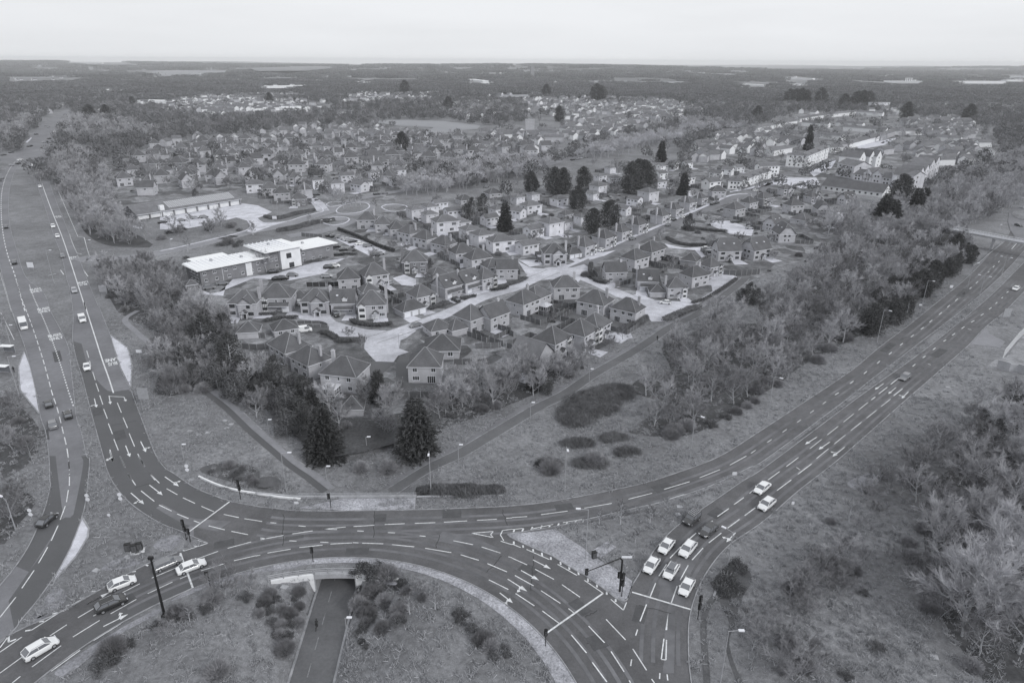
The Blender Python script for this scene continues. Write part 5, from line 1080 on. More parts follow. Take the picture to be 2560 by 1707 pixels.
# generic blocks
def block(name, tagc, a, b, D_, h, rh, label, cat, group=None, wall='white', tiles='roof2', roof='gable', storeys=2, nw=6, along='x', kind='m', ends=True, gables=0):
    t, L_ = bframe(name, tagc, a, b, label, cat, group)
    mb = MB(); mb.box(0, L_, 0, D_, -.6, h)
    if roof == 'gable' and along == 'x': mb.add([(0, 0, h), (0, D_, h), (0, D_/2, h+rh), (L_, 0, h), (L_, D_, h), (L_, D_/2, h+rh)], [(0, 1, 2), (3, 4, 5)])
    if along == 'y': mb.add([(0, 0, h), (L_, 0, h), (L_/2, 0, h+rh), (0, D_, h), (L_, D_, h), (L_/2, D_, h+rh)], [(0, 1, 2), (3, 4, 5)])
    mb.build('wall', M[wall], t)
    mb = MB()
    if roof == 'flat': slab_roof(mb, -.4, L_+.4, -.4, D_+.4, h+.3, h+.3)
    elif along == 'y': roof_mesh(mb, L_, D_, h, rh, 'gable', ov=.3, cx=L_/2, cy=D_/2, along='y')
    else: roof_mesh(mb, L_, D_, h, rh, roof, ov=.4, cx=L_/2, cy=D_/2)
    r = mb.build('roof', [M[tiles], M['ridge'], M['frame']] if roof != 'flat' else [M[tiles]]*3, t)
    for g in range(gables):
        x = L_*(g+.5)/gables; c = MB(); gw = min(2.6, L_/gables*.6); c.box(x-gw/2, x+gw/2, -.5, 0.2, 0, h+.2, 0); c.add([(x-gw/2, -.5, h+.2), (x+gw/2, -.5, h+.2), (x, -.5, h+1.5)], [(0, 1, 2)], 0)
        roof_mesh(c, gw, 2.2, h+.2, 1.3, 'gable', ov=.15, cx=x, cy=.55, along='y', ridge=False, m=1); c.build('bay', [M['white'], M[tiles], M['frame']], t)
    for s in range(storeys):
        z = (h/storeys)*(s+.55)
        if nw: windows_row(t, L_, z, nw, kind, me=WMD)
        if ends:
            for sx, rz in ((-.002, -math.pi/2), (L_+.002, math.pi/2)): put(WMD['m'], 'window', t, (sx, D_*.35, z), rz)
    return t
flg = 'white rendered flats in the east of the town'
block('apartment_block', 'N', (225, 628), (415, 640), 12, 9.5, 1.6, 'three storey white block of flats below the twin cypress', 'flats', flg, storeys=3, nw=4, roof='hip')
block('apartment_block', 'N', (418, 638), (600, 556), 9, 9.5, 1.6, 'long wing of the white flats along their car park', 'flats', flg, storeys=3, nw=8, roof='gable', gables=3)
block('apartment_block', 'M', (1538, 268), (1665, 275), 9, 5.6, 2.2, 'white two storey corner block with hipped roof by the parked row', 'flats', flg, nw=3, roof='hip')
block('apartment_block', 'M', (1668, 262), (1935, 168), 9, 5.6, 2.4, 'white terrace with three gabled bays above the row of parked cars', 'flats', flg, nw=8, gables=4)
block('apartment_block', 'M', (1830, 165), (2005, 160), 8, 8.5, 1.8, 'narrow white block closing the end of the gabled terrace', 'flats', flg, storeys=3, nw=5)
ng = 'new steep gabled flats around one courtyard'
block('apartment_block', 'N', (672, 712), (822, 745), 15, 9.6, 3.2, 'grey roofed corner block of the new gabled flats by the junction', 'flats', ng, wall='brick3', storeys=3, nw=4)
for i, (a, b, dd, hh, s) in enumerate([((822, 745), (905, 757), 10, 4.2, 'low link with shop windows beside the corner block'), ((912, 760), (985, 772), 11, 6.5, 'first of the two small gabled fronts on the parade'), ((988, 775), (1070, 788), 11, 6.5, 'second small gabled front on the parade of new flats'), ((1072, 788), (1158, 800), 10, 5.0, 'low shop with a slanted grey roof at the parade')]):
    block('shop_block', 'N', a, b, dd, hh, 3.4, s, 'shop', ng, wall='brick3', nw=2, along='y' if 'gabled' in s else 'x', ends=False)
block('apartment_block', 'N', (1160, 805), (1345, 835), 13, 9.2, 2.6, 'three storey grey roofed block at the end of the new parade', 'flats', ng, wall='brick3', storeys=3, nw=5)
for i in range(5):
    a = (1350+46*i, 832-26*i); b = (1350+46*(i+1)-2, 832-26*(i+1)+1)
    block('apartment_block', 'N', a, b, 13, 8.6+(i > 2)*2.2, 4.2, '%s pointed gable of the five running up the side lane' % ORD[i], 'flats', ng, wall='brick3', storeys=3, nw=2, along='y', ends=False)
for i, (a, b) in enumerate([((870, 655), (925, 640)), ((960, 640), (1005, 635)), ((1020, 640), (1068, 632))]):
    block('apartment_block', 'N', a, b, 16, 9.0, 4.8, '%s white gable in the courtyard behind the parade' % ORD[i], 'flats', ng, wall='white', storeys=3, nw=1, along='y', ends=False)
block('community_hall', 'N', (545, 838), (1085, 908), 15, 3.2, 4.4, 'long dark roofed hall with a white gable end and rooflights', 'hall', wall='white', tiles='roof1', storeys=1, nw=10)
for i, (x, y) in enumerate([(655, 752), (770, 787), (895, 801)]): pass
tg = 'long terraces of the eastern estate'
TERR = [('R', (815, 565), (1000, 533), 1), ('R', (1002, 533), (1200, 514), 1), ('R', (1202, 514), (1380, 524), 1), ('R', (390, 655), (500, 635), 1), ('R', (520, 632), (640, 610), 1), ('R', (645, 606), (800, 578), 1), ('R', (400, 672), (690, 702), 1), ('R', (692, 704), (825, 718), 0), ('R', (830, 590), (1010, 602), 1), ('R', (1062, 590), (1240, 604), 1), ('R', (1112, 622), (1400, 645), 1), ('R', (660, 652), (840, 676), 0), ('R', (920, 672), (1100, 690), 1), ('R', (1150, 745), (1225, 728), 1), ('R', (1225, 726), (1360, 690), 1), ('R', (1370, 690), (1470, 655), 0), ('R', (1440, 652), (1650, 652), 1), ('R', (1680, 662), (1880, 668), 0), ('R', (1482, 752), (1615, 722), 0), ('R', (1720, 692), (1910, 706), 1), ('R', (1028, 772), (1112, 768), 1), ('R', (1800, 806), (1920, 814), 1), ('R', (1958, 822), (2085, 832), 1), ('R', (1100, 752), (1145, 747), 0), ('R', (1642, 738), (1800, 748), 0), ('R', (1500, 466), (1740, 474), 1), ('R', (1742, 452), (2190, 455), 1), ('R', (2195, 478), (2330, 448), 1), ('R', (640, 795), (765, 772), 1), ('R', (270, 745), (400, 722), 0), ('R', (2040, 735), (2130, 735), 1), ('R', (1390, 790), (1460, 780), 0),
        ('Q', (1500, 632), (1780, 642), 1), ('Q', (1350, 658), (1480, 664), 0), ('Q', (1040, 660), (1250, 668), 0), ('Q', (1700, 696), (1890, 722), 0), ('Q', (1400, 700), (1530, 700), 0), ('Q', (1350, 640), (1470, 642), 0), ('Q', (940, 745), (1050, 752), 1), ('Q', (460, 780), (610, 800), 0), ('Q', (340, 826), (535, 822), 0), ('Q', (150, 866), (335, 860), 0), ('Q', (180, 660), (340, 672), 0), ('O', (1690, 350), (1760, 345), 1), ('O', (1450, 470), (1700, 480), 0)]
for i, (tg_, a, b, wh) in enumerate(TERR):
    t = block('terrace', tg_, a, b, 8, 5.0, 2.4, '', 'terrace', tg, wall='white' if wh else 'brick1', nw=0, ends=False)
    u, v = px(tg_, a)[0]; t['_u'] = u; t['_v'] = v; t['_w'] = wh
terr = [o for o in C.objects if o.name.startswith('terrace')]
label_rows([(o, 'white fronted terrace' if o['_w'] else 'brown brick terrace', 'estate east' if o['_u'] > 1700 else 'mid town', o.location.x, o.location.y) for o in terr], 5, lambda lk, c, r, z: '%s, %s from left in the %s row of the %s' % (lk, c or 'first', r or 'nearest', 'eastern estate' if z == 'estate east' else 'middle of town'))
for o in terr:
    for k in ('_u', '_v', '_w'): del o[k]
sg = 'pale industrial sheds far across the town'
sheds = [('R', (670, 272), (905, 278), 7), ('R', (410, 312), (640, 324), 5), ('R', (1390, 294), (1680, 299), 7), ('R', (1880, 299), (2225, 300), 8), ('R', (2235, 283), (2400, 283), 7), ('R', (1990, 250), (2090, 251), 6), ('R', (2200, 250), (2380, 253), 7), ('R', (750, 313), (900, 315), 5), ('Q', (870, 282), (975, 294), 7), ('Q', (960, 305), (1060, 308), 5), ('O', (1780, 333), (2090, 326), 6), ('O', (640, 368), (780, 352), 5), ('O', (940, 433), (1190, 437), 5), ('Q', (100, 300), (190, 302), 6), ('O', (1840, 480), (2080, 484), 4), ('R', (1400, 243), (1470, 245), 6), ('O', (560, 182), (700, 184), 8)]
shed_o = []
for tg_, a, b, h in sheds:
    t = block('industrial_shed', tg_, a, b, 24, h, 1, '', 'shed', sg, wall='white', tiles='wroof', roof='flat', nw=0, ends=False); shed_o.append((t, 'long white shed', 'beyond the town', t.location.x, t.location.y))
label_rows(shed_o, 6, lambda lk, c, r, z: 'long flat white shed, %s from left in the %s row across the far woods' % (c or 'first', r or 'nearest'))
t = block('apartment_block', 'R', (1320, 472), (1430, 470), 14, 11, 1.5, 'isolated three storey block standing in the woods behind dark pines', 'flats', flg, wall='brick3', roof='flat', tiles='roof2', storeys=3, nw=5)
block('church_tower', 'Q', (1268, 645), (1328, 645), 9, 16, 1, 'square pale tower rising over the bare trees mid town', 'tower', wall='brick1', roof='flat', tiles='conc', storeys=1, nw=0, ends=False)
block('tower_block', 'Q', (1305, 262), (1326, 262), 16, 52, 1, 'dark slender tower block on the far skyline', 'tower', wall='brick2', roof='flat', tiles='conc', storeys=9, nw=2, ends=False)
for i, (x, y) in enumerate([(1540, 262), (1552, 262), (1566, 262), (1580, 262)]):
    p = P(*px('R', (x, y+30))[0]); mb = MB(); mb.tube((0, 0, 0), (0, 0, 17), 2.4, 2.2, 10); mb.tube((0, 0, 17), (0, 0, 18.5), 2.2, .8, 10, m=0); o = mb.build('storage_silo', M['white'])
    o.location = (p.x, p.y, Hgt(p.x, p.y)); tag(o, '%s of four tall white silos on the horizon beside a shed' % ORD[i], 'silo', 'white silos on the horizon')
# ------------------------------------------------------------------ underpass and bridge works
def arc_ang(u, v, z=0): p = P(u, v, z); return math.atan2(p.y-RB.y, p.x-RB.x)
aL, aR = arc_ang(677, 1466), arc_ang(990, 1455)
pl = Vector((AXO.x, AXO.y))-AXN*3.35; pr = Vector((AXO.x, AXO.y))+AXN*3.35
def ang_on(v): return math.atan2(v.y-RB.y, v.x-RB.x)
apl, apr = ang_on(pl), ang_on(pr)
def arcwall(mb, a0, a1, r, th, zt, zb, n=24, m=0):
    vs = []
    for i in range(n+1):
        a = a0+(a1-a0)*i/n
        x0, y0 = RB.x+r*math.cos(a), RB.y+r*math.sin(a); x1, y1 = RB.x+(r+th)*math.cos(a), RB.y+(r+th)*math.sin(a)
        b = zb if zb is not None else min(Hgt(RB.x+(r-1.2)*math.cos(a), RB.y+(r-1.2)*math.sin(a)), 0)-.7
        vs += [(x0, y0, b), (x0, y0, zt), (x1, y1, zt), (x1, y1, b)]
    fs = []
    for i in range(n): k = 4*i; fs += [(k, k+4, k+5, k+1), (k+1, k+5, k+6, k+2), (k+2, k+6, k+7, k+3), (k+3, k+7, k+4, k)]
    fs += [(0, 1, 2, 3), (4*n+3, 4*n+2, 4*n+1, 4*n)]
    mb.add(vs, fs, m)
ub = empty('underpass_bridge', (AXO.x, AXO.y, 0), 0, 'concrete underpass portal with white wing walls carrying the ring road', 'bridge')
def attach(o, root): o.parent = root; o.matrix_parent_inverse = Matrix.Translation(-Vector(root.location)); reg(o, root)
mb = MB(); arcwall(mb, apl, apr, WALLR-.15, .8, 0.12, -0.75); attach(mb.build('deck_beam', M['conc']), ub)
mb = MB(); arcwall(mb, aL, apl+.004, WALLR-.05, .45, 0.06, None, 40); attach(mb.build('wing_wall', M['white']), ub)
mb = MB(); arcwall(mb, apr-.004, aR, WALLR-.05, .45, 0.06, None, 40); attach(mb.build('wing_wall', M['white']), ub)
for s_ in (-1, 1):
    mb = MB(); q = AXO+AXN*s_*3.45
    mt = Matrix.Translation((q.x, q.y, 0)) @ Matrix.Rotation(math.atan2(AX.y, AX.x), 4, 'Z'); mb.box(-.2, 17, -.15 if s_ > 0 else -.15, .15, -3.8, -.03, mat=mt); attach(mb.build('side_wall', M['conc']), ub)
mb = MB(); mt = Matrix.Translation((AXO.x, AXO.y, 0)) @ Matrix.Rotation(math.atan2(AX.y, AX.x), 4, 'Z'); mb.box(.9, 16.5, -3.7, 3.7, -.9, -.02, mat=mt); attach(mb.build('deck_slab', M['conc']), ub)
mb = MB(); ringstrip(mb, RBR+.2, WALLR+.3, WALLR+.3, math.degrees(apl)+4, math.degrees(apr)-4, .022); structure('verge_turf', mb, M['grass'])
rl = empty('guard_railing', (RB.x+(WALLR+.15)*math.cos(aL), RB.y+(WALLR+.15)*math.sin(aL), 0), 0, 'curved steel guard railing above the underpass portal', 'railing')
na = 6; aE = apr-.02
for i in range(na+1):
    a = aL+.01+(aE-aL)*i/na; c, s_ = math.cos(a), math.sin(a); mb = MB(); mb.box(-.07, .07, -.07, .07, 0, 1.15, mat=Matrix.Translation((RB.x+(WALLR+.15)*c, RB.y+(WALLR+.15)*s_, 0)) @ Matrix.Rotation(a, 4, 'Z')); attach(mb.build('post', M['steel']), rl)
for z in (.42, .78, 1.15):
    mb = MB(); pts = [(RB.x+(WALLR+.15)*math.cos(aL+.01+(aE-aL)*i/40), RB.y+(WALLR+.15)*math.sin(aL+.01+(aE-aL)*i/40), z) for i in range(41)]
    for a, b in zip(pts, pts[1:]): mb.tube(a, b, .06, .06, 5, cap=False)
    attach(mb.build('rail', M['steel']), rl)
# parapet on the outer side
pw = empty('parapet_wall', tuple(PARA[0]), 0, 'low concrete parapet with steel rails beside the cobbled verge', 'parapet')
c = resample(cr(PARA), 1.5); mb = MB(); kerb(mb, c, w=.35, z0=-3.4, z1=.45); attach(mb.build('wall', M['conc']), pw)
for z in (.75, 1.05):
    mb = MB()
    for a, b in zip(c[6:], c[7:]): mb.tube((a.x, a.y, z), (b.x, b.y, z), .05, .05, 4, cap=False)
    attach(mb.build('rail', M['steel']), pw)
for p in c[6::3]: mb = MB(); mb.tube((p.x, p.y, .4), (p.x, p.y, 1.08), .05, .05, 4); attach(mb.build('post', M['steel']), pw)
c = resample(cr(W(px('B', (1112, 284), (1400, 278), (1705, 274)))), 2); mb = MB(); kerb(mb, c, w=.3, z1=.3); o = mb.build('edging_wall', M['conc']); tag(o, 'low white edging wall running along the reeds beside the ring road', 'wall')
# footbridge
fb0, fb1 = P(*px('J', (1440, 228))[0], 6.0), P(*px('J', (2300, 385))[0], 6.0); d = fb1-fb0; LF = d.length; an = math.atan2(d.y, d.x)
fb = empty('footbridge', (fb0.x, fb0.y, 0), an, 'pale concrete footbridge crossing the dual carriageway in the east', 'bridge')
mb = MB(); mb.box(0, LF, -1.4, 1.4, 5.2, 6.0); mb.build('deck', M['conc'], fb)
for y in (-1.45, 1.45):
    mb = MB(); mb.box(0, LF, y-.06, y+.06, 6.0, 6.25); mb.box(0, LF, y-.05, y+.05, 7.0, 7.12)
    for i in range(int(LF/1.2)): mb.box(i*1.2, i*1.2+.06, y-.03, y+.03, 6.25, 7.0)
    mb.build('parapet', M['frame'], fb)
pp = P(*px('J', (1752, 388))[0]); f = (Vector((pp.x, pp.y))-Vector((fb0.x, fb0.y))).dot(Vector((d.x, d.y)).normalized())
for x in (f, f+24): mb = MB(); mb.box(x-.4, x+.4, -.8, .8, -.5, 5.2); mb.build('pier', M['conc'], fb)
# roadside barrier near the bridge
bar = W(px('J', (1607, 525), (1680, 480), (1720, 440), (1835, 345))); c = resample(cr(bar), 2.0); bo = empty('crash_barrier', tuple(c[0]), 0, 'pale steel crash barrier on the verge below the footbridge', 'barrier')
mb = MB()
for a, b in zip(c, c[1:]): mb.box(0, (b-a).length, -.04, .04, .45, .75, mat=Matrix.Translation(a) @ Matrix.Rotation(math.atan2(b.y-a.y, b.x-a.x), 4, 'Z'))
attach(mb.build('rail', M['steel']), bo)
for p in c: mb = MB(); mb.box(p.x-.05, p.x+.05, p.y-.05, p.y+.05, 0, .6); attach(mb.build('post', M['steel']), bo)
# walled compound at the east edge
cp_ = empty('service_compound', tuple(P(*px('J', (1785, 1330))[0])), 0, 'pale blockwork compound with white slatted fence beside the dual carriageway', 'compound')
q = W(px('J', (1788, 1318), (1885, 1345), (1945, 1350), (2060, 1385)))
for a, b, h in ((q[0], q[1], 2.6), (q[1], q[2], 2.2), (q[2], q[3], 2.6)):
    mb = MB(); mb.box(0, (b-a).length, 0, .5, -.3, h, mat=Matrix.Translation(a) @ Matrix.Rotation(math.atan2(b.y-a.y, b.x-a.x), 4, 'Z')); attach(mb.build('wall', M['conc']), cp_)
q = W(px('J', (1840, 1240), (1900, 1165), (1955, 1100), (2040, 1020))); c = resample(q, 1.3)
for a, b in zip(c, c[1:]): mb = MB(); mb.box(0, .35, -.05, .05, 0, 2.8, mat=Matrix.Translation(a) @ Matrix.Rotation(math.atan2(b.y-a.y, b.x-a.x), 4, 'Z')); attach(mb.build('fence_slat', M['white']), cp_)
mb = MB(); sheet_poly(mb, W(px('J', (1700, 1310), (1800, 1240), (1870, 1230), (2010, 1050), (2100, 1050), (2100, 1420), (1900, 1350))), .05); structure('paved_apron', mb, M['edge'])
mb = MB(); sheet_poly(mb, W(px('J', (1585, 1130), (1705, 1000), (1740, 1050), (1860, 1110), (1820, 1160), (1640, 1135))), .052); structure('paved_apron', mb, M['lane'])
# solitary sheds and the playground wall etc. are left to the estates
# ------------------------------------------------------------------ vehicles
CARM = {'white': mat('white_car_paint', .80, rough=.25, spec=.5, coat=.5, tint=(1, 1, 1)), 'silver': mat('silver_car_paint', .42, rough=.25, metal=.3, coat=.5), 'grey': mat('grey_car_paint', .22, rough=.25, coat=.5), 'char': mat('charcoal_car_paint', .07, rough=.25, coat=.5), 'dark': mat('dark_car_paint', .025, rough=.2, coat=.6)}
M['tyre'] = mat('tyre', .025); M['rim'] = mat('wheel_rim', .4, metal=.5, rough=.35); M['lens'] = mat('lamp_lens', .6, rough=.1); M['red'] = mat('rear_lamp_lens', .09, rough=.15)
CT = {  # L, W, H, belt, bonnet length, windscreen run, roof end (from the rear), rear glass run
 'hatch': (4.2, 1.78, 1.48, .95, .95, .85, .4, .65), 'saloon': (4.7, 1.82, 1.43, .92, 1.15, .85, 1.15, .65), 'estate': (4.7, 1.82, 1.48, .92, 1.1, .85, .25, .4), 'suv': (4.55, 1.88, 1.62, 1.08, 1.0, .8, .3, .6), 'fourbyfour': (4.0, 1.75, 1.85, 1.15, 1.15, .25, .05, .1), 'van': (4.9, 1.95, 1.95, 1.15, .75, .8, .05, .12), 'minibus': (7.4, 2.2, 2.75, 1.25, .35, .35, .05, .12), 'bus': (11.2, 2.5, 2.95, 1.1, .06, .1, .03, .05)}
def car_meshes(t):
    L_, Wd, H_, belt, bon, ws, re, rg = CT[t]; w = Wd/2; xf = L_/2; boxy = t in ('fourbyfour', 'van', 'minibus', 'bus')
    b = MB(); hb = belt*(.80 if not boxy else .92); xc0 = xf-bon; rr = -xf
    st = [(xf, .72 if not boxy else .93, .28, hb*.66), (xf-.12, .88 if not boxy else .98, .2, hb*.80), (xf-.45, .97, .2, hb*.93), (xc0+.1, 1.0, .2, belt-.02), (0, 1.0, .2, belt), (rr+.9, 1.0, .2, belt+.01), (rr+.35, .98, .2, belt if t != 'saloon' else belt*.97), (rr+.08, .93, .26, belt*.93), (rr, .84, .34, belt*.80)]
    vs = []
    for x, k, zb, zt in st:
        ww = w*k; vs += [(x, -ww*.9, zb), (x, -ww, zb+(zt-zb)*.35), (x, -ww*.985, zb+(zt-zb)*.78), (x, -ww*.88, zt), (x, 0, zt+.03), (x, ww*.88, zt), (x, ww*.985, zb+(zt-zb)*.78), (x, ww, zb+(zt-zb)*.35), (x, ww*.9, zb)]
    n = 9; fs = []
    for i in range(len(st)-1):
        for j in range(n): fs.append((i*n+j, i*n+(j+1) % n, (i+1)*n+(j+1) % n, (i+1)*n+j))
    fs += [tuple(range(n-1, -1, -1)), tuple(range((len(st)-1)*n, len(st)*n))]
    b.add(vs, fs, 0)
    # roof panel and pillars
    xa, xb = xc0+.05, rr+(.12 if t != 'saloon' else .55); ra, rb = xc0-ws, (rr+re+rg if t != 'saloon' else rr+re+.1); tw = w*(.78 if not boxy else .93); bw = w*.90 if not boxy else w*.97; zb_ = belt-.03; zt_ = H_-.05
    if t == 'saloon': rb = rr+.55+rg
    g = MB(); base = [(xa, -bw, zb_), (xa, bw, zb_), (xb, bw, zb_), (xb, -bw, zb_)]; top = [(ra, -tw, zt_), (ra, tw, zt_), (rb, tw, zt_), (rb, -tw, zt_)]
    g.add(base+top, [(0, 1, 5, 4), (1, 2, 6, 5), (2, 3, 7, 6), (3, 0, 4, 7), (4, 5, 6, 7)], 0)
    ov = .06; b.add([(ra+ov, -tw-.02, zt_-.01), (ra+ov, tw+.02, zt_-.01), (rb-ov*2, tw+.02, zt_-.01), (rb-ov*2, -tw-.02, zt_-.01), (ra-.1, -tw*.85, H_), (ra-.1, tw*.85, H_), (rb+.08, tw*.85, H_), (rb+.08, -tw*.85, H_)], [(4, 7, 6, 5), (0, 4, 5, 1), (1, 5, 6, 2), (2, 6, 7, 3), (3, 7, 4, 0)], 0)
    for i in range(4): b.tube(base[i], top[i], .055, .045, 4, m=0, cap=False)
    if not t == 'saloon' or True:
        for f_ in ((.5,) if L_ < 6 else (.2, .4, .6, .8)):
            for s_ in (-1, 1):
                xx = xa+(xb-xa)*f_; xt = ra+(rb-ra)*f_; b.tube((xx, s_*(bw+.005), zb_), (xt, s_*(tw+.005), zt_), .04, .035, 4, m=0, cap=False)
    if t in ('van', 'minibus', 'bus', 'fourbyfour'):   # panelled rear sides for vans
        if t == 'van':
            for s_ in (-1, 1): b.add([(0.2, s_*(bw+.015), zb_), (xb, s_*(bw+.015), zb_), (rb, s_*(tw+.015), zt_), (.1, s_*(tw+.015), zt_)], [(0, 1, 2, 3) if s_ < 0 else (3, 2, 1, 0)], 0)
            b.add([(xb-.015, -bw, zb_), (xb-.015, bw, zb_), (rb-.015, tw, zt_), (rb-.015, -tw, zt_)], [(0, 1, 2, 3)], 0)
    for s_ in (-1, 1): b.box(xc0-.25, xc0-.1, s_*(w+.02)-.09, s_*(w+.02)+.09, belt-.02, belt+.13, 0)     # mirrors
    b.box(xf-.1, xf+.02, -w*.55, w*.55, .3, .48, 1)                                                       # grille
    if t in ('suv', 'estate'):
        for s_ in (-1, 1): b.tube((ra-.1, s_*tw*.9, H_+.03), (rb+.1, s_*tw*.9, H_+.03), .03, .03, 4, m=2)
    if t == 'fourbyfour':
        for k in range(5): b.box(rb+.2, ra-.1, -tw*.8+k*tw*.4-.03, -tw*.8+k*tw*.4+.03, H_+.06, H_+.12, 2)
        for k in range(5): xx = rb+.2+(ra-rb-.3)*k/4; b.box(xx-.03, xx+.03, -tw*.85, tw*.85, H_+.0, H_+.06, 2)
    wr = .33 if L_ < 6 else .45
    ty = MB(); ty.tube((0, -.11, 0), (0, .11, 0), wr, wr, 16)
    ri = MB(); ri.tube((0, -.125, 0), (0, .125, 0), wr*.62, wr*.62, 10)
    hl = MB(); hl.box(-.09, .03, -.17, .17, -.07, .08)
    return b, g, ty, ri, hl, (wr, w, xf, belt)
CARP = {}
def make_car(t, col):
    key = (t, col)
    if key in CARP: return copy_tree(CARP[key])
    b, g, ty, ri, hl, (wr, w, xf, belt) = car_meshes(t)
    nm = {'van': 'van', 'minibus': 'minibus', 'bus': 'bus', 'fourbyfour': 'off_road_car'}.get(t, 'car')
    r = empty(nm, (0, 0, 0)); b.build('body', [CARM[col], M['black'], M['steel']], r, smooth_=False); g.build('windows', M['cglass'], r)
    tym = ty.build('tyre', M['tyre'], link=False).data; rim = ri.build('rim', M['rim'], link=False).data; hlm = hl.build('headlight', M['lens'], link=False).data; tl = hl.build('tail_light', M['red'], link=False).data
    for x in (xf*.62, -xf*.60):
        for s_ in (-1, 1):
            wh = put(tym, 'wheel', r, (x, s_*(w-.1), wr), 0); put(rim, 'rim', wh, (0, 0, 0), 0)
    for s_ in (-1, 1): put(hlm, 'headlight', r, (xf-.05, s_*w*.68, belt*.66), 0); put(tl, 'tail_light', r, (-xf+.04, s_*w*.72, belt*.72), 0)
    CARP[key] = r; return r
CARS1 = {}
def simple_car(t, col):
    key = (t, col)
    if key not in CARS1:
        b, g, ty, ri, hl, (wr, w, xf, belt) = car_meshes(t); n0 = 3; b.add(g.v, g.f, 3)
        for x in (xf*.62, -xf*.60):
            for s_ in (-1, 1): b.add([(v[0]+x, v[1]+s_*(w-.1), v[2]+wr) for v in ty.v], ty.f, 4)
        CARS1[key] = b.build('parked_car', [CARM[col], M['black'], M['steel'], M['cglass'], M['tyre']], link=False).data
    o = bpy.data.objects.new('car' if t not in ('van', 'bus') else t, CARS1[key]); C.objects.link(o); return o
def car(tagc, nx_, ny, tx, ty_, t, col, label, group='cars waiting or driving at the junction', simple=False):
    a, b = W(px(tagc, (nx_, ny), (tx, ty_))); c = (a+b)/2; d = a-b
    o = simple_car(t, col) if simple else make_car(t, col)
    o.location = (c.x, c.y, .07); o.rotation_euler = (0, 0, math.atan2(d.y, d.x)); tag(o, label, {'van': 'van', 'minibus': 'minibus', 'bus': 'bus'}.get(t, 'car'), group); return o
car('A', 392, 1288, 180, 1412, 'suv', 'white', 'white hatchback alone on the ring road at the corner of the picture')
car('A', 945, 858, 750, 935, 'hatch', 'white', 'white car beside the black sport utility car on the ring road')
car('A', 865, 1000, 680, 1082, 'suv', 'dark', 'black sport utility car with roof rails on the ring road')
car('A', 1250, 722, 1068, 800, 'estate', 'grey', 'grey estate car just behind the stop line near the signal cabinets')
car('A', 1415, 745, 1235, 815, 'saloon', 'white', 'white saloon car crossing the thick stop line')
car('A', 375, 420, 285, 500, 'hatch', 'dark', 'dark car leaving on the curved exit road')
car('C', 1195, 490, 1285, 420, 'fourbyfour', 'char', 'boxy grey off road car with roof rack in the queue')
car('C', 1312, 565, 1400, 490, 'saloon', 'char', 'dark grey convertible style saloon behind the white cars')
car('C', 1025, 690, 1105, 590, 'hatch', 'white', 'white hatchback second in the lane by the cobbled island')
car('C', 1170, 712, 1255, 610, 'suv', 'white', 'white crossover second in the middle lane of the queue')
car('C', 930, 820, 995, 725, 'hatch', 'white', 'white compact car first in the lane by the cobbled island')
sr = car('C', 1062, 868, 1135, 755, 'hatch', 'white', 'white car with a dark panoramic roof first in the middle lane')
mb = MB(); mb.box(-1.05, .75, -.55, .55, 1.482, 1.495); mb.build('sunroof', M['cglass'], sr)
car('C', 1178, 970, 1232, 875, 'hatch', 'white', 'white hatchback moving in the outer lane past the queue')
car('C', 1688, 268, 1765, 205, 'saloon', 'white', 'white saloon approaching the queue in the inner lane')
car('C', 1715, 385, 1800, 315, 'suv', 'white', 'white crossover approaching in the outer lane')
car('J', 1035, 1430, 1105, 1375, 'estate', 'grey', 'dark grey estate car alone above the lane arrows')
car('J', 1915, 722, 1965, 690, 'hatch', 'white', 'white car far up the dual carriageway near the footbridge')
car('J', 1990, 215, 1935, 200, 'hatch', 'dark', 'black car beyond the footbridge by the far roundabout')
car('J', 2015, 62, 1975, 72, 'hatch', 'silver', 'pale car on the far roundabout at the east edge')
car('E', 170, 315, 205, 425, 'minibus', 'white', 'white minibus on the outbound carriageway')
car('E', 662, 352, 635, 290, 'van', 'white', 'white panel van beside the solid bus lane line')
car('E', 690, 728, 680, 665, 'hatch', 'white', 'white hatchback between the van and the bus lane lettering')
car('E', 375, 962, 392, 1012, 'hatch', 'dark', 'dark hatchback beside the tip of the lay-by')
car('E', 408, 1120, 425, 1178, 'suv', 'grey', 'grey car with pale rear behind the dark hatchback')
car('E', 528, 1040, 545, 1100, 'estate', 'dark', 'black car in the lane next to the dotted line')
car('E', 592, 112, 578, 78, 'suv', 'silver', 'silver car beside the large sign backs')
for i, (x, y, dx, dy, t_, c_, lb) in enumerate([(50, 912, -6, -30, 'hatch', 'dark', 'dark car on the far outbound lane'), (115, 1192, -8, -30, 'suv', 'dark', 'dark car passing the dark information board'), (418, 905, 10, 28, 'suv', 'white', 'first white car of the pair on the inbound lane'), (452, 982, 10, 28, 'hatch', 'white', 'second white car of the pair on the inbound lane'), (493, 1138, 9, 28, 'hatch', 'grey', 'grey car beside the upper bus lane lettering'), (270, 445, 6, 30, 'bus', 'white', 'white bus waiting at the far crossroads'), (20, 525, 10, -30, 'hatch', 'grey', 'grey car entering the far outbound curve'), (285, 485, 6, 25, 'hatch', 'white', 'white car behind the bus'), (315, 592, 8, 28, 'suv', 'white', 'white car alone below the bus')]):
    a = (x+dx/2, y+dy/2); b = (x-dx/2, y-dy/2); car('F', *a, *b, t_, c_, lb, 'cars on the western dual carriageway', simple=True)
farcars = []
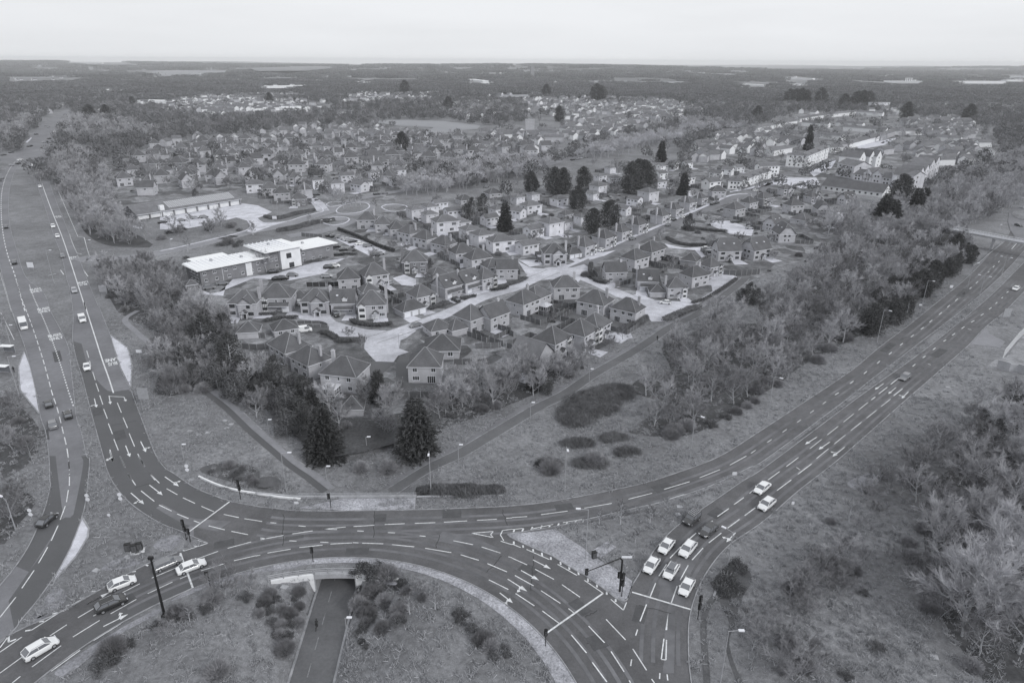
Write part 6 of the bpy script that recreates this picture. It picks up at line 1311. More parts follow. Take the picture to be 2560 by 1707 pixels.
def pc(tagc, pts, ang, zone):
    for k, (x, y) in enumerate(pts):
        c = R.choice(('white', 'silver', 'grey', 'dark', 'dark')); t_ = R.choice(('hatch', 'saloon', 'suv', 'estate')); p = P(*px(tagc, (x, y))[0]); o = simple_car(t_, c)
        o.location = (p.x, p.y, .15 if p.y > 500 else .1); o.rotation_euler = (0, 0, math.radians(ang+R.uniform(-4, 4))); o['category'] = 'car'; o['group'] = 'small cars '+zone; farcars.append((o, {'white': 'white', 'silver': 'silver', 'grey': 'grey', 'dark': 'black'}[c]+' car', zone, p.x, p.y))
pc('F', [(90, 425), (145, 410), (160, 380), (152, 395), (30, 343), (230, 275), (320, 365), (90, 322), (285, 180), (290, 122), (365, 112), (380, 122), (240, 270)], 70, 'at the far crossroads')
pc('F', [(385, 215), (430, 160), (345, 243), (360, 240), (530, 80), (345, 268), (335, 285), (352, 290), (405, 420)], -110, 'above the far crossroads')
pc('F', [(365, 285), (382, 285), (400, 284), (430, 290), (462, 286), (540, 297), (700, 285)], 5, 'on the far side street')
pc('K', [(1560, 703), (1603, 710), (1650, 718), (1690, 730), (1726, 742), (1772, 758), (1840, 778), (1910, 798)], 35, 'in the office car park row')
pc('K', [(1685, 835), (1640, 875), (1620, 805), (1980, 885), (2020, 870)], 20, 'by the office entrance')
pc('F', [(1085, 882), (1275, 872), (1425, 857), (1530, 838), (1600, 832)], 40, 'in front of the solar roofed hall')
pc('K', [(1440, 328), (1990, 322), (2030, 314), (2065, 312), (1190, 200), (860, 130), (1000, 142), (240, 155)], 20, 'on the estate closes')
pc('G', [(420, 283), (535, 245)], 20, 'at the office bin store'); pc('G', [(1050, 203), (1005, 205), (968, 145), (1440, 108), (1490, 95), (1425, 185), (1130, 175)], 10, 'along the office hedge')
pc('M', [(380, 838), (665, 732), (1045, 558), (990, 608), (1130, 532), (1180, 527), (1400, 413), (1440, 402)], 50, 'outside the row of porch houses')
pc('M', [(1345, 822), (1370, 838), (1355, 858), (1605, 578), (1470, 548), (1740, 635)], 10, 'in the courtyard by the chalets')
pc('M', [(1795, 288), (1805, 268), (1852, 243), (1930, 222), (1992, 198), (2045, 187), (2170, 240), (2200, 235), (2230, 228)], 35, 'in the row beside the white terrace')
pc('N', [(310, 803), (345, 793), (390, 788), (430, 773), (360, 780), (500, 642), (530, 632), (560, 618), (590, 602), (620, 592), (640, 580), (660, 575), (520, 810), (610, 700)], 50, 'in the car parks by the white flats')
pc('N', [(1100, 418), (1130, 410), (1160, 400), (1190, 398), (1220, 385), (1150, 420), (1180, 412), (1250, 470), (1330, 440)], 50, 'between the far terraces')
pc('Q', [(1590, 825), (1620, 820), (1650, 815), (1680, 808), (1735, 830), (1820, 768), (1960, 740), (1990, 735), (1290, 770), (1000, 1010)], 40, 'on the tree lined road')
car('G', 560, 515, 655, 512, 'estate', 'silver', 'silver estate car parked outside the first front gabled house', 'cars parked on the near estate')
car('G', 1520, 530, 1480, 490, 'suv', 'dark', 'black sport utility car parked before the dormer house', 'cars parked on the near estate')
car('G', 1140, 385, 1152, 430, 'hatch', 'white', 'white car between two front gabled houses', 'cars parked on the near estate')
car('G', 1190, 375, 1200, 445, 'van', 'white', 'white van parked tight against the front gabled house', 'cars parked on the near estate')
car('G', 1050, 450, 1015, 485, 'hatch', 'grey', 'dark grey car parked below the baylean drive', 'cars parked on the near estate')['label'] = 'dark grey car on the drive of the timbered bay house'
car('G', 1275, 640, 1185, 650, 'van', 'white', 'white van parked on the tarmac pad of the cul-de-sac', 'cars parked on the near estate')
car('H', 435, 612, 510, 592, 'hatch', 'grey', 'grey hatchback driving along the paved lane', 'cars parked on the near estate')
car('H', 775, 365, 855, 405, 'suv', 'dark', 'black sport utility car facing the lane beside a clipped hedge', 'cars parked on the near estate')
car('I', 850, 405, 945, 412, 'hatch', 'white', 'white car parked alone on the turning area of the east close', 'cars parked on the near estate')
car('G', 1890, 262, 2000, 232, 'estate', 'silver', 'silver car behind the dark fence near the turning bay', 'cars parked on the near estate')
label_rows(farcars, 6, lambda lk, c, r, z: '%s%s%s, %s' % (lk, ', '+c+' from left' if c else '', ' in the '+r+' row' if r else '', z))
# ------------------------------------------------------------------ street furniture
def vheight(base, v_top):
    """height of an upright whose foot is at base and whose top shows at image row v_top"""
    lo, hi = 0.0, 30.0
    for _ in range(40):
        m_ = (lo+hi)/2
        if proj(base.x, base.y, base.z+m_)[1] > v_top: lo = m_
        else: hi = m_
    return lo
def lamp(tagc, tx, ty_, bx, by, label, arms=1, ang=0.0, group='tall street lamps on grey columns'):
    (tu, tv), (bu, bv) = px(tagc, (tx, ty_), (bx, by)); b = G(bu, bv); h = max(3.5, min(13, vheight(b, tv)))
    small = h < 6.5; r = empty('street_lamp', tuple(b), ang, label, 'street lamp', group)
    mb = MB(); mb.tube((0, 0, -.2), (0, 0, 1.4), .13 if not small else .09, n=7); mb.tube((0, 0, 1.4), (0, 0, h), .10 if not small else .07, .06, 7); mb.build('pole', M['steel'], r)
    for k in range(arms):
        s_ = 1 if k == 0 else -1; L_ = 1.3 if not small else .25; mb = MB(); mb.tube((0, 0, h-.05), (s_*L_, 0, h+.12), .05, .04, 5); mb.build('arm', M['steel'], r)
        mb = MB(); mb.box(min(s_*L_, s_*(L_+.8)), max(s_*L_, s_*(L_+.8)), -.18, .18, h+.06, h+.22); mb.build('lamp_head', M['frame'], r)
for a in [('S', 1778, 865, 1763, 957, 'street lamp on the verge above the lone grey estate car', 1, -.7), ('S', 1597, 953, 1585, 1050, 'street lamp on the verge beside the round shrub beds', 1, -.7), ('S', 2031, 712, 2014, 787, 'street lamp before the white trunked birches', 1, -.7), ('J', 1245, 632, 1200, 858, 'street lamp before the darkest trees of the belt', 1, -.7), ('J', 1700, 597, 1650, 775, 'twin armed lamp on the central reservation', 2, -.75), ('J', 1866, 450, 1830, 592, 'farther twin armed lamp near the footbridge', 2, -.75), ('J', 1822, 195, 1798, 270, 'street lamp behind the footbridge', 1, 0),
          ('S', 1300, 1025, 1297, 1130, 'street lamp between the oval shrub beds and the ring road', 1, -1.5), ('S', 985, 1035, 990, 1135, 'street lamp standing behind the parapet', 1, -1.5), ('S', 1349, 1170, 1345, 1283, 'street lamp on the cobbled island', 1, 3.1), ('S', 1683, 1222, 1672, 1298, 'street lamp rising behind the dense round bush', 1, 2.4), ('A', 45, 300, 110, 512, 'street lamp on the verge left of the exit road', 1, 2.6), ('A', 215, 240, 235, 280, 'short post', 1, 0)][:12]: lamp(*a)
sg_ = 'small white topped path lamps'
for i, a in enumerate([('B', 472, 78, 490, 170, 'path lamp beside the foot of the paved descent'), ('S', 1218, 925, 1218, 962, 'path lamp where the two footpaths meet'), ('S', 1050, 1022, 1053, 1060, 'path lamp above the slope with cobbled verge'), ('S', 1353, 850, 1353, 875, 'path lamp halfway along the long footpath'), ('S', 841, 1005, 843, 1035, 'path lamp between the two big conifers'), ('S', 615, 965, 618, 995, 'path lamp under the evergreens beside the diagonal path'), ('S', 648, 1040, 658, 1130, 'lamp on the grass triangle beside the diagonal path'), ('B', 612, 1118, 632, 1260, 'path lamp beside the sunken cycle path'), ('C', 1487, 1208, 1440, 1560, 'lamp leaning over the planting bed in the corner'), ('K', 1068, 390, 1078, 460, 'lamp at the hall car park entrance'), ('K', 1465, 555, 1485, 670, 'first of two lamps behind the office'), ('K', 1555, 553, 1570, 660, 'second of two lamps behind the office'), ('K', 1968, 662, 1975, 790, 'lamp at the end of the office car park'), ('F', 1340, 1000, 1345, 1055, 'lamp on the curve of the side street'), ('F', 655, 1005, 720, 1220, 'lamp at the mouth of the side street'), ('F', 355, 1065, 425, 1345, 'lamp standing in the central reservation'), ('E', 40, 355, 95, 545, 'lamp at the west edge above the shelters'), ('E', 42, 600, 148, 905, 'lamp beside the western lay-by'), ('E', 1420, 1300, 1440, 1400, 'lamp on the wide verge'), ('K', 100, 735, 100, 800, 'lamp beside the office shrubs'), ('H', 318, 670, 335, 790, 'lamp at the corner of the paved turning area'), ('S', 2240, 605, 2222, 660, 'lamp in the far part of the reservation')]):
    lamp(*a, group=sg_)
def pole_at(tagc, tx, ty_, bx, by, name, label, cat, group=None):
    (tu, tv), (bu, bv) = px(tagc, (tx, ty_), (bx, by)); b = G(bu, bv); return empty(name, tuple(b), 0, label, cat, group), max(1.0, min(12, vheight(b, tv)))
def signal_head(r, x, y, z, rz=0.0):
    mb = MB(); mt = Matrix.Translation((x, y, z)) @ Matrix.Rotation(rz, 4, 'Z'); mb.box(-.26, .26, -.04, .03, -.62, .62, 0, mat=mt); mb.box(-.17, .17, -.28, -.04, -.52, .52, 0, mat=mt)
    h = mb.build('signal_head', M['black'], r)
    for k in (-.32, 0, .32):
        mb = MB(); a = mt @ Vector((0, -.285, k)); b_ = mt @ Vector((0, -.34, k)); mb.tube(a, b_, .11, .12, 8); mb.build('signal_lens', M['signd'], h)
tgp = 'black traffic signals around the ring road'
def signal(tagc, tx, ty_, bx, by, label, heads=((0, 0),), rz=0.0):
    r, h = pole_at(tagc, tx, ty_, bx, by, 'traffic_signal', label, 'traffic light', tgp); h = max(3.0, min(5.2, h)) if heads else h
    mb = MB(); mb.tube((0, 0, -.2), (0, 0, h), .07, .07, 7); mb.build('pole', M['black'], r)
    for dx, dz in heads: signal_head(r, dx, -.12, h-.6-dz, rz)
signal('A', 1245, 435, 1290, 578, 'double headed traffic signal at the grass island tip', ((0, 0), (.1, 1.35)))
signal('A', 1303, 500, 1318, 592, 'shorter signal post beside the double headed one', ((0, 0),))
signal('A', 1635, 162, 1665, 300, 'signal between the soil bed and the carriageway', ((0, 0), (.1, 1.2)))
signal('A', 1418, 795, 1455, 905, 'signal on the inner verge past the stop line', ((-.2, 0),))
signal('B', 372, 625, 396, 730, 'signal on the cobbles above the underpass railing', ((0, 0),))
signal('B', 500, 255, 518, 355, 'signal on the cobbled verge by the parapet', ((-.2, 0),))
signal('C', 228, 1190, 231, 1312, 'signal at the inner end of the diagonal stop line', ((0, 0),))
signal('C', 1308, 958, 1283, 1128, 'double headed signal on the outer verge beside the ditch', ((0, 0), (0, 1.5)), .2)
signal('C', 778, 800, 758, 970, 'signal post with stacked heads beside the tall mast', ((0, .1), (0, 1.5)))
r, h = pole_at('C', 752, 705, 745, 935, 'signal_mast', 'tall black mast reaching an arm over the cobbled island', 'signal mast'); h = max(5.5, min(9, h))
mb = MB(); mb.tube((0, 0, -.2), (0, 0, h-.4), .19, .15, 8); mb.tube((0, 0, h-.4), (-.35, 0, h), .15, .12, 8); mb.build('pole', M['black'], r)
q = P(*px('C', (515, 812))[0], h-.7)-Vector(r.location); mb = MB(); mb.tube((-.35, 0, h), (q.x, q.y, h-.3), .1, .07, 6); mb.build('arm', M['black'], r)
signal_head(r, q.x, q.y-.1, h-.2, 0); signal_head(r, -.35, -.2, 3.6, 0)
mb = MB(); mb.box(-.15, 1.5, -.1, .1, h+.1, h+.35); mb.build('camera_box', M['frame'], r)
r, h = pole_at('A', 1028, 708, 1140, 1108, 'camera_mast', 'tall black camera mast on the inner verge of the ring road', 'mast'); h = max(8, min(12, h))
mb = MB(); mb.tube((0, 0, -.2), (0, 0, h), .22, .14, 8); mb.build('pole', M['black'], r); mb = MB(); mb.box(-.35, .35, -.2, .2, h-.1, h+.35); mb.build('camera', M['black'], r)
mb = MB(); mb.box(-.35, .35, -.35, .35, 0, .5); mb.build('base_box', M['black'], r)
def board(tagc, tx, ty_, bx, by, label, w_, hh, face, post=M['steel'], shape='rect', n=1, rz=0.0, name='road_sign', group='road signs around the junctions', posts=1):
    r, h = pole_at(tagc, tx, ty_, bx, by, name, label, 'road sign', group); r.rotation_euler = (0, 0, rz)
    for k in range(posts):
        x = 0 if posts == 1 else (-w_*.35+k*w_*.7); mb = MB(); mb.tube((x, 0, -.1), (x, 0, h), .05, .05, 5); mb.build('post', post, r)
    for k in range(n):
        z = h-hh/2-k*(hh+.1); mb = MB()
        if shape == 'disc': mb.tube((0, -.06, z), (0, -.1, z), hh/2, hh/2, 16)
        else: mb.box(-w_/2, w_/2, -.1, -.06, z-hh/2, z+hh/2)
        mb.build('sign_plate', face, r)
bd = [('A', 608, 258, 622, 352, 'keep left sign with a chequered plate on the island nose', .8, .8, M['sign'], M['steel'], 'disc', 2), ('A', 825, 252, 845, 340, 'pair of round signs backing the inbound kerb', .8, .8, M['frame'], M['steel'], 'disc', 2), ('A', 740, 395, 770, 470, 'small round marker on the grass triangle', .6, .6, M['sign'], M['steel'], 'disc', 1), ('A', 205, 360, 228, 450, 'stacked signs on the verge of the exit road', .8, .8, M['frame'], M['steel'], 'disc', 2), ('A', 1288, 55, 1304, 138, 'stacked round signs above the white edged bed', .8, .8, M['frame'], M['steel'], 'disc', 2), ('C', 1533, 108, 1532, 160, 'sign on the thin grass strip between carriageways', .9, .7, M['sign'], M['steel'], 'rect', 1), ('B', 280, 312, 285, 360, 'sign at the end of the parapet', .8, .5, M['sign'], M['steel'], 'rect', 1), ('D', 150, 312, 152, 425, 'leaning sign post on the verge below the white crossover', .5, .6, M['frame'], M['steel'], 'rect', 1),
      ('E', 1090, 545, 1112, 660, 'white topped bus stop flag beside the lay-by', 1.6, .9, M['sign'], M['steel'], 'rect', 1), ('E', 1118, 845, 1145, 1000, 'tall direction sign seen from behind near the bus bay', 2.6, 3.0, M['steel'], M['steel'], 'rect', 1), ('E', 815, 42, 822, 135, 'large direction sign by the mouth of the side street', 2.8, 2.4, M['steel'], M['steel'], 'rect', 1), ('F', 245, 1178, 248, 1240, 'white faced map sign in the central reservation', 2.6, 2.2, M['sign'], M['steel'], 'rect', 1), ('J', 1865, 850, 1862, 935, 'large sign backing the compound verge', 2.4, 3.0, M['steel'], M['steel'], 'rect', 1), ('J', 1432, 668, 1432, 700, 'small white marker board on the verge', 1.2, 1.0, M['sign'], M['steel'], 'rect', 1), ('J', 1195, 815, 1193, 840, 'low white marker on the verge', 1.2, .6, M['sign'], M['steel'], 'rect', 1), ('K', 1055, 515, 1055, 555, 'white banner board at the hall entrance', 2.4, 1.6, M['sign'], M['steel'], 'rect', 1)]
for b in bd: board(*b, posts=2 if b[6] > 2 else 1)
def cabinet(tagc, x, y, w_, h, label, base=False, m='black', rz=.35):
    p = G(*px(tagc, (x, y))[0]); r = empty('control_cabinet', tuple(p), rz, label, 'cabinet', 'roadside control cabinets')
    mb = MB(); mb.box(-w_/2, w_/2, -.3, .3, .08, h); mb.box(-w_/2-.04, w_/2+.04, -.34, .34, h, h+.06); mb.build('housing', M[m], r); mb = MB(); mb.box(-w_/2+.05, -.02, -.325, -.3, .15, h-.08); mb.box(.02, w_/2-.05, -.325, -.3, .15, h-.08); mb.build('door', M['signd'] if m == 'black' else M['steel'], r)
    if base: mb = MB(); mb.box(-w_/2-.3, w_/2+.3, -.9, .5, 0, .1); mb.build('plinth', M['white'], r)
cabinet('A', 890, 655, 1.0, 1.5, 'black roadside cabinet standing first of three on the island'); cabinet('A', 932, 662, .9, 1.5, 'middle black cabinet on a white plinth', True); cabinet('A', 970, 648, .9, 1.5, 'last black cabinet on a white plinth', True)
cabinet('C', 567, 703, .75, 1.3, 'dark rounded cabinet at the edge of the cobbled island'); cabinet('A', 1215, 1075, .8, .8, 'low black box at the foot of the camera mast')
cabinet('A', 1550, 893, 1.2, .35, 'low pale box lid beside the signal on the inner verge', m='conc')
for s, lb in ((('E', 65, 575), 'upper bus shelter with white roof at the west edge'), (('E', 25, 735), 'lower bus shelter with white roof beside the western lay-by')):
    p = P(*px(s[0], s[1:])[0]); r = empty('bus_shelter', tuple(p), -1.35 if 0 else -.1, lb, 'bus shelter', 'bus shelters in the west')
    mb = MB(); mb.box(-1.9, 1.9, -.8, .8, 2.35, 2.5); mb.build('roof', M['wroof'], r)
    for x in (-1.8, 1.8): mb = MB(); mb.box(x-.05, x+.05, .65, .75, 0, 2.35); mb.build('post', M['steel'], r)
    mb = MB(); mb.box(-1.75, 1.75, .68, .72, .4, 2.2); mb.build('back_panel', M['cglass'], r); mb = MB(); mb.box(-1.4, 1.4, .2, .5, .45, .5); mb.build('bench', M['steel'], r)
# bollards, white path markers
# ------------------------------------------------------------------ people: one continuous skinned surface each
def skin_person(joints, edges, radii):
    me = bpy.data.meshes.new('person'); me.from_pydata(joints, edges, []); o = bpy.data.objects.new('person_tmp', me); C.objects.link(o)
    md = o.modifiers.new('s', 'SKIN'); me.skin_vertices[0].data[0].use_root = True
    for i, r_ in enumerate(radii): me.skin_vertices[0].data[i].radius = (r_, r_)
    o.modifiers.new('u', 'SUBSURF').levels = 1
    dg = bpy.context.evaluated_depsgraph_get(); m2 = bpy.data.meshes.new_from_object(o.evaluated_get(dg)); bpy.data.objects.remove(o); return m2
def person(loc, rz, label, pose='walk'):
    if pose == 'walk':
        J = [(0, 0, .95), (0, 0, 1.2), (0, 0, 1.42), (0, 0, 1.53), (0, .02, 1.66), (-.1, 0, .9), (-.11, .16, .5), (-.11, .12, .06), (-.11, .28, .04), (.1, 0, .9), (.11, .02, .48), (.11, -.22, .1), (.11, -.1, .04), (-.2, 0, 1.4), (-.26, -.1, 1.14), (-.25, .04, .9), (.2, 0, 1.4), (.26, .08, 1.14), (.25, .22, .93)]
    else:
        J = [(0, -.25, .98), (0, -.05, 1.2), (0, .12, 1.38), (0, .2, 1.48), (0, .27, 1.6), (-.1, -.2, .95), (-.12, .2, .78), (-.12, .02, .4), (-.12, .16, .36), (.1, -.2, .95), (.12, .15, .62), (.12, .0, .22), (.12, .14, .2), (-.2, .12, 1.36), (-.27, .3, 1.16), (-.24, .52, 1.06), (.2, .12, 1.36), (.27, .3, 1.16), (.24, .52, 1.06)]
    E_ = [(0, 1), (1, 2), (2, 3), (3, 4), (0, 5), (5, 6), (6, 7), (7, 8), (0, 9), (9, 10), (10, 11), (11, 12), (2, 13), (13, 14), (14, 15), (2, 16), (16, 17), (17, 18)]
    Rr = [.15, .15, .16, .06, .105, .09, .065, .045, .04, .09, .065, .045, .04, .06, .045, .035, .06, .045, .035]
    r = empty('person', tuple(loc), rz, label, 'person')
    me = skin_person(J, E_, Rr); me.materials.append(M['cloth']); b = bpy.data.objects.new('body', me); C.objects.link(b); b.parent = r; reg(b, r)
    mb = MB(); h = Vector(J[4]); n = 10
    for i in range(n):
        for j in range(5):
            pass
    leaf_ball(mb, h+Vector((0, -.02, .05)), .115, .10, 160, .04, random.Random(2)); mb.build('hair', M['timber'], r); return r
def G2(t, x, y): return G(*px(t, (x, y))[0])
p = G2('I', 828, 722); person(p, -.8, 'dark clothed person walking on the long footpath by the scrub')
p = G2('E', 112, 722); person(p, .4, 'dark clothed person waiting beside the lower bus shelter')
bpx = P(*px('B', (421, 1188))[0], -3.4); bk_ = empty('bicycle', tuple(bpx), math.atan2(AX.y, AX.x)-math.pi/2, 'bicycle ridden along the sunken cycle path', 'bicycle')
for y in (-.52, .52):
    mb = MB(); 
    for i in range(20): a0, a1 = 6.2832*i/20, 6.2832*(i+1)/20; mb.tube((0, y+math.cos(a0)*.33, .34+math.sin(a0)*.33), (0, y+math.cos(a1)*.33, .34+math.sin(a1)*.33), .025, .025, 5, cap=False)
    mb.build('wheel', M['tyre'], bk_)
mb = MB()
for a, b in (((0, -.52, .34), (0, -.1, .3)), ((0, -.1, .3), (0, -.25, .9)), ((0, -.25, .85), (0, .38, .85)), ((0, -.1, .3), (0, .4, .8)), ((0, .52, .34), (0, .38, .95)), ((0, -.52, .34), (0, -.24, .8))): mb.tube(a, b, .022, .022, 5)
mb.build('frame', M['black'], bk_); mb = MB(); mb.tube((-.28, .42, 1.02), (.28, .42, 1.02), .02, .02, 5); mb.build('handlebar', M['steel'], bk_); mb = MB(); mb.box(-.07, .07, -.38, -.12, .9, .96); mb.build('saddle', M['black'], bk_)
person(bpx, math.atan2(AX.y, AX.x)-math.pi/2, 'cyclist in dark clothes riding along the sunken path', 'ride')
# ------------------------------------------------------------------ houses onto the ground, labelled
built = build_houses(); far_houses()
ZS = {'near west cul-de-sac': 'western cul-de-sac', 'near east cul-de-sac': 'eastern cul-de-sac', 'upper side of the paved lane': 'above the paved lane', 'east end of the estate': 'east close', 'middle row west of the lane': 'middle row', 'pale brick estate by the dark pines': 'around the dark pines', 'row above the straight estate road': 'above the straight road', 'south side of the straight estate road': 'below the straight road', 'estate beyond the tall cypress trees': 'beyond the pines', 'estate behind the long solar roofed hall': 'behind the solar hall', 'first brick estate beyond the hall': 'estate past the hall', 'second brick estate': 'farther brick estate'}
label_rows([(r, lk, ZS[z], x, y) for r, lk, z, x, y in built], 6, lambda lk, c, r, z: '%s, %s%s%s' % (lk, ('%s%s, ' % (c, ' of '+r+' row' if r else ' from left')) if c else ('row '+r+', ' if r else ''), '', z))
# ------------------------------------------------------------------ hedges and fences
def hedge(tagc, pts, w_, h, label, m='hedge', step=.5):
    c = resample(cr([G(u, v) for u, v in px(tagc, *pts)]), step); mb = MB(); r = random.Random(len(mb.v)+int(c[0].x*10))
    for p in c:
        big = w_ > 3; f_ = (p-c[0]).length/max(.1, (c[-1]-c[0]).length); ww = w_*(1 if not big else 1+.16*math.sin(f_*17+w_)+.1*math.sin(f_*43))*(1 if not big else .35+.65*math.sin(math.pi*min(1, max(0, f_)))**.5)
        for k in range(int((40 if not big else 60)*ww*h/1.2)+12):
            a_ = r.uniform(0, 6.28); q_ = r.random()**.5*(1 if not big else r.uniform(.85, 1.1)); hh = h*(1-(q_**2)*.55)*r.uniform(.8, 1.15) if big else h*r.uniform(.85, 1.05)
            q = Vector((p.x+math.cos(a_)*q_*ww/2, p.y+math.sin(a_)*q_*ww/2, Hgt(p.x, p.y)+r.random()**.45*hh)); u_ = rv(r, 1).normalized()*.17 if not big else Vector((r.gauss(0, .14), r.gauss(0, .14), r.uniform(.2, .5))); v_ = u_.orthogonal().normalized()*(.13 if not big else .05)
            mb.add([q-u_, q-v_, q+u_, q+v_], [(0, 1, 2, 3)])
    o = mb.build('hedge', M[m]); tag(o, label, 'hedge', 'hedges and shrub rows')
for a in [('G', [(1640, 560), (1720, 590), (1860, 600), (1960, 590)], 2.2, 1.2, 'rounded lawn hedge in front of the white bay house'), ('G', [(1370, 660), (1440, 670), (1500, 710)], 2.4, 1.0, 'hedge around the small front garden by the turning area'), ('G', [(1500, 740), (1580, 735), (1690, 725)], 1.6, 1.1, 'hedge under the single street tree on the turning area'),
          ('G', [(900, 560), (1000, 540), (1160, 530)], 2.0, 1.0, 'hedge row before the front gabled houses'), ('G', [(860, 505), (980, 500)], 1.6, .9, 'low hedge below the timbered bay house'), ('H', [(870, 375), (930, 360), (980, 350)], 1.5, 1.1, 'clipped hedge beside the black parked car'), ('H', [(1120, 300), (1200, 290), (1255, 275)], 1.5, 1.1, 'clipped hedge along the paved lane'), ('H', [(1200, 270), (1340, 230), (1410, 195)], 2.4, 1.0, 'shrub row on the bend of the paved lane'),
          ('H', [(600, 460), (680, 430), (735, 405)], 2.5, 1.2, 'shrub row at the corner of the double garage lane'), ('I', [(290, 210), (340, 230), (400, 240)], 2.4, 1.6, 'hedge wrapping the corner of the junction'), ('I', [(265, 80), (255, 130), (275, 190)], 1.8, 1.5, 'long hedge beside the junction'), ('I', [(900, 555), (1000, 510), (1100, 470), (1175, 450)], 3.0, 1.4, 'long rounded hedge by the turning area of the east close'), ('I', [(1130, 410), (1250, 370), (1400, 275), (1500, 205)], 1.4, 1.1, 'low hedge separating the east lane from the footpath'), ('I', [(570, 630), (640, 590), (700, 560), (740, 540)], 3.4, 1.8, 'dense hedge by the chimney house of the east close'),
          ('M', [(1130, 640), (1250, 640), (1400, 655), (1520, 665)], 2.6, 1.4, 'hedge bank across the play area'), ('M', [(980, 720), (1080, 770), (1200, 790)], 3.4, 1.3, 'scrub bank beside the straight road'), ('M', [(1200, 790), (1300, 790), (1400, 790)], 2.2, 1.3, 'hedge in front of the chalet court'), ('M', [(1040, 300), (1000, 320)], 1, 1, 'small hedge among the porch houses'), ('K', [(960, 530), (1100, 540), (1250, 500), (1420, 470)], 4.0, 1.6, 'hedge on the grass wedge by the hall entrance'), ('K', [(1080, 660), (1250, 630), (1400, 590), (1600, 560)], 4.5, 1.8, 'long shrub belt between the two side streets'),
          ('K', [(1640, 650), (1800, 710), (2000, 800), (2150, 850)], 1.2, 1.8, 'tall garden hedge behind the office car park'), ('K', [(1330, 950), (1420, 930), (1530, 905)], 2.5, 1.2, 'shrub bed against the office wall'), ('K', [(1620, 880), (1700, 870), (1800, 875)], 1.6, 1.0, 'low hedge by the office ramp'), ('H', [(660, 830+60), (720, 880), (760, 880)], .5, .5, 'small box hedge by the conservatory'), ('H', [(960, 920), (1010, 925), (1070, 915)], 2.0, 1.4, 'thick hedge clump on the back lawn'), ('B', [(1120, 262), (1300, 250), (1500, 252), (1700, 250)], 4.0, 1.6, 'dark reed bed behind the low white wall'),
          ('I', [(110, 1420), (180, 1330), (300, 1250), (420, 1190), (560, 1150)], 12, 1.5, 'large dark oval thicket between the footpath and the wood'), ('C', [(185, 65), (250, 60), (320, 70)], 4.6, .9, 'left oval shrub bed of the five on the meadow'), ('C', [(445, 60), (540, 50), (640, 45)], 4.8, 1.0, 'middle oval shrub bed beside the ring road'), ('S', [(1300, 1022), (1330, 1018), (1358, 1020)], 4.6, 1.0, 'upper oval shrub bed on the meadow'), ('S', [(1385, 1010), (1410, 1005), (1435, 1006)], 4.3, .9, 'oval shrub bed nearest the wood'), ('S', [(1418, 1045), (1442, 1038), (1466, 1040)], 4, .9, 'small oval shrub bed at the end of the group')]: hedge(*a, m=('hedge', 'leafm')[len(a[4]) % 2] if a[2] < 3 else 'reed')
def fence(tagc, pts, label, h=1.8, dark=False):
    w_ = [G(u, v) for u, v in px(tagc, *pts)]; r = empty('garden_fence', tuple(w_[0]), 0, label, 'fence', 'boarded garden fences')
    c = resample(w_, 2.4)
    mb = MB()
    for a, b in zip(c, c[1:]):
        if (b-a).length > .3: mb.box(0, (b-a).length, -.025, .025, .02, h, mat=Matrix.Translation(a) @ Matrix.Rotation(math.atan2(b.y-a.y, b.x-a.x), 4, 'Z'))
    attach(mb.build('boards', M['timber' if dark else 'fence']), r)
    for p in c: mb = MB(); mb.box(p.x-.06, p.x+.06, p.y-.06, p.y+.06, p.z, p.z+h+.1); attach(mb.build('post', M['conc']), r)
for a in [('H', [(850, 625), (1010, 680), (1120, 740), (1220, 770)], 'long fence curving behind the light brick pyramid house'), ('H', [(1130, 600), (1280, 670), (1310, 690)], 'fence between two back lawns behind the conservatory house'), ('H', [(1100, 560), (1140, 610)], 'short fence by the solar gable house'), ('H', [(980, 790), (1100, 785), (1200, 780)], 'fence backing the paved terrace'), ('H', [(800, 925), (950, 925)], 'white posted fence behind the conservatory'), ('G', [(1870, 280), (1940, 320), (2000, 355)], 'black fence beside the double garage', 1.8, True),
          ('G', [(1250, 262), (1420, 262)], 'black fence behind the front gabled houses', 1.8, True), ('G', [(1430, 262), (1560, 255)], 'black fence continuing behind the dormer house', 1.8, True), ('G', [(700, 790), (850, 800), (960, 785)], 'fence of the lower back garden'), ('G', [(660, 695), (900, 700)], 'fence below the pyramid garage'), ('H', [(1700, 500), (1800, 460), (1900, 400)], 'fence between the east gardens', 1.8, True), ('H', [(2040, 500), (2120, 460)], 'dark fence by the big hipped house', 1.8, True), ('I', [(470, 270), (600, 230)], 'fence by the white gabled house'), ('I', [(1390, 160), (1530, 170), (1700, 155)], 'tall brown fence at the end of the east close', 2.2), ('M', [(910, 915), (1000, 935), (1100, 950)], 'dark fence behind the hipped garage', 1.8, True),
          ('H', [(1640, 860), (1760, 900)], 'fence under the wide grey gable'), ('K', [(1300, 700), (1500, 720)], 'fence behind the office'), ('G', [(1170, 575), (1380, 575), (1430, 600)], 'low rail fence edging the van pad', 1.0), ('G', [(1180, 605), (1440, 608)], 'second low rail by the van pad', 1.0), ('G', [(390, 1400), (392, 1402)], 'x')][:-1]: fence(*a)
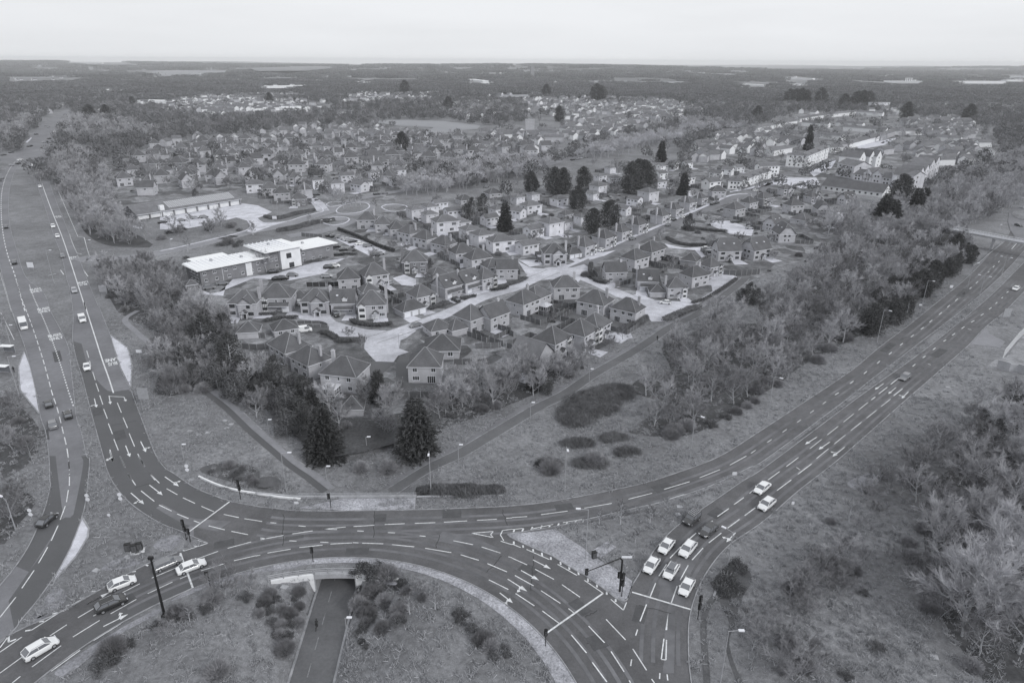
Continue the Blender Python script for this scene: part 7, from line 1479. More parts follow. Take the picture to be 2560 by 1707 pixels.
# ------------------------------------------------------------------ trees: one line each or groves
p1 = plant
for x, y, k, s in [(748, 1050, 'conif1', 1.0), (960, 1040, 'conif1', 1.08), (470, 800, 'ever1', 1.35), (535, 858, 'ever1', 1.45), (500, 828, 'ever2', 1.3), (450, 800, 'ever2', 1.2), (555, 880, 'ever1', 1.0), (640, 895, 'ever1', 1.2), (440, 840, 'ever2', .9), (500, 890, 'ever2', 1.1), (545, 920, 'ever2', 1.2), (480, 770, 'conif2', .8), (680, 900, 'ever2', .9), (700, 930, 'ever1', 1.0), (660, 950, 'ever2', 1.2), (720, 960, 'conif2', .75), (620, 930, 'ever2', 1.0), (690, 980, 'ever1', 1.0), (660, 1000, 'ever2', 1.1), (560, 900, 'ever2', .9), (600, 900, 'ever2', .8), (580, 930, 'ever2', .7), (870, 920, 'conif2', .8), (1225, 895, 'conif2', .62), (1255, 905, 'ever1', .6), (940, 1055, 'ever2', .5)]: p1(k, x, y, s, 'front copse', 'S')
for x, y, k, s in [(760, 950, 'bare1', .9), (780, 985, 'bare2', .8), (820, 940, 'bare4', .8), (840, 920, 'bare2', .8), (890, 960, 'bare1', .8), (880, 990, 'bare2', .7), (900, 930, 'bare4', .8), (1010, 960, 'bare2', .9), (1040, 940, 'bare1', .9), (1060, 920, 'bare2', 1.0), (1080, 935, 'bare4', .9), (1100, 905, 'bare1', 1.0), (1130, 910, 'bare2', 1.0), (1160, 900, 'bare1', .9), (1190, 870, 'bare3', .9), (1180, 895, 'bare4', 1.0), (1290, 880, 'bare2', .8), (1310, 865, 'bare4', .8), (1330, 850, 'bare2', .7), (1020, 930, 'bare4', .7), (590, 960, 'bare2', .8), (610, 870, 'bare1', .8), (1280, 860, 'bare1', .7), (1350, 820, 'bare4', .6), (1400, 800, 'bare4', .6), (1430, 780, 'bare2', .6), (1550, 775, 'bare5', .8), (800, 775, 'bare4', .5), (830, 800, 'bare2', .55)]: p1(k, x, y, s, 'front copse', 'S')
# dark pines of the estate
for x, y, k, s in [(1220, 440, 'ever3', .7), (1272, 447, 'ever3', .95), (1292, 445, 'ever3', .9), (1340, 430, 'ever3', .75), (1326, 480, 'ever3', .8), (1450, 445, 'ever3', 1.1), (1478, 435, 'ever3', 1.05), (1465, 428, 'ever3', 1.0), (1518, 372, 'conif2', 1.1), (1569, 448, 'conif2', .9), (1361, 535, 'ever3', .75), (1400, 522, 'ever3', .85), (1085, 500, 'ever1', 1.0), (1110, 490, 'ever1', 1.0), (1160, 530, 'conif2', 1.0), (1070, 505, 'ever1', .8), (1855, 345, 'conif2', 1.05), (1858, 322, 'conif2', 1.0), (2025, 520, 'conif1', 1.0), (2045, 527, 'conif1', .9), (2100, 495, 'conif1', .9), (2118, 485, 'conif1', .8), (2065, 470, 'ever3', 1.1), (1580, 530, 'ever2', 1.0), (1720, 700, 'ever1', .75), (1735, 700, 'ever2', .7), (1700, 695, 'ever2', .6), (925, 350, 'ever3', 1.0), (1370, 235, 'ever3', 2.2), (1380, 235, 'ever3', 2.0), (930, 217, 'ever3', 2.0), (1255, 225, 'ever3', 1.8), (1738, 275, 'ever3', 1.2), (2080, 278, 'ever3', 1.6), (2223, 280, 'ever3', 1.5), (1812, 240, 'ever3', 1.8), (1825, 240, 'ever3', 1.8), (1838, 240, 'ever3', 1.9), (1850, 240, 'ever3', 1.7), (1883, 242, 'ever3', 2.0), (1937, 250, 'ever3', 1.6), (1965, 247, 'ever3', 1.8), (1978, 247, 'ever3', 1.9), (1992, 247, 'ever3', 1.8), (210, 278, 'ever3', 1.3), (245, 270, 'ever3', 1.1), (1285, 280, 'ever3', 1.3), (1030, 255, 'ever3', 1.4), (405, 385, 'ever1', .9), (620, 240, 'ever3', 1.3), (305, 245, 'ever3', 1.0)]: p1(k, x, y, s*(1.5 if 300 < y < 460 else 1.35), 'dark evergreens', 'S')
# belt between the estate and the ring road's dual carriageway
belt = [(1445, 985), (1480, 1000), (1560, 1002), (1620, 985), (1700, 935), (1790, 880), (1850, 835), (1960, 778), (2040, 735), (2090, 705), (2150, 655), (2225, 590), (2225, 545), (2180, 530), (2050, 545), (1950, 560), (1880, 590), (1850, 640), (1790, 670), (1740, 705), (1760, 740), (1640, 745), (1570, 775), (1520, 800), (1540, 850), (1470, 870), (1450, 900), (1530, 930)]
grove('S', belt, 5.9, ['bare1', 'bare2', 'bare2', 'bare3', 'bare4', 'bare4', 'bare5'], 'wood belt', .62, 1.0, 11, .06)
grove('S', [(2040, 735), (2090, 705), (2150, 655), (2225, 590), (2225, 550), (2150, 580), (2060, 650), (1990, 720)], 7.0, ['ever1', 'ever1', 'ever2'], 'dark belt edge', .7, .95, 12, .1)
grove('J', [(780, 1090), (960, 980), (1130, 900), (1180, 800), (1330, 690), (1480, 590), (1600, 490), (1620, 360), (1450, 420), (1280, 540), (1130, 650), (1020, 780), (860, 900), (740, 1000)], 5.6, ['ever1', 'ever1', 'ever3', 'bare2'], 'dark belt edge', .6, .85, 72, .12)
grove('S', [(1580, 985), (1620, 990), (1700, 940), (1830, 850), (1800, 840), (1660, 920), (1560, 960)], 11, ['ever2', 'shrub2'], 'belt edge', .6, .9, 13, .2)
grove('S', [(1880, 520), (1960, 505), (2090, 480), (2200, 430), (2352, 350), (2352, 470), (2230, 520), (2060, 560), (1900, 560)], 7.0, ['bare1', 'bare2', 'bare3', 'bare4'], 'wood above the footbridge', .85, 1.25, 14, .12)
# south east corner
for x, y, k, s in [(2215, 1430, 'bigbare', 1.15), (2290, 1400, 'bigbare', 1.25), (2140, 1290, 'bare3', 1.0), (2300, 1300, 'bigbare', 1.0), (2250, 1500, 'bare2', .9), (2320, 1200, 'bare1', 1.2), (2230, 1150, 'bare1', 1.1), (2340, 1090, 'bigbare', .8), (2260, 1060, 'bare2', 1.0), (2160, 1190, 'bare2', .9), (2100, 1120, 'ever2', .9), (2130, 1060, 'bare5', .7), (2340, 1500, 'bare3', 1.1), (2345, 1340, 'bare1', 1.2), (2190, 1080, 'bare4', 1.0), (2330, 970, 'ever1', .9), (2345, 1000, 'ever2', 1.0), (2320, 930, 'bare2', .9), (2290, 1000, 'bare1', .9), (2240, 1020, 'bare4', .9), (1950, 1200, 'bare5', .6), (1990, 1230, 'bare2', .55), (1900, 1330, 'bare4', .8), (1850, 1370, 'bare2', .7), (1930, 1310, 'bare1', .7), (1870, 1320, 'bare4', .65), (1760, 1420, 'bare4', .55), (1740, 1480, 'bare2', .6), (1820, 1560, 'bare4', .8), (1850, 1540, 'bare2', .7), (2200, 1260, 'bare4', 1.0), (2270, 1240, 'bare2', 1.1), (2180, 1350, 'bare4', .9), (2330, 1430, 'bare4', 1.0)]: p1(k, x, y, s, 'south east corner', 'S')
grove('S', [(2110, 1130), (2352, 1050), (2352, 1500), (2200, 1480), (2110, 1320)], 5.4, ['bare2', 'bare4', 'shrub1', 'bare1'], 'south east thicket', .75, 1.1, 15, .1)
for x, y, k, s in [(1570, 765, 'shrub3', 1.3), (1480, 850, 'shrub3', 1.4), (1540, 900, 'shrub3', 1.2), (1440, 900, 'shrub3', 1.2), (1500, 935, 'shrub3', 1.0), (1460, 930, 'shrub3', 1.1)]: p1(k, x, y+10, s, 'planting bed', 'C')
for x, y, s in [(600, 470, .7), (750, 470, 1.0), (950, 470, .9), (850, 600, .6), (690, 250, .5), (1480, 700, .4)]: p1('bare5', x, y, s*.55, 'traffic island', 'C')
# roundabout interior
for i, pg in enumerate([[(0, 870), (100, 930), (400, 885), (420, 930), (330, 1150), (250, 1350), (150, 1380), (40, 1200), (0, 1150)], [(660, 745), (800, 790), (860, 850), (1000, 850), (1060, 900), (1250, 930), (1200, 1000), (1100, 1080), (900, 1200), (720, 1340), (660, 1300), (700, 1000), (700, 860)], [(1280, 1030), (1360, 1060), (1500, 1120), (1770, 1370), (1720, 1420), (1560, 1330), (1400, 1180)]]): grove('B', pg, 1.9, ['shrub2', 'shrub1', 'shrub1', 'shrub3'], 'roundabout garden', .36, .7, 50+i, .3)
grove('A', [(700, 1568), (690, 1420), (800, 1320), (930, 1230), (900, 1290), (850, 1400), (780, 1568)], 2.4, ['shrub2', 'shrub3', 'shrub1'], 'roundabout garden', .5, .8, 54, .15)
grove('A', [(1000, 1200), (1200, 1150), (1400, 1000), (1770, 900), (1770, 1000), (1500, 1030), (1250, 1200)], 2.6, ['shrub1', 'shrub2', 'bare4'], 'roundabout garden', .45, .8, 55, .3)
grove('B', [(0, 800), (60, 790), (100, 880), (0, 900)], 2.6, ['shrub1', 'shrub2'], 'roundabout garden', .4, .7, 56, .3)
for x, y, s in [(620, 880, 1.0), (690, 830, .9), (740, 860, .8), (700, 1000, .8), (780, 950, .9), (850, 1000, .8), (730, 1080, .7), (900, 1040, .8), (760, 1150, .7), (700, 1230, .7), (960, 900, .9), (820, 920, .8), (1420, 1150, .9), (1500, 1200, 1.0), (1560, 1280, 1.0), (1620, 1320, .9), (1460, 1100, .7), (150, 1000, .9), (230, 1100, .9), (100, 960, .8), (300, 950, .8), (220, 1250, .9), (60, 1010, .8), (170, 1180, .8), (300, 1050, .7), (1650, 1400, .8), (1730, 1370, .7)]: p1(R.choice(['shrub1', 'shrub2', 'shrub2']), x, y, s*.62, 'roundabout garden', 'B')
for x, y, k, s in [(1065, 1090, 'bare5', .42), (1240, 1060, 'bare5', .42), (1130, 960, 'bare4', .4), (1310, 930, 'bare4', .38)]: p1(k, x, y, s, 'roundabout garden', 'B')
for x, y, k, s in [(860, 1270, 'shrub2', .9), (740, 1430, 'shrub2', 1.0), (780, 1350, 'shrub1', .9), (900, 1230, 'shrub2', .8), (700, 1480, 'shrub2', .9), (1310, 1140, 'bare5', .35), (1220, 1100, 'shrub1', .7), (1500, 960, 'bare4', .35), (1290, 1120, 'bare4', .35), (1140, 1240, 'bare4', .4), (1000, 1190, 'shrub1', .5), (1500, 1500, 'shrub1', .8)]: p1(k, x, y, s, 'roundabout garden', 'A')
grove('S', [(400, 770), (480, 770), (560, 850), (640, 880), (700, 890), (740, 930), (800, 960), (790, 1000), (700, 1010), (620, 960), (540, 920), (470, 900), (420, 860)], 4.6, ['ever2', 'bare4', 'bare2', 'ever1', 'shrub1', 'ever2'], 'front copse', .5, .85, 60, .25)
grove('S', [(1010, 930), (1050, 880), (1200, 850), (1290, 830), (1380, 800), (1390, 820), (1290, 880), (1200, 920), (1100, 960), (1010, 1000)], 4.6, ['bare4', 'bare2', 'shrub1', 'bare1', 'shrub2'], 'front copse', .55, .85, 61, .2)
grove('S', [(860, 870), (900, 870), (900, 1000), (860, 960)], 3.5, ['bare4', 'shrub2', 'ever2'], 'front copse', .5, .7, 62, .2)
grove('S', [(780, 1050), (950, 1050), (940, 1062), (800, 1062)], 3, ['shrub1', 'shrub2'], 'front copse', .7, .9, 63, .1)
for i, pg in enumerate([[(1760, 1360), (1880, 1290), (2000, 1240), (2010, 1330), (1900, 1400), (1780, 1430)], [(1680, 1400), (1760, 1430), (1900, 1568), (1720, 1568)], [(1960, 1130), (2060, 1090), (2100, 1130), (2060, 1200), (1970, 1190)]]): grove('S', pg, 4.2, ['bare4', 'shrub1', 'bare2', 'bare4'], 'south east corner', .4, .75, 64+i, .3)
grove('S', [(2060, 1070), (2160, 1000), (2300, 920), (2352, 900), (2352, 1110), (2200, 1110), (2100, 1130)], 5.0, ['bare4', 'bare2', 'bare1', 'ever2', 'bare4'], 'south east thicket', .6, .95, 70, .2)
grove('A', [(1400, 115), (1500, 60), (1760, 80), (1770, 220), (1620, 190)], 2.2, ['shrub3', 'shrub2', 'shrub1'], 'dark planted bed', .35, .6, 71, .2)
for x, y, k, s in [(690, 800, 'shrub2', 1.5), (745, 810, 'shrub2', 1.2), (800, 828, 'shrub2', 1.25), (850, 845, 'shrub2', 1.1), (720, 850, 'shrub1', 1.0), (905, 835, 'shrub1', .9)]: p1(k, x, y, s, 'underpass planting', 'B')
grove('S', [(350, 810), (400, 780), (470, 860), (440, 915), (350, 905)], 4.4, ['bare4', 'bare2', 'shrub1'], 'west copse', .7, 1.0, 81, .1)
grove('S', [(240, 615), (330, 600), (430, 640), (430, 700), (330, 700), (290, 720), (240, 680)], 5.2, ['bare4', 'bare2', 'shrub1', 'bare2'], 'west copse', .6, .95, 82, .15)
grove('S', [(430, 690), (520, 740), (540, 790), (440, 770), (400, 740)], 5, ['bare2', 'bare4', 'ever2', 'bare1'], 'west copse', .7, 1.0, 83, .15)
for i, (c_, q_) in enumerate([('C', [(170, 70), (250, 40), (340, 60), (320, 105), (200, 105)]), ('C', [(420, 60), (540, 25), (660, 45), (620, 95), (470, 100)]), ('S', [(1295, 1025), (1330, 1008), (1365, 1020), (1330, 1035)]), ('S', [(1380, 1012), (1410, 998), (1440, 1005), (1410, 1020)]), ('S', [(1412, 1046), (1440, 1030), (1470, 1040), (1440, 1055)]), ('I', [(90, 1420), (180, 1300), (420, 1160), (600, 1130), (600, 1200), (450, 1340), (200, 1460)])]): grove(c_, q_, 2.4, ['shrub1', 'shrub3', 'shrub1', 'shrub2'], 'meadow shrub beds', .5, 1.05, 90+i, .3)
for i, q_ in enumerate([[(1830, 1210), (1960, 1180), (2080, 1200), (2100, 1330), (2000, 1380), (1880, 1300)], [(1760, 1440), (1850, 1400), (2000, 1450), (2100, 1568), (1780, 1568)]]): grove('S', q_, 5.2, ['shrub1', 'bare4', 'shrub1', 'shrub2'], 'south east corner', .4, .75, 97+i, .45)
grove('S', [(2085, 1140), (2125, 1130), (2130, 1320), (2235, 1500), (2330, 1568), (2240, 1568), (2150, 1480), (2095, 1330)], 4.6, ['shrub1', 'bare4', 'shrub1', 'bare2'], 'south east thicket', .6, .95, 101, .1)
grove('S', [(1470, 985), (1560, 1015), (1640, 985), (1720, 935), (1800, 880), (1960, 785), (1950, 770), (1780, 870), (1640, 960), (1560, 985)], 4.6, ['shrub1', 'shrub2', 'shrub1'], 'wood belt', .6, 1.0, 102, .3)
# west side
grove('S', [(235, 625), (330, 630), (420, 690), (440, 720), (430, 760), (560, 860), (640, 930), (620, 950), (520, 890), (440, 920), (350, 910), (345, 840), (400, 790), (310, 720), (270, 715)], 5.8, ['bare1', 'bare2', 'bare2', 'bare4', 'bare4', 'shrub1'], 'west copse', .6, .95, 16, .08)
grove('F', [(380, 350), (640, 330), (780, 420), (860, 560), (900, 700), (930, 850), (1050, 930), (1200, 1040), (1000, 1060), (820, 1040), (680, 960), (600, 830), (520, 700), (450, 560)], 6.5, ['bare1', 'bare2', 'bare3', 'bare4'], 'wood beside the hall', .8, 1.15, 17, .1)
grove('F', [(0, 150), (120, 110), (260, 80), (330, 30), (200, 180), (130, 250), (0, 300)], 14, ['bare1', 'bare2', 'bare3'], 'wood west of the crossroads', 1.0, 1.4, 18, .1)
grove('F', [(450, 220), (560, 60), (900, 120), (1250, 180), (1250, 230), (900, 240), (700, 270)], 13, ['bare1', 'bare2', 'bare3'], 'wood east of the crossroads', 1.0, 1.4, 19, .1)
grove('A', [(0, 250), (90, 230), (200, 270), (230, 330), (120, 470), (0, 600)], 5.5, ['shrub1', 'bare4', 'shrub1'], 'west verge scrub', .6, .9, 20, .2)
grove('E', [(0, 940), (140, 990), (290, 1150), (290, 1350), (120, 1500), (0, 1480)], 5.5, ['bare4', 'shrub1', 'bare2'], 'west verge scrub', .55, .8, 21, .2)
grove('E', [(0, 300), (60, 420), (130, 560), (60, 680), (0, 650)], 7, ['bare4', 'bare2'], 'west verge scrub', .6, .9, 22, .2)
grove('F', [(1130, 1180), (1450, 1130), (1480, 1160), (1200, 1250)], 7, ['shrub1', 'shrub2'], 'office shrubs', .7, 1.0, 23, .4); grove('K', [(500, 800), (700, 720), (850, 700), (780, 800)], 6, ['shrub2', 'shrub1', 'shrub2'], 'office shrubs', .9, 1.3, 24, .2)
grove('K', [(0, 650), (200, 640), (420, 620), (640, 600), (820, 580), (780, 650), (500, 690), (0, 760)], 7, ['shrub1', 'shrub2', 'bare4'], 'car park shrubs', .8, 1.1, 25, .25)
for x, y, s in [(80, 640, .8), (150, 620, .8), (280, 610, .8), (560, 590, .9), (850, 690, .8), (860, 690, .6), (255, 840, .8), (1590, 400, 1.0), (1640, 400, 1.0), (1690, 450, .7), (1750, 430, .7), (1800, 430, .8), (1840, 420, .8), (1970, 470, .8), (1380, 600, .7), (980, 1030, .9)]: p1('bare5' if s < .85 else 'bare1', x, y, s, 'street trees', 'K')
grove('Q', [(360, 1060), (700, 885), (1000, 835), (1350, 835), (1480, 870), (1250, 960), (900, 1010), (620, 1070)], 6.6, ['barep', 'barep', 'bare1', 'barep'], 'pale avenue', .8, 1.1, 26, .05)
grove('Q', [(1600, 820), (1900, 700), (2352, 640), (2352, 720), (2100, 740), (1800, 830)], 9, ['barep', 'barep', 'bare1'], 'pale avenue', .9, 1.2, 27, .1)
grove('R', [(0, 560), (330, 600), (600, 640), (250, 640), (0, 700)], 10, ['barep', 'barep', 'bare3'], 'trees before the terraces', .9, 1.3, 28, .1)
# garden trees and shrubs of the estates, scattered where no house or road stands
rnd = random.Random(77); hp = [(h[1], h[2]) for h in HOUSES]
erw = resample(cr(W(er)), 4)
def garden(tagc, pg, sp, keys, zone, seed, smin, smax, hd=36):
    rr = random.Random(seed); wp = [(p.x, p.y) for p in W(px(tagc, *pg))]
    for x, y in spread(wp, sp, rr):
        if rr.random() < .35 or any((x-a)**2+(y-b)**2 < hd for a, b in hp) or any((x-p.x)**2+(y-p.y)**2 < 36 for p in erw): continue
        PLANTS.append((rr.choice(keys), x, y, rr.uniform(smin, smax), zone))
garden('S', [(560, 620), (780, 640), (830, 500), (1000, 470), (1250, 430), (1500, 400), (1800, 430), (1960, 440), (1880, 600), (1650, 650), (1420, 640), (1150, 700), (960, 660), (850, 650)], 11, ['shrub2', 'shrub1', 'bare2', 'shrub3', 'bare4'], 'estate gardens', 31, .45, .85)
garden('H', [(1240, 560), (1500, 480), (1700, 520), (1600, 600), (1420, 640)], 6, ['shrub2', 'bare4', 'shrub1'], 'back gardens', 32, .5, .7, 30)
garden('S', [(280, 460), (280, 370), (560, 310), (860, 290), (1330, 350), (1000, 400), (800, 470), (600, 450)], 15, ['shrub2', 'bare1', 'bare2', 'ever2', 'bare4'], 'brick estate gardens', 33, .6, 1.0, 50)
garden('R', [(180, 700), (700, 560), (1400, 520), (2100, 640), (2150, 820), (1700, 720), (1000, 700), (500, 780)], 17, ['bare1', 'shrub2', 'bare2', 'bare4'], 'terrace gardens', 34, .7, 1.0, 50)
# dark litter and brambles under the woods
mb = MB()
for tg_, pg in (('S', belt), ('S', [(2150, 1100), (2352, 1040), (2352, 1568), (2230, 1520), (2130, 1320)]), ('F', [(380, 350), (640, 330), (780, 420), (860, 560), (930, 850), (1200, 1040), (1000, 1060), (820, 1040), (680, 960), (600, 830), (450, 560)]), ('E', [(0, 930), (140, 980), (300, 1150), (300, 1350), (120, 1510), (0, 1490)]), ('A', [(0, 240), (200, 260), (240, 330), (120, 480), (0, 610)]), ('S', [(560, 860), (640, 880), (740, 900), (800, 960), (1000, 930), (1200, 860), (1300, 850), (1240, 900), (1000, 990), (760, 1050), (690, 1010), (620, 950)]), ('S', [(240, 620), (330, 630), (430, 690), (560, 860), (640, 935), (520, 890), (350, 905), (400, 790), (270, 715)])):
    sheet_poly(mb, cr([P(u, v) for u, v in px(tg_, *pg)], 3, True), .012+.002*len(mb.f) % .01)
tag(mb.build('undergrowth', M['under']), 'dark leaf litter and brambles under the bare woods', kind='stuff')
# ------------------------------------------------------------------ drives, lawns and back fences of the hand placed houses
M['garden'] = mat('garden_ground', 0.17, noise=[(0.06, .8, 1.2), (0.35, .55, 1.5, 5), (2, .75, 1.25, 4)])
vn = M['garden'].node_tree; vo = vn.nodes.new('ShaderNodeTexVoronoi'); vo.inputs['Scale'].default_value = .13; vt = vn.nodes.new('ShaderNodeTexCoord'); vn.links.new(vt.outputs['Object'], vo.inputs['Vector']); vs_ = vn.nodes.new('ShaderNodeSeparateColor'); vn.links.new(vo.outputs['Color'], vs_.inputs[0]); vr = vn.nodes.new('ShaderNodeMapRange'); vr.inputs['To Min'].default_value = .55; vr.inputs['To Max'].default_value = 1.5; vn.links.new(vs_.outputs[0], vr.inputs['Value']); vx = vn.nodes.new('ShaderNodeVectorMath'); vx.operation = 'SCALE'; l_ = [l for l in vn.links if l.to_socket.name == 'Base Color'][0]; vn.links.new(l_.from_socket, vx.inputs[0]); vn.links.new(vr.outputs[0], vx.inputs['Scale']); vn.links.new(vx.outputs[0], vn.nodes['Principled BSDF'].inputs['Base Color'])
M['lawn'] = mat('mown_lawn', 0.13, noise=[(0.2, .8, 1.2), (2, .8, 1.2, 5)])
clear = erw+resample(cr(fp2), 3)+resample(cr(fp1), 3)+resample(cr(W(px('I', (100, 180), (300, 260), (520, 340), (750, 440), (900, 460), (1150, 400), (1350, 290), (1450, 200)))), 3)+[P(*px('G', q_)[0]) for q_ in ((1640, 620), (1750, 650), (1850, 690), (1950, 680), (1850, 780), (1950, 780), (1900, 860), (1500, 640), (1300, 520))]
lm, dm = MB(), MB(); fl = []; kf = 0; gm = MB()
for k_, (tg_, pg) in enumerate([('S', [(455, 700), (480, 640), (700, 560), (790, 560), (830, 500), (940, 470), (1230, 445), (1500, 395), (1760, 430), (1960, 450), (1890, 580), (1780, 620), (1640, 680), (1560, 720), (1480, 750), (1300, 840), (1180, 860), (1020, 900), (860, 900), (640, 850), (540, 780)]), ('S', [(235, 470), (240, 375), (380, 325), (560, 305), (860, 285), (1180, 322), (1345, 352), (1250, 372), (1000, 395), (930, 440), (900, 470), (700, 470), (620, 455), (560, 435), (280, 472)]), ('R', [(120, 720), (800, 500), (1420, 490), (2150, 600), (2200, 850), (1900, 900), (1600, 1000), (900, 1000), (0, 1000)])]): sheet_poly(gm, W(px(tg_, *pg)), .02+.004*k_)
structure('gardens', gm, M['garden'])
GR = [(h[1], h[2]) for h in HOUSES]
for h in [h for h in HOUSES if not h[6]]:
    t, x, y, yaw, s_, zone = h[:6]; k = TYPES[t][0]; rear = t in ('rear', 'rearcons', 'pyramid') and zone != 'middle row west of the lane'
    if t in ('garage', 'bungalow'): continue
    mt = Matrix.Translation((x, y, 0)) @ Matrix.Rotation(math.radians(yaw+90), 4, 'Z'); w_, d_ = k['w']*s_, k['d']*s_
    if not rear:
        a = random.Random(int(x*13+y)).choice((-1, 1)); q = [mt @ Vector(p) for p in ((a*w_*.08, -d_/2, 0), (a*w_*.55, -d_/2, 0), (a*w_*.6, -d_/2-6, 0), (a*w_*.0, -d_/2-6, 0))]
        sheet_poly(dm, q, .066+.0013*(kf % 5)); kf += 1
    sg = -1 if rear else 1; D = d_/2+8.5; lw = w_/2+1.6
    cs = [(-lw, sg*d_/2), (-lw, sg*D), (lw, sg*D), (lw, sg*d_/2)]; cs = [mt @ Vector((a, b, 0)) for a, b in cs]
    if all((c-p).length > 2.4 for c in cs for p in clear): sheet_poly(lm, cs, .058+.0011*(kf % 6))
    segs = []
    for a, b in zip(cs, cs[1:]):
        n_ = 4
        for i in range(n_):
            m0, m1 = a.lerp(b, i/n_), a.lerp(b, (i+1)/n_); mm = (m0+m1)/2
            if all((mm.x-p.x)**2+(mm.y-p.y)**2 > 16 for p in clear) and sum((mm.x-g[0])**2+(mm.y-g[1])**2 < 30 for g in GR) == 0: segs.append((m0, m1))
    if len(segs) < 5 or t in ('garages',): continue
    r = empty('garden_fence', (x, y, 0), 0); r['category'] = 'fence'; r['group'] = 'boarded garden fences'; 
    for a, b in segs: mb = MB(); mb.box(0, (b-a).length, -.03, .03, .0, 1.7, mat=Matrix.Translation(a) @ Matrix.Rotation(math.atan2(b.y-a.y, b.x-a.x), 4, 'Z')); attach(mb.build('panel', M['fence']), r)
    
    for a, b in segs: mb = MB(); mb.box(a.x-.07, a.x+.07, a.y-.07, a.y+.07, 0, 1.85); attach(mb.build('post', M['conc']), r)
    fl.append((r, 'boarded fence round a back garden', ZS[zone], x, y))
label_rows(fl, 6, lambda lk, c, r, z: '%s%s%s, %s' % (lk, ', '+c+' from left' if c else '', ', '+r+' row' if r else '', z))
structure('lawns', lm, M['lawn']); structure('driveways', dm, M['drive'])
# ------------------------------------------------------------------ set the plants out
HT = {'barep': 9, 'bare1': 9.5, 'bare2': 8, 'bare3': 11, 'bare4': 7, 'bare5': 10, 'bigbare': 12.5, 'conif1': 13, 'conif2': 11, 'ever1': 8, 'ever2': 6.5, 'ever3': 12, 'shrub1': 2.2, 'shrub2': 1.7, 'shrub3': 1.4}
LK = {'barep': 'very pale leafless tree', 'bare1': 'pale leafless tree', 'bare2': 'grey leafless tree', 'bare3': 'tall pale leafless tree', 'bare4': 'many stemmed leafless tree', 'bare5': 'slim white trunked tree', 'bigbare': 'broad pale tree with wide bare limbs', 'conif1': 'big dark cone shaped conifer', 'conif2': 'narrow dark conifer', 'ever1': 'dark evergreen tree', 'ever2': 'grey green evergreen tree', 'ever3': 'tall dark evergreen tree', 'shrub1': 'twiggy bare shrub', 'shrub2': 'rounded leafy shrub', 'shrub3': 'dark clipped shrub'}
ZP = {'front copse': 'copse below the estate', 'dark evergreens': 'among the houses', 'wood belt': 'wood beside the dual carriageway', 'dark belt edge': 'edge of the roadside wood', 'belt edge': 'foot of the roadside wood', 'south east corner': 'rough grass southeast', 'south east thicket': 'southeast thicket', 'planting bed': 'round soil bed', 'traffic island': 'grass triangle', 'roundabout garden': 'inside the roundabout', 'underpass planting': 'at the underpass mouth', 'west copse': 'copse by the bus lane', 'wood beside the hall': 'wood beside the hall', 'street trees': 'by the side street', 'pale avenue': 'pale avenue', 'estate gardens': 'estate gardens', 'back gardens': 'enclosed back gardens'}
def is_bare(k): return k.startswith('bare') or k == 'bigbare'
def size(p): return HT[p[0]]*p[3]/math.hypot(p[1], p[2])
def visible(p):
    u, v = proj(p[1], p[2], 1.0); return -80 < u < 2640 and 0 < v < 1800
def on_path(p):
    q = Vector((p[1], p[2]))-AXO; return abs(q.dot(AXN)) < (4.1 if p[0].startswith('shrub') else 5) and q.dot(AX) < 12
PL = [p for p in PLANTS if visible(p) and not on_path(p)]
DE = [p for p in PL if p[4] in ('dark evergreens',)]
PL = [p for p in PL if not (is_bare(p[0]) and any((p[1]-q[1]+1)**2+(p[2]-q[2]+3)**2 < 45 for q in DE))]
PL = [p for p in PL if not (p[4] == 'roundabout garden' and math.hypot(p[1]-RB.x, p[2]-RB.y) > RBR-4.3)]
bare = sorted([p for p in PL if is_bare(p[0])], key=size, reverse=True); shr = sorted([p for p in PL if p[0].startswith('shrub')], key=size, reverse=True); evg = sorted([p for p in PL if not is_bare(p[0]) and not p[0].startswith('shrub')], key=size, reverse=True)
single = bare[:290]+shr[:110]+evg[:110]; rest = bare[290:]+shr[110:]+evg[110:]
rot = random.Random(9); lab = []
for k, x, y, s, z in single:
    me1, me2, n1, n2 = PROTO[k]; nm = 'bare_tree' if is_bare(k) else ('shrub' if k.startswith('shrub') else ('conifer' if k.startswith('conif') else 'evergreen_tree'))
    r = empty(nm, (x, y, Hgt(x, y)), rot.uniform(0, 6.28), scale=s); r['category'] = 'tree' if not k.startswith('shrub') else 'shrub'; r['group'] = {'bare_tree': 'leafless trees', 'shrub': 'shrubs', 'conifer': 'conifers', 'evergreen_tree': 'evergreen trees'}[nm]
    put(me1, n1, r, (0, 0, 0), 0); put(me2, n2, r, (0, 0, 0), 0); lab.append((r, LK[k], ZP.get(z, z), x, y))
label_rows(lab, 8, lambda lk, c, r, z: '%s%s%s, %s' % (lk, ', '+c+' from left' if c else '', ', '+r+' row' if r else '', z))
keys = sorted(set(p[0] for p in rest)); srcs = [SRC[k] for k in keys]
if rest: gn_scatter('woodland', [(p[1], p[2], Hgt(p[1], p[2]), rot.uniform(0, 6.28), p[3], keys.index(p[0])) for p in rest], srcs, 'remaining smaller trees and shrubs of the woods and gardens')
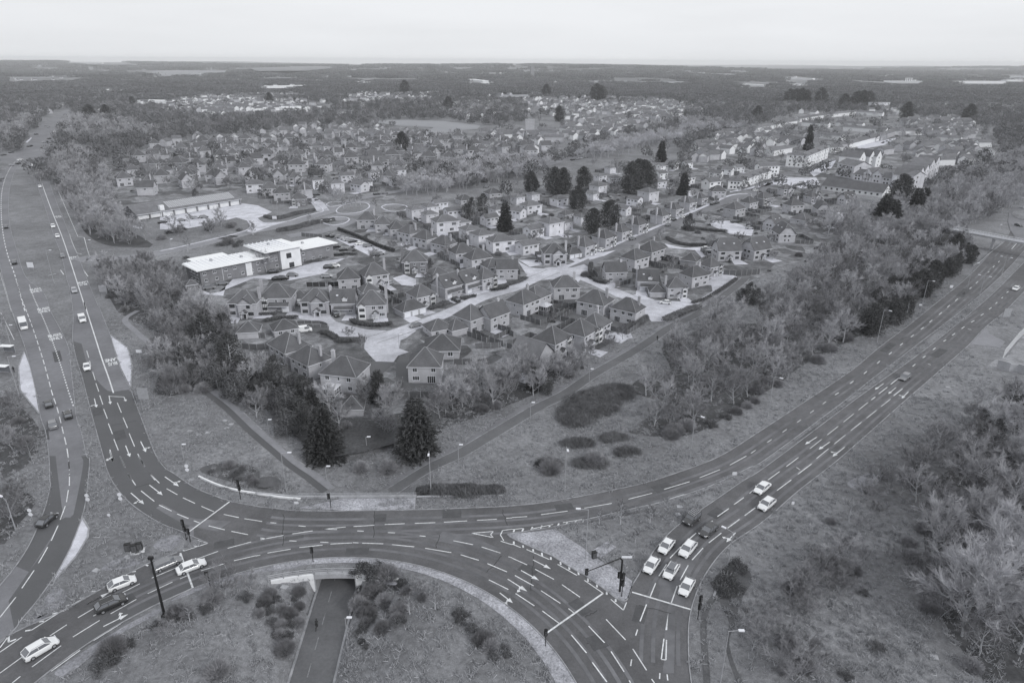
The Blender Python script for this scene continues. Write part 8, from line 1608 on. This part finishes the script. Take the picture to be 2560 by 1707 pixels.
# pale and dark fields of the open country, following the swell of the land
rr = random.Random(12); fm = MB(); FQ = []
for _ in range(230):
    d_ = 2900+5600*rr.random()**.8; a_ = math.radians(rr.uniform(-40, 40)); cx_, cy_ = d_*math.sin(a_), d_*math.cos(a_); w_, h_ = rr.uniform(140, 420), rr.uniform(180, 620); ro = rr.uniform(-.3, .3)
    if any(abs(cx_-q[0]) < (w_+q[2])*.5 and abs(cy_-q[1]) < (h_+q[3])*.5 for q in FQ): continue
    FQ.append((cx_, cy_, w_, h_, ro)); n_ = 5; vs = []; c_, s_ = math.cos(ro), math.sin(ro)
    for j in range(n_+1):
        for i in range(n_+1):
            u_, v_ = (i/n_-.5)*w_, (j/n_-.5)*h_; x, y = cx_+u_*c_-v_*s_, cy_+u_*s_+v_*c_; vs.append((x, y, Hgt(x, y)+2.5))
    fm.add(vs, [(j*(n_+1)+i, j*(n_+1)+i+1, (j+1)*(n_+1)+i+1, (j+1)*(n_+1)+i) for j in range(n_) for i in range(n_)], rr.choice((0, 0, 1, 1, 2)))
M['field3'] = mat('ploughed_field', 0.14, noise=[(0.006, 0.8, 1.2)])
structure('fields', fm, [M['field'], M['field2'], M['field3']])
def in_field(x, y):
    for cx_, cy_, w_, h_, ro in FQ:
        dx, dy = x-cx_, y-cy_
        if abs(dx) < 500 and abs(dy) < 500:
            c_, s_ = math.cos(-ro), math.sin(-ro)
            if abs(dx*c_-dy*s_) < w_*.5 and abs(dx*s_+dy*c_) < h_*.5: return True
    return False
# ------------------------------------------------------------------ rough grass on the verges
T_ = []
for i in range(4):
    r = random.Random(200+i); c = MB()
    for k in range(26):
        a, q = r.uniform(0, 6.28), r.random()*.55; o_ = Vector((math.cos(a)*q, math.sin(a)*q, 0)); sliver(c, o_, o_+Vector((r.gauss(0, .22), r.gauss(0, .22), r.uniform(.12, .42))), .07, r)
    T_.append(c.build('tuft_source', M['tuft'], link=False))
rn = np.random.RandomState(4)
def np_in(px_, py_, pg):
    c = np.zeros(len(px_), bool); n = len(pg); j = n-1
    for i in range(n):
        xi, yi = pg[i][0], pg[i][1]; xj, yj = pg[j][0], pg[j][1]
        if yi != yj: c ^= ((yi > py_) != (yj > py_)) & (px_ < (xj-xi)*(py_-yi)/(yj-yi)+xi)
        j = i
    return c
NT = 150000; tx = rn.uniform(-135, 175, NT); ty = 58+(rn.uniform(0, 1, NT)**1.25)*215
den = .5+.5*np.sin(tx*.11+np.sin(ty*.07)*2)*np.sin(ty*.13+np.sin(tx*.05)*2); keep = rn.uniform(0, 1, NT) < .10+.42*den**1.5
rr_ = np.hypot(tx-RB.x, ty-RB.y); NOc, NIc = cr(NO, 3), cr(NI, 3)
for pg in (NOc[:(iNO+2)*3]+NIc[::-1], NOc[(iNO-3)*3:]+cr([NI[-1]]+NM, 3)[::-1], cr(WL, 3)+cr(WR, 3)[::-1], cr(EL, 3)+cr(ER, 3)[::-1], ring_in+ring_outA[::-1], W(px('E', (865, 430), (1000, 530), (1036, 680), (1026, 845), (950, 690))), W(px('E', (190, 560), (145, 680), (160, 865), (308, 1050), (265, 800))), W(px('A', (570, 425), (615, 500), (608, 560), (530, 690), (365, 875), (480, 650))), W(px('J', (1560, 1150), (1705, 980), (1900, 1000), (2100, 1000), (2100, 1450), (1690, 1320))), W(px('C', (0, 530), (280, 493), (500, 640), (830, 862), (770, 996), (520, 836), (0, 568))), W(px('S', (455, 700), (480, 640), (700, 560), (790, 560), (830, 500), (1230, 445), (1500, 395), (1760, 430), (1960, 450), (1780, 620), (1560, 720), (1300, 840), (1180, 860), (860, 900), (640, 850)))): keep &= ~np_in(tx, ty, pg)
keep &= ~((rr_ > RBR-2.6) & (rr_ < RBR+9) & (ty > RB.y-10)); _t = (tx-AXO.x)*AXN.x+(ty-AXO.y)*AXN.y; keep &= ~((np.abs(_t) < 3.9) & (ty < PY0+3))
for pl_ in (fp1, fp2):
    for p in resample(cr(pl_), 2): keep &= (tx-p.x)**2+(ty-p.y)**2 > 5.5
tp = [(float(a), float(b), Hgt(a, b), float(rn.uniform(0, 6.28)), float(rn.uniform(.6, 1.5)), int(rn.randint(0, 4))) for a, b in zip(tx[keep], ty[keep])]
gn_scatter('rough_grass', tp, T_, 'dry grass tufts roughening the verges and the roundabout lawn')
print('TUFTS', len(tp))
# ------------------------------------------------------------------ far canopy
EXC = [px('F', (140, 390), (215, 200), (380, 30), (480, -20), (590, -20), (540, 90), (450, 230), (420, 265), (760, 270), (760, 310), (400, 330), (400, 480)), px('F', (0, 320), (300, 330), (300, 480), (130, 700), (0, 1300)),
       px('O', (930, 240), (1010, 212), (1600, 208), (1600, 235), (1300, 256), (1080, 250)), px('O', (0, 255), (640, 255), (560, 292), (0, 305)), px('O', (1690, 205), (2352, 192), (2352, 205), (2100, 235), (1760, 238)), px('Q', (130, 552), (700, 545), (1040, 592), (960, 640), (560, 690), (420, 600)), px('Q', (0, 182), (260, 180), (200, 206), (0, 206)), px('Q', (960, 372), (1410, 372), (1390, 415), (1030, 415)), px('Q', (1130, 188), (1280, 186), (1260, 210), (1130, 208)), px('O', (430, 168), (900, 172), (860, 197), (430, 192)), px('Q', (1500, 880), (1900, 720), (2352, 630), (2352, 700), (1900, 790), (1540, 900))]
EST = [px('S', (230, 480), (240, 370), (380, 325), (560, 305), (860, 285), (1180, 322), (1345, 352), (1250, 375), (1000, 400), (940, 450), (1000, 480), (830, 520), (560, 440)), px('R', (120, 720), (800, 500), (1420, 490), (2150, 600), (2200, 850), (1900, 900), (1600, 1000), (0, 1094)), px('Q', (1240, 410), (1850, 395), (2352, 430), (2352, 540), (2050, 640), (1300, 860), (900, 720), (900, 620), (1280, 560)), px('O', (1100, 450), (1280, 390), (2100, 360), (2352, 480), (2000, 510), (1440, 540), (1150, 480)), px('Q', (0, 380), (700, 365), (700, 420), (0, 445)), px('Q', (850, 1094), (1100, 960), (1400, 860), (2352, 620), (2352, 1094))]
SHP = [px(t_, (min(a[0], b[0])-10, min(a[1], b[1])-12), (max(a[0], b[0])+10, min(a[1], b[1])-12), (max(a[0], b[0])+10, max(a[1], b[1])+22), (min(a[0], b[0])-10, max(a[1], b[1])+22)) for t_, a, b, h in sheds]
pts = []; rr = random.Random(5)
def ok(x, y, est):
    u, v = proj(x, y, 0)
    if not (-60 < u < 2620): return False
    for e in EXC+SHP:
        if in_poly(u, v, e): return False
    for e in EST:
        if in_poly(u, v, e): return rr.random() < est
    return v < 470
y = 430.0
fx = [(h[0], h[1]) for h in FARH]
grid = {}
for a, b in fx: grid.setdefault((int(a//12), int(b//12)), []).append((a, b))
def near_house(x, y):
    gx_, gy_ = int(x//12), int(y//12)
    return any((x-a)**2+(y-b)**2 < 90 for i in (-1, 0, 1) for j in (-1, 0, 1) for a, b in grid.get((gx_+i, gy_+j), ()))
while y < 1500:
    sp = 9.5 if y < 900 else 11.5; hw = y*.80; x = -hw
    while x < hw:
        a, b = x+rr.uniform(-.5, .5)*sp, y+rr.uniform(-.5, .5)*sp
        if ok(a, b, .09) and not near_house(a, b): pts.append((a, b, Hgt(a, b)-.4, rr.uniform(0, 6.28), rr.uniform(.75, 1.3), rr.choice((0, 1, 2, 3, 4, 5, 6))))
        x += sp
    y += sp*.87
gn_scatter('distant_woodland', pts, FAR+FARL, 'unbroken bare woodland reaching across the middle distance')
CL = []
for i in range(3):
    r = random.Random(90+i); mb = MB()
    for k in range(34):
        a, q = r.uniform(0, 6.28), r.random()**.5*34; leaf_ball(mb, Vector((math.cos(a)*q, math.sin(a)*q, 5.2)), r.uniform(4, 6), r.uniform(3.4, 5), 50, 1.5, r, shell=.6)
    CL.append(mb.build('far_wood_source', M['far'], link=False))
pts = []; y = 1500.0
while y < 9000:
    sp = 46 if y < 3200 else (75 if y < 5500 else 120); s_ = sp/46; hw = y*.80; x = -hw
    while x < hw:
        a, b = x+rr.uniform(-.5, .5)*sp, y+rr.uniform(-.5, .5)*sp
        dens = 1.0 if y < 2600 else (.5 if y < 4500 else .36)
        if math.sin(a*.0021+b*.0008)+math.sin(b*.0016-a*.0007+2) < -1.1 and y > 3200: dens *= .25
        if rr.random() < dens and ok(a, b, .10) and not (y > 2800 and in_field(a, b)): pts.append((a, b, Hgt(a, b)-.5, rr.uniform(0, 6.28), s_*rr.uniform(.85, 1.15), rr.choice((0, 1, 2))))
        x += sp
    y += sp*.87
gn_scatter('far_woods', pts, CL, 'far woods and hedgerows fading towards the horizon')
import re
bad = [o['label'] for o in C.objects if o.parent is None and 'label' in o.keys() and not (4 <= len(re.findall(r"[\w'-]+", o['label'])) <= 16)]
print('BADLABELS', len(bad), bad[:10]); ls = [o['label'] for o in C.objects if o.parent is None and 'label' in o.keys()]
print('LABELS', len(ls), 'DUP', len(ls)-len(set(ls)), [l for l in set(ls) if ls.count(l) > 1][:8])
print('PLANTS bare', len(bare), 'shr', len(shr), 'evg', len(evg), 'houses', len(HOUSES), 'farh', len(FARH), 'objects', len(C.objects))
# ------------------------------------------------------------------ camera, sky and sun
cam = bpy.data.cameras.new('camera'); co = bpy.data.objects.new('camera', cam); C.objects.link(co)
cam.sensor_fit = 'HORIZONTAL'; cam.sensor_width = 36.0; cam.lens = 36.0*F/2560.0; cam.clip_start = 1.0; cam.clip_end = 60000
cp, sp = math.cos(PITCH), math.sin(PITCH)
rt = Vector((1, 0, 0)); up = Vector((0, sp, cp)); bk = Vector((0, -cp, sp))
c_, s_ = math.cos(ROLL), math.sin(ROLL)
r2 = rt*c_+up*s_; u2 = up*c_-rt*s_
co.matrix_world = Matrix(((r2.x, u2.x, bk.x, 0), (r2.y, u2.y, bk.y, 0), (r2.z, u2.z, bk.z, CAMH), (0, 0, 0, 1)))
sc = bpy.context.scene; sc.camera = co
sc.view_settings.view_transform = 'Standard'; sc.view_settings.look = 'None'; sc.view_settings.exposure = 0.0; sc.view_settings.gamma = 1.0
w = bpy.data.worlds.new('World'); sc.world = w; w.use_nodes = True; nt = w.node_tree; N = nt.nodes; L = nt.links
bg = N['Background']; sky = N.new('ShaderNodeTexSky'); sky.sky_type = 'NISHITA'; sky.sun_disc = False
SUN_EL, SUN_AZ = math.radians(31), math.radians(132)
sky.sun_elevation = SUN_EL; sky.sun_rotation = SUN_AZ; sky.dust_density = 3.0; sky.air_density = 1.0
hs = N.new('ShaderNodeHueSaturation'); hs.inputs['Saturation'].default_value = 0.06; hs.inputs['Value'].default_value = 1.0
L.new(sky.outputs[0], hs.inputs['Color'])
# an even stratus layer over the clear sky: soft bands stretched along the horizon
tc = N.new('ShaderNodeTexCoord'); mp = N.new('ShaderNodeMapping'); mp.inputs['Scale'].default_value = (1.2, 1.2, 9)
nz = N.new('ShaderNodeTexNoise'); nz.inputs['Scale'].default_value = 1.3; nz.inputs['Detail'].default_value = 5
L.new(tc.outputs['Generated'], mp.inputs[0]); L.new(mp.outputs[0], nz.inputs['Vector'])
mr = N.new('ShaderNodeMapRange'); mr.inputs['From Min'].default_value = 0.35; mr.inputs['From Max'].default_value = 0.65; mr.inputs['To Min'].default_value = 0.93; mr.inputs['To Max'].default_value = 1.05
L.new(nz.outputs['Fac'], mr.inputs['Value'])
cl = N.new('ShaderNodeVectorMath'); cl.operation = 'SCALE'; cl.inputs[0].default_value = (8.55, 8.73, 9.0); L.new(mr.outputs[0], cl.inputs['Scale'])
mx = N.new('ShaderNodeMix'); mx.data_type = 'RGBA'; mx.inputs[0].default_value = 0.94
L.new(hs.outputs[0], mx.inputs[6]); L.new(cl.outputs[0], mx.inputs[7]); L.new(mx.outputs[2], bg.inputs['Color']); bg.inputs['Strength'].default_value = 0.10
sl = bpy.data.lights.new('sun', 'SUN'); sl.energy = 1.5; sl.angle = math.radians(14); sl.color = (1.0, 0.995, 0.98)
so = bpy.data.objects.new('sun', sl); C.objects.link(so)
d = Vector((math.sin(SUN_AZ)*math.cos(SUN_EL), math.cos(SUN_AZ)*math.cos(SUN_EL), math.sin(SUN_EL)))
so.rotation_euler = (-d).to_track_quat('-Z', 'Y').to_euler()
HAZE = 7.5e-5
if HAZE:
    mb = MB(); mb.box(-14500, 14500, -1500, 15500, -9.0, 98.0); hz = mb.build('haze', bpy.data.materials.new('haze')); hm = hz.data.materials[0]; hm.use_nodes = True
    hn = hm.node_tree; hn.nodes.remove(hn.nodes['Principled BSDF']); pv = hn.nodes.new('ShaderNodeVolumePrincipled')
    pv.inputs['Color'].default_value = (0.98, 0.99, 1.0, 1); pv.inputs['Density'].default_value = HAZE; pv.inputs['Anisotropy'].default_value = 0.0
    hn.links.new(pv.outputs[0], hn.nodes['Material Output'].inputs['Volume'])
    tag(hz, kind='stuff', label='thin pale haze hanging over the whole landscape')
sc.cycles.max_bounces = 5; sc.cycles.diffuse_bounces = 2; sc.cycles.glossy_bounces = 2; sc.cycles.transparent_max_bounces = 8; sc.cycles.volume_bounces = 1
sc.cycles.use_denoising = True
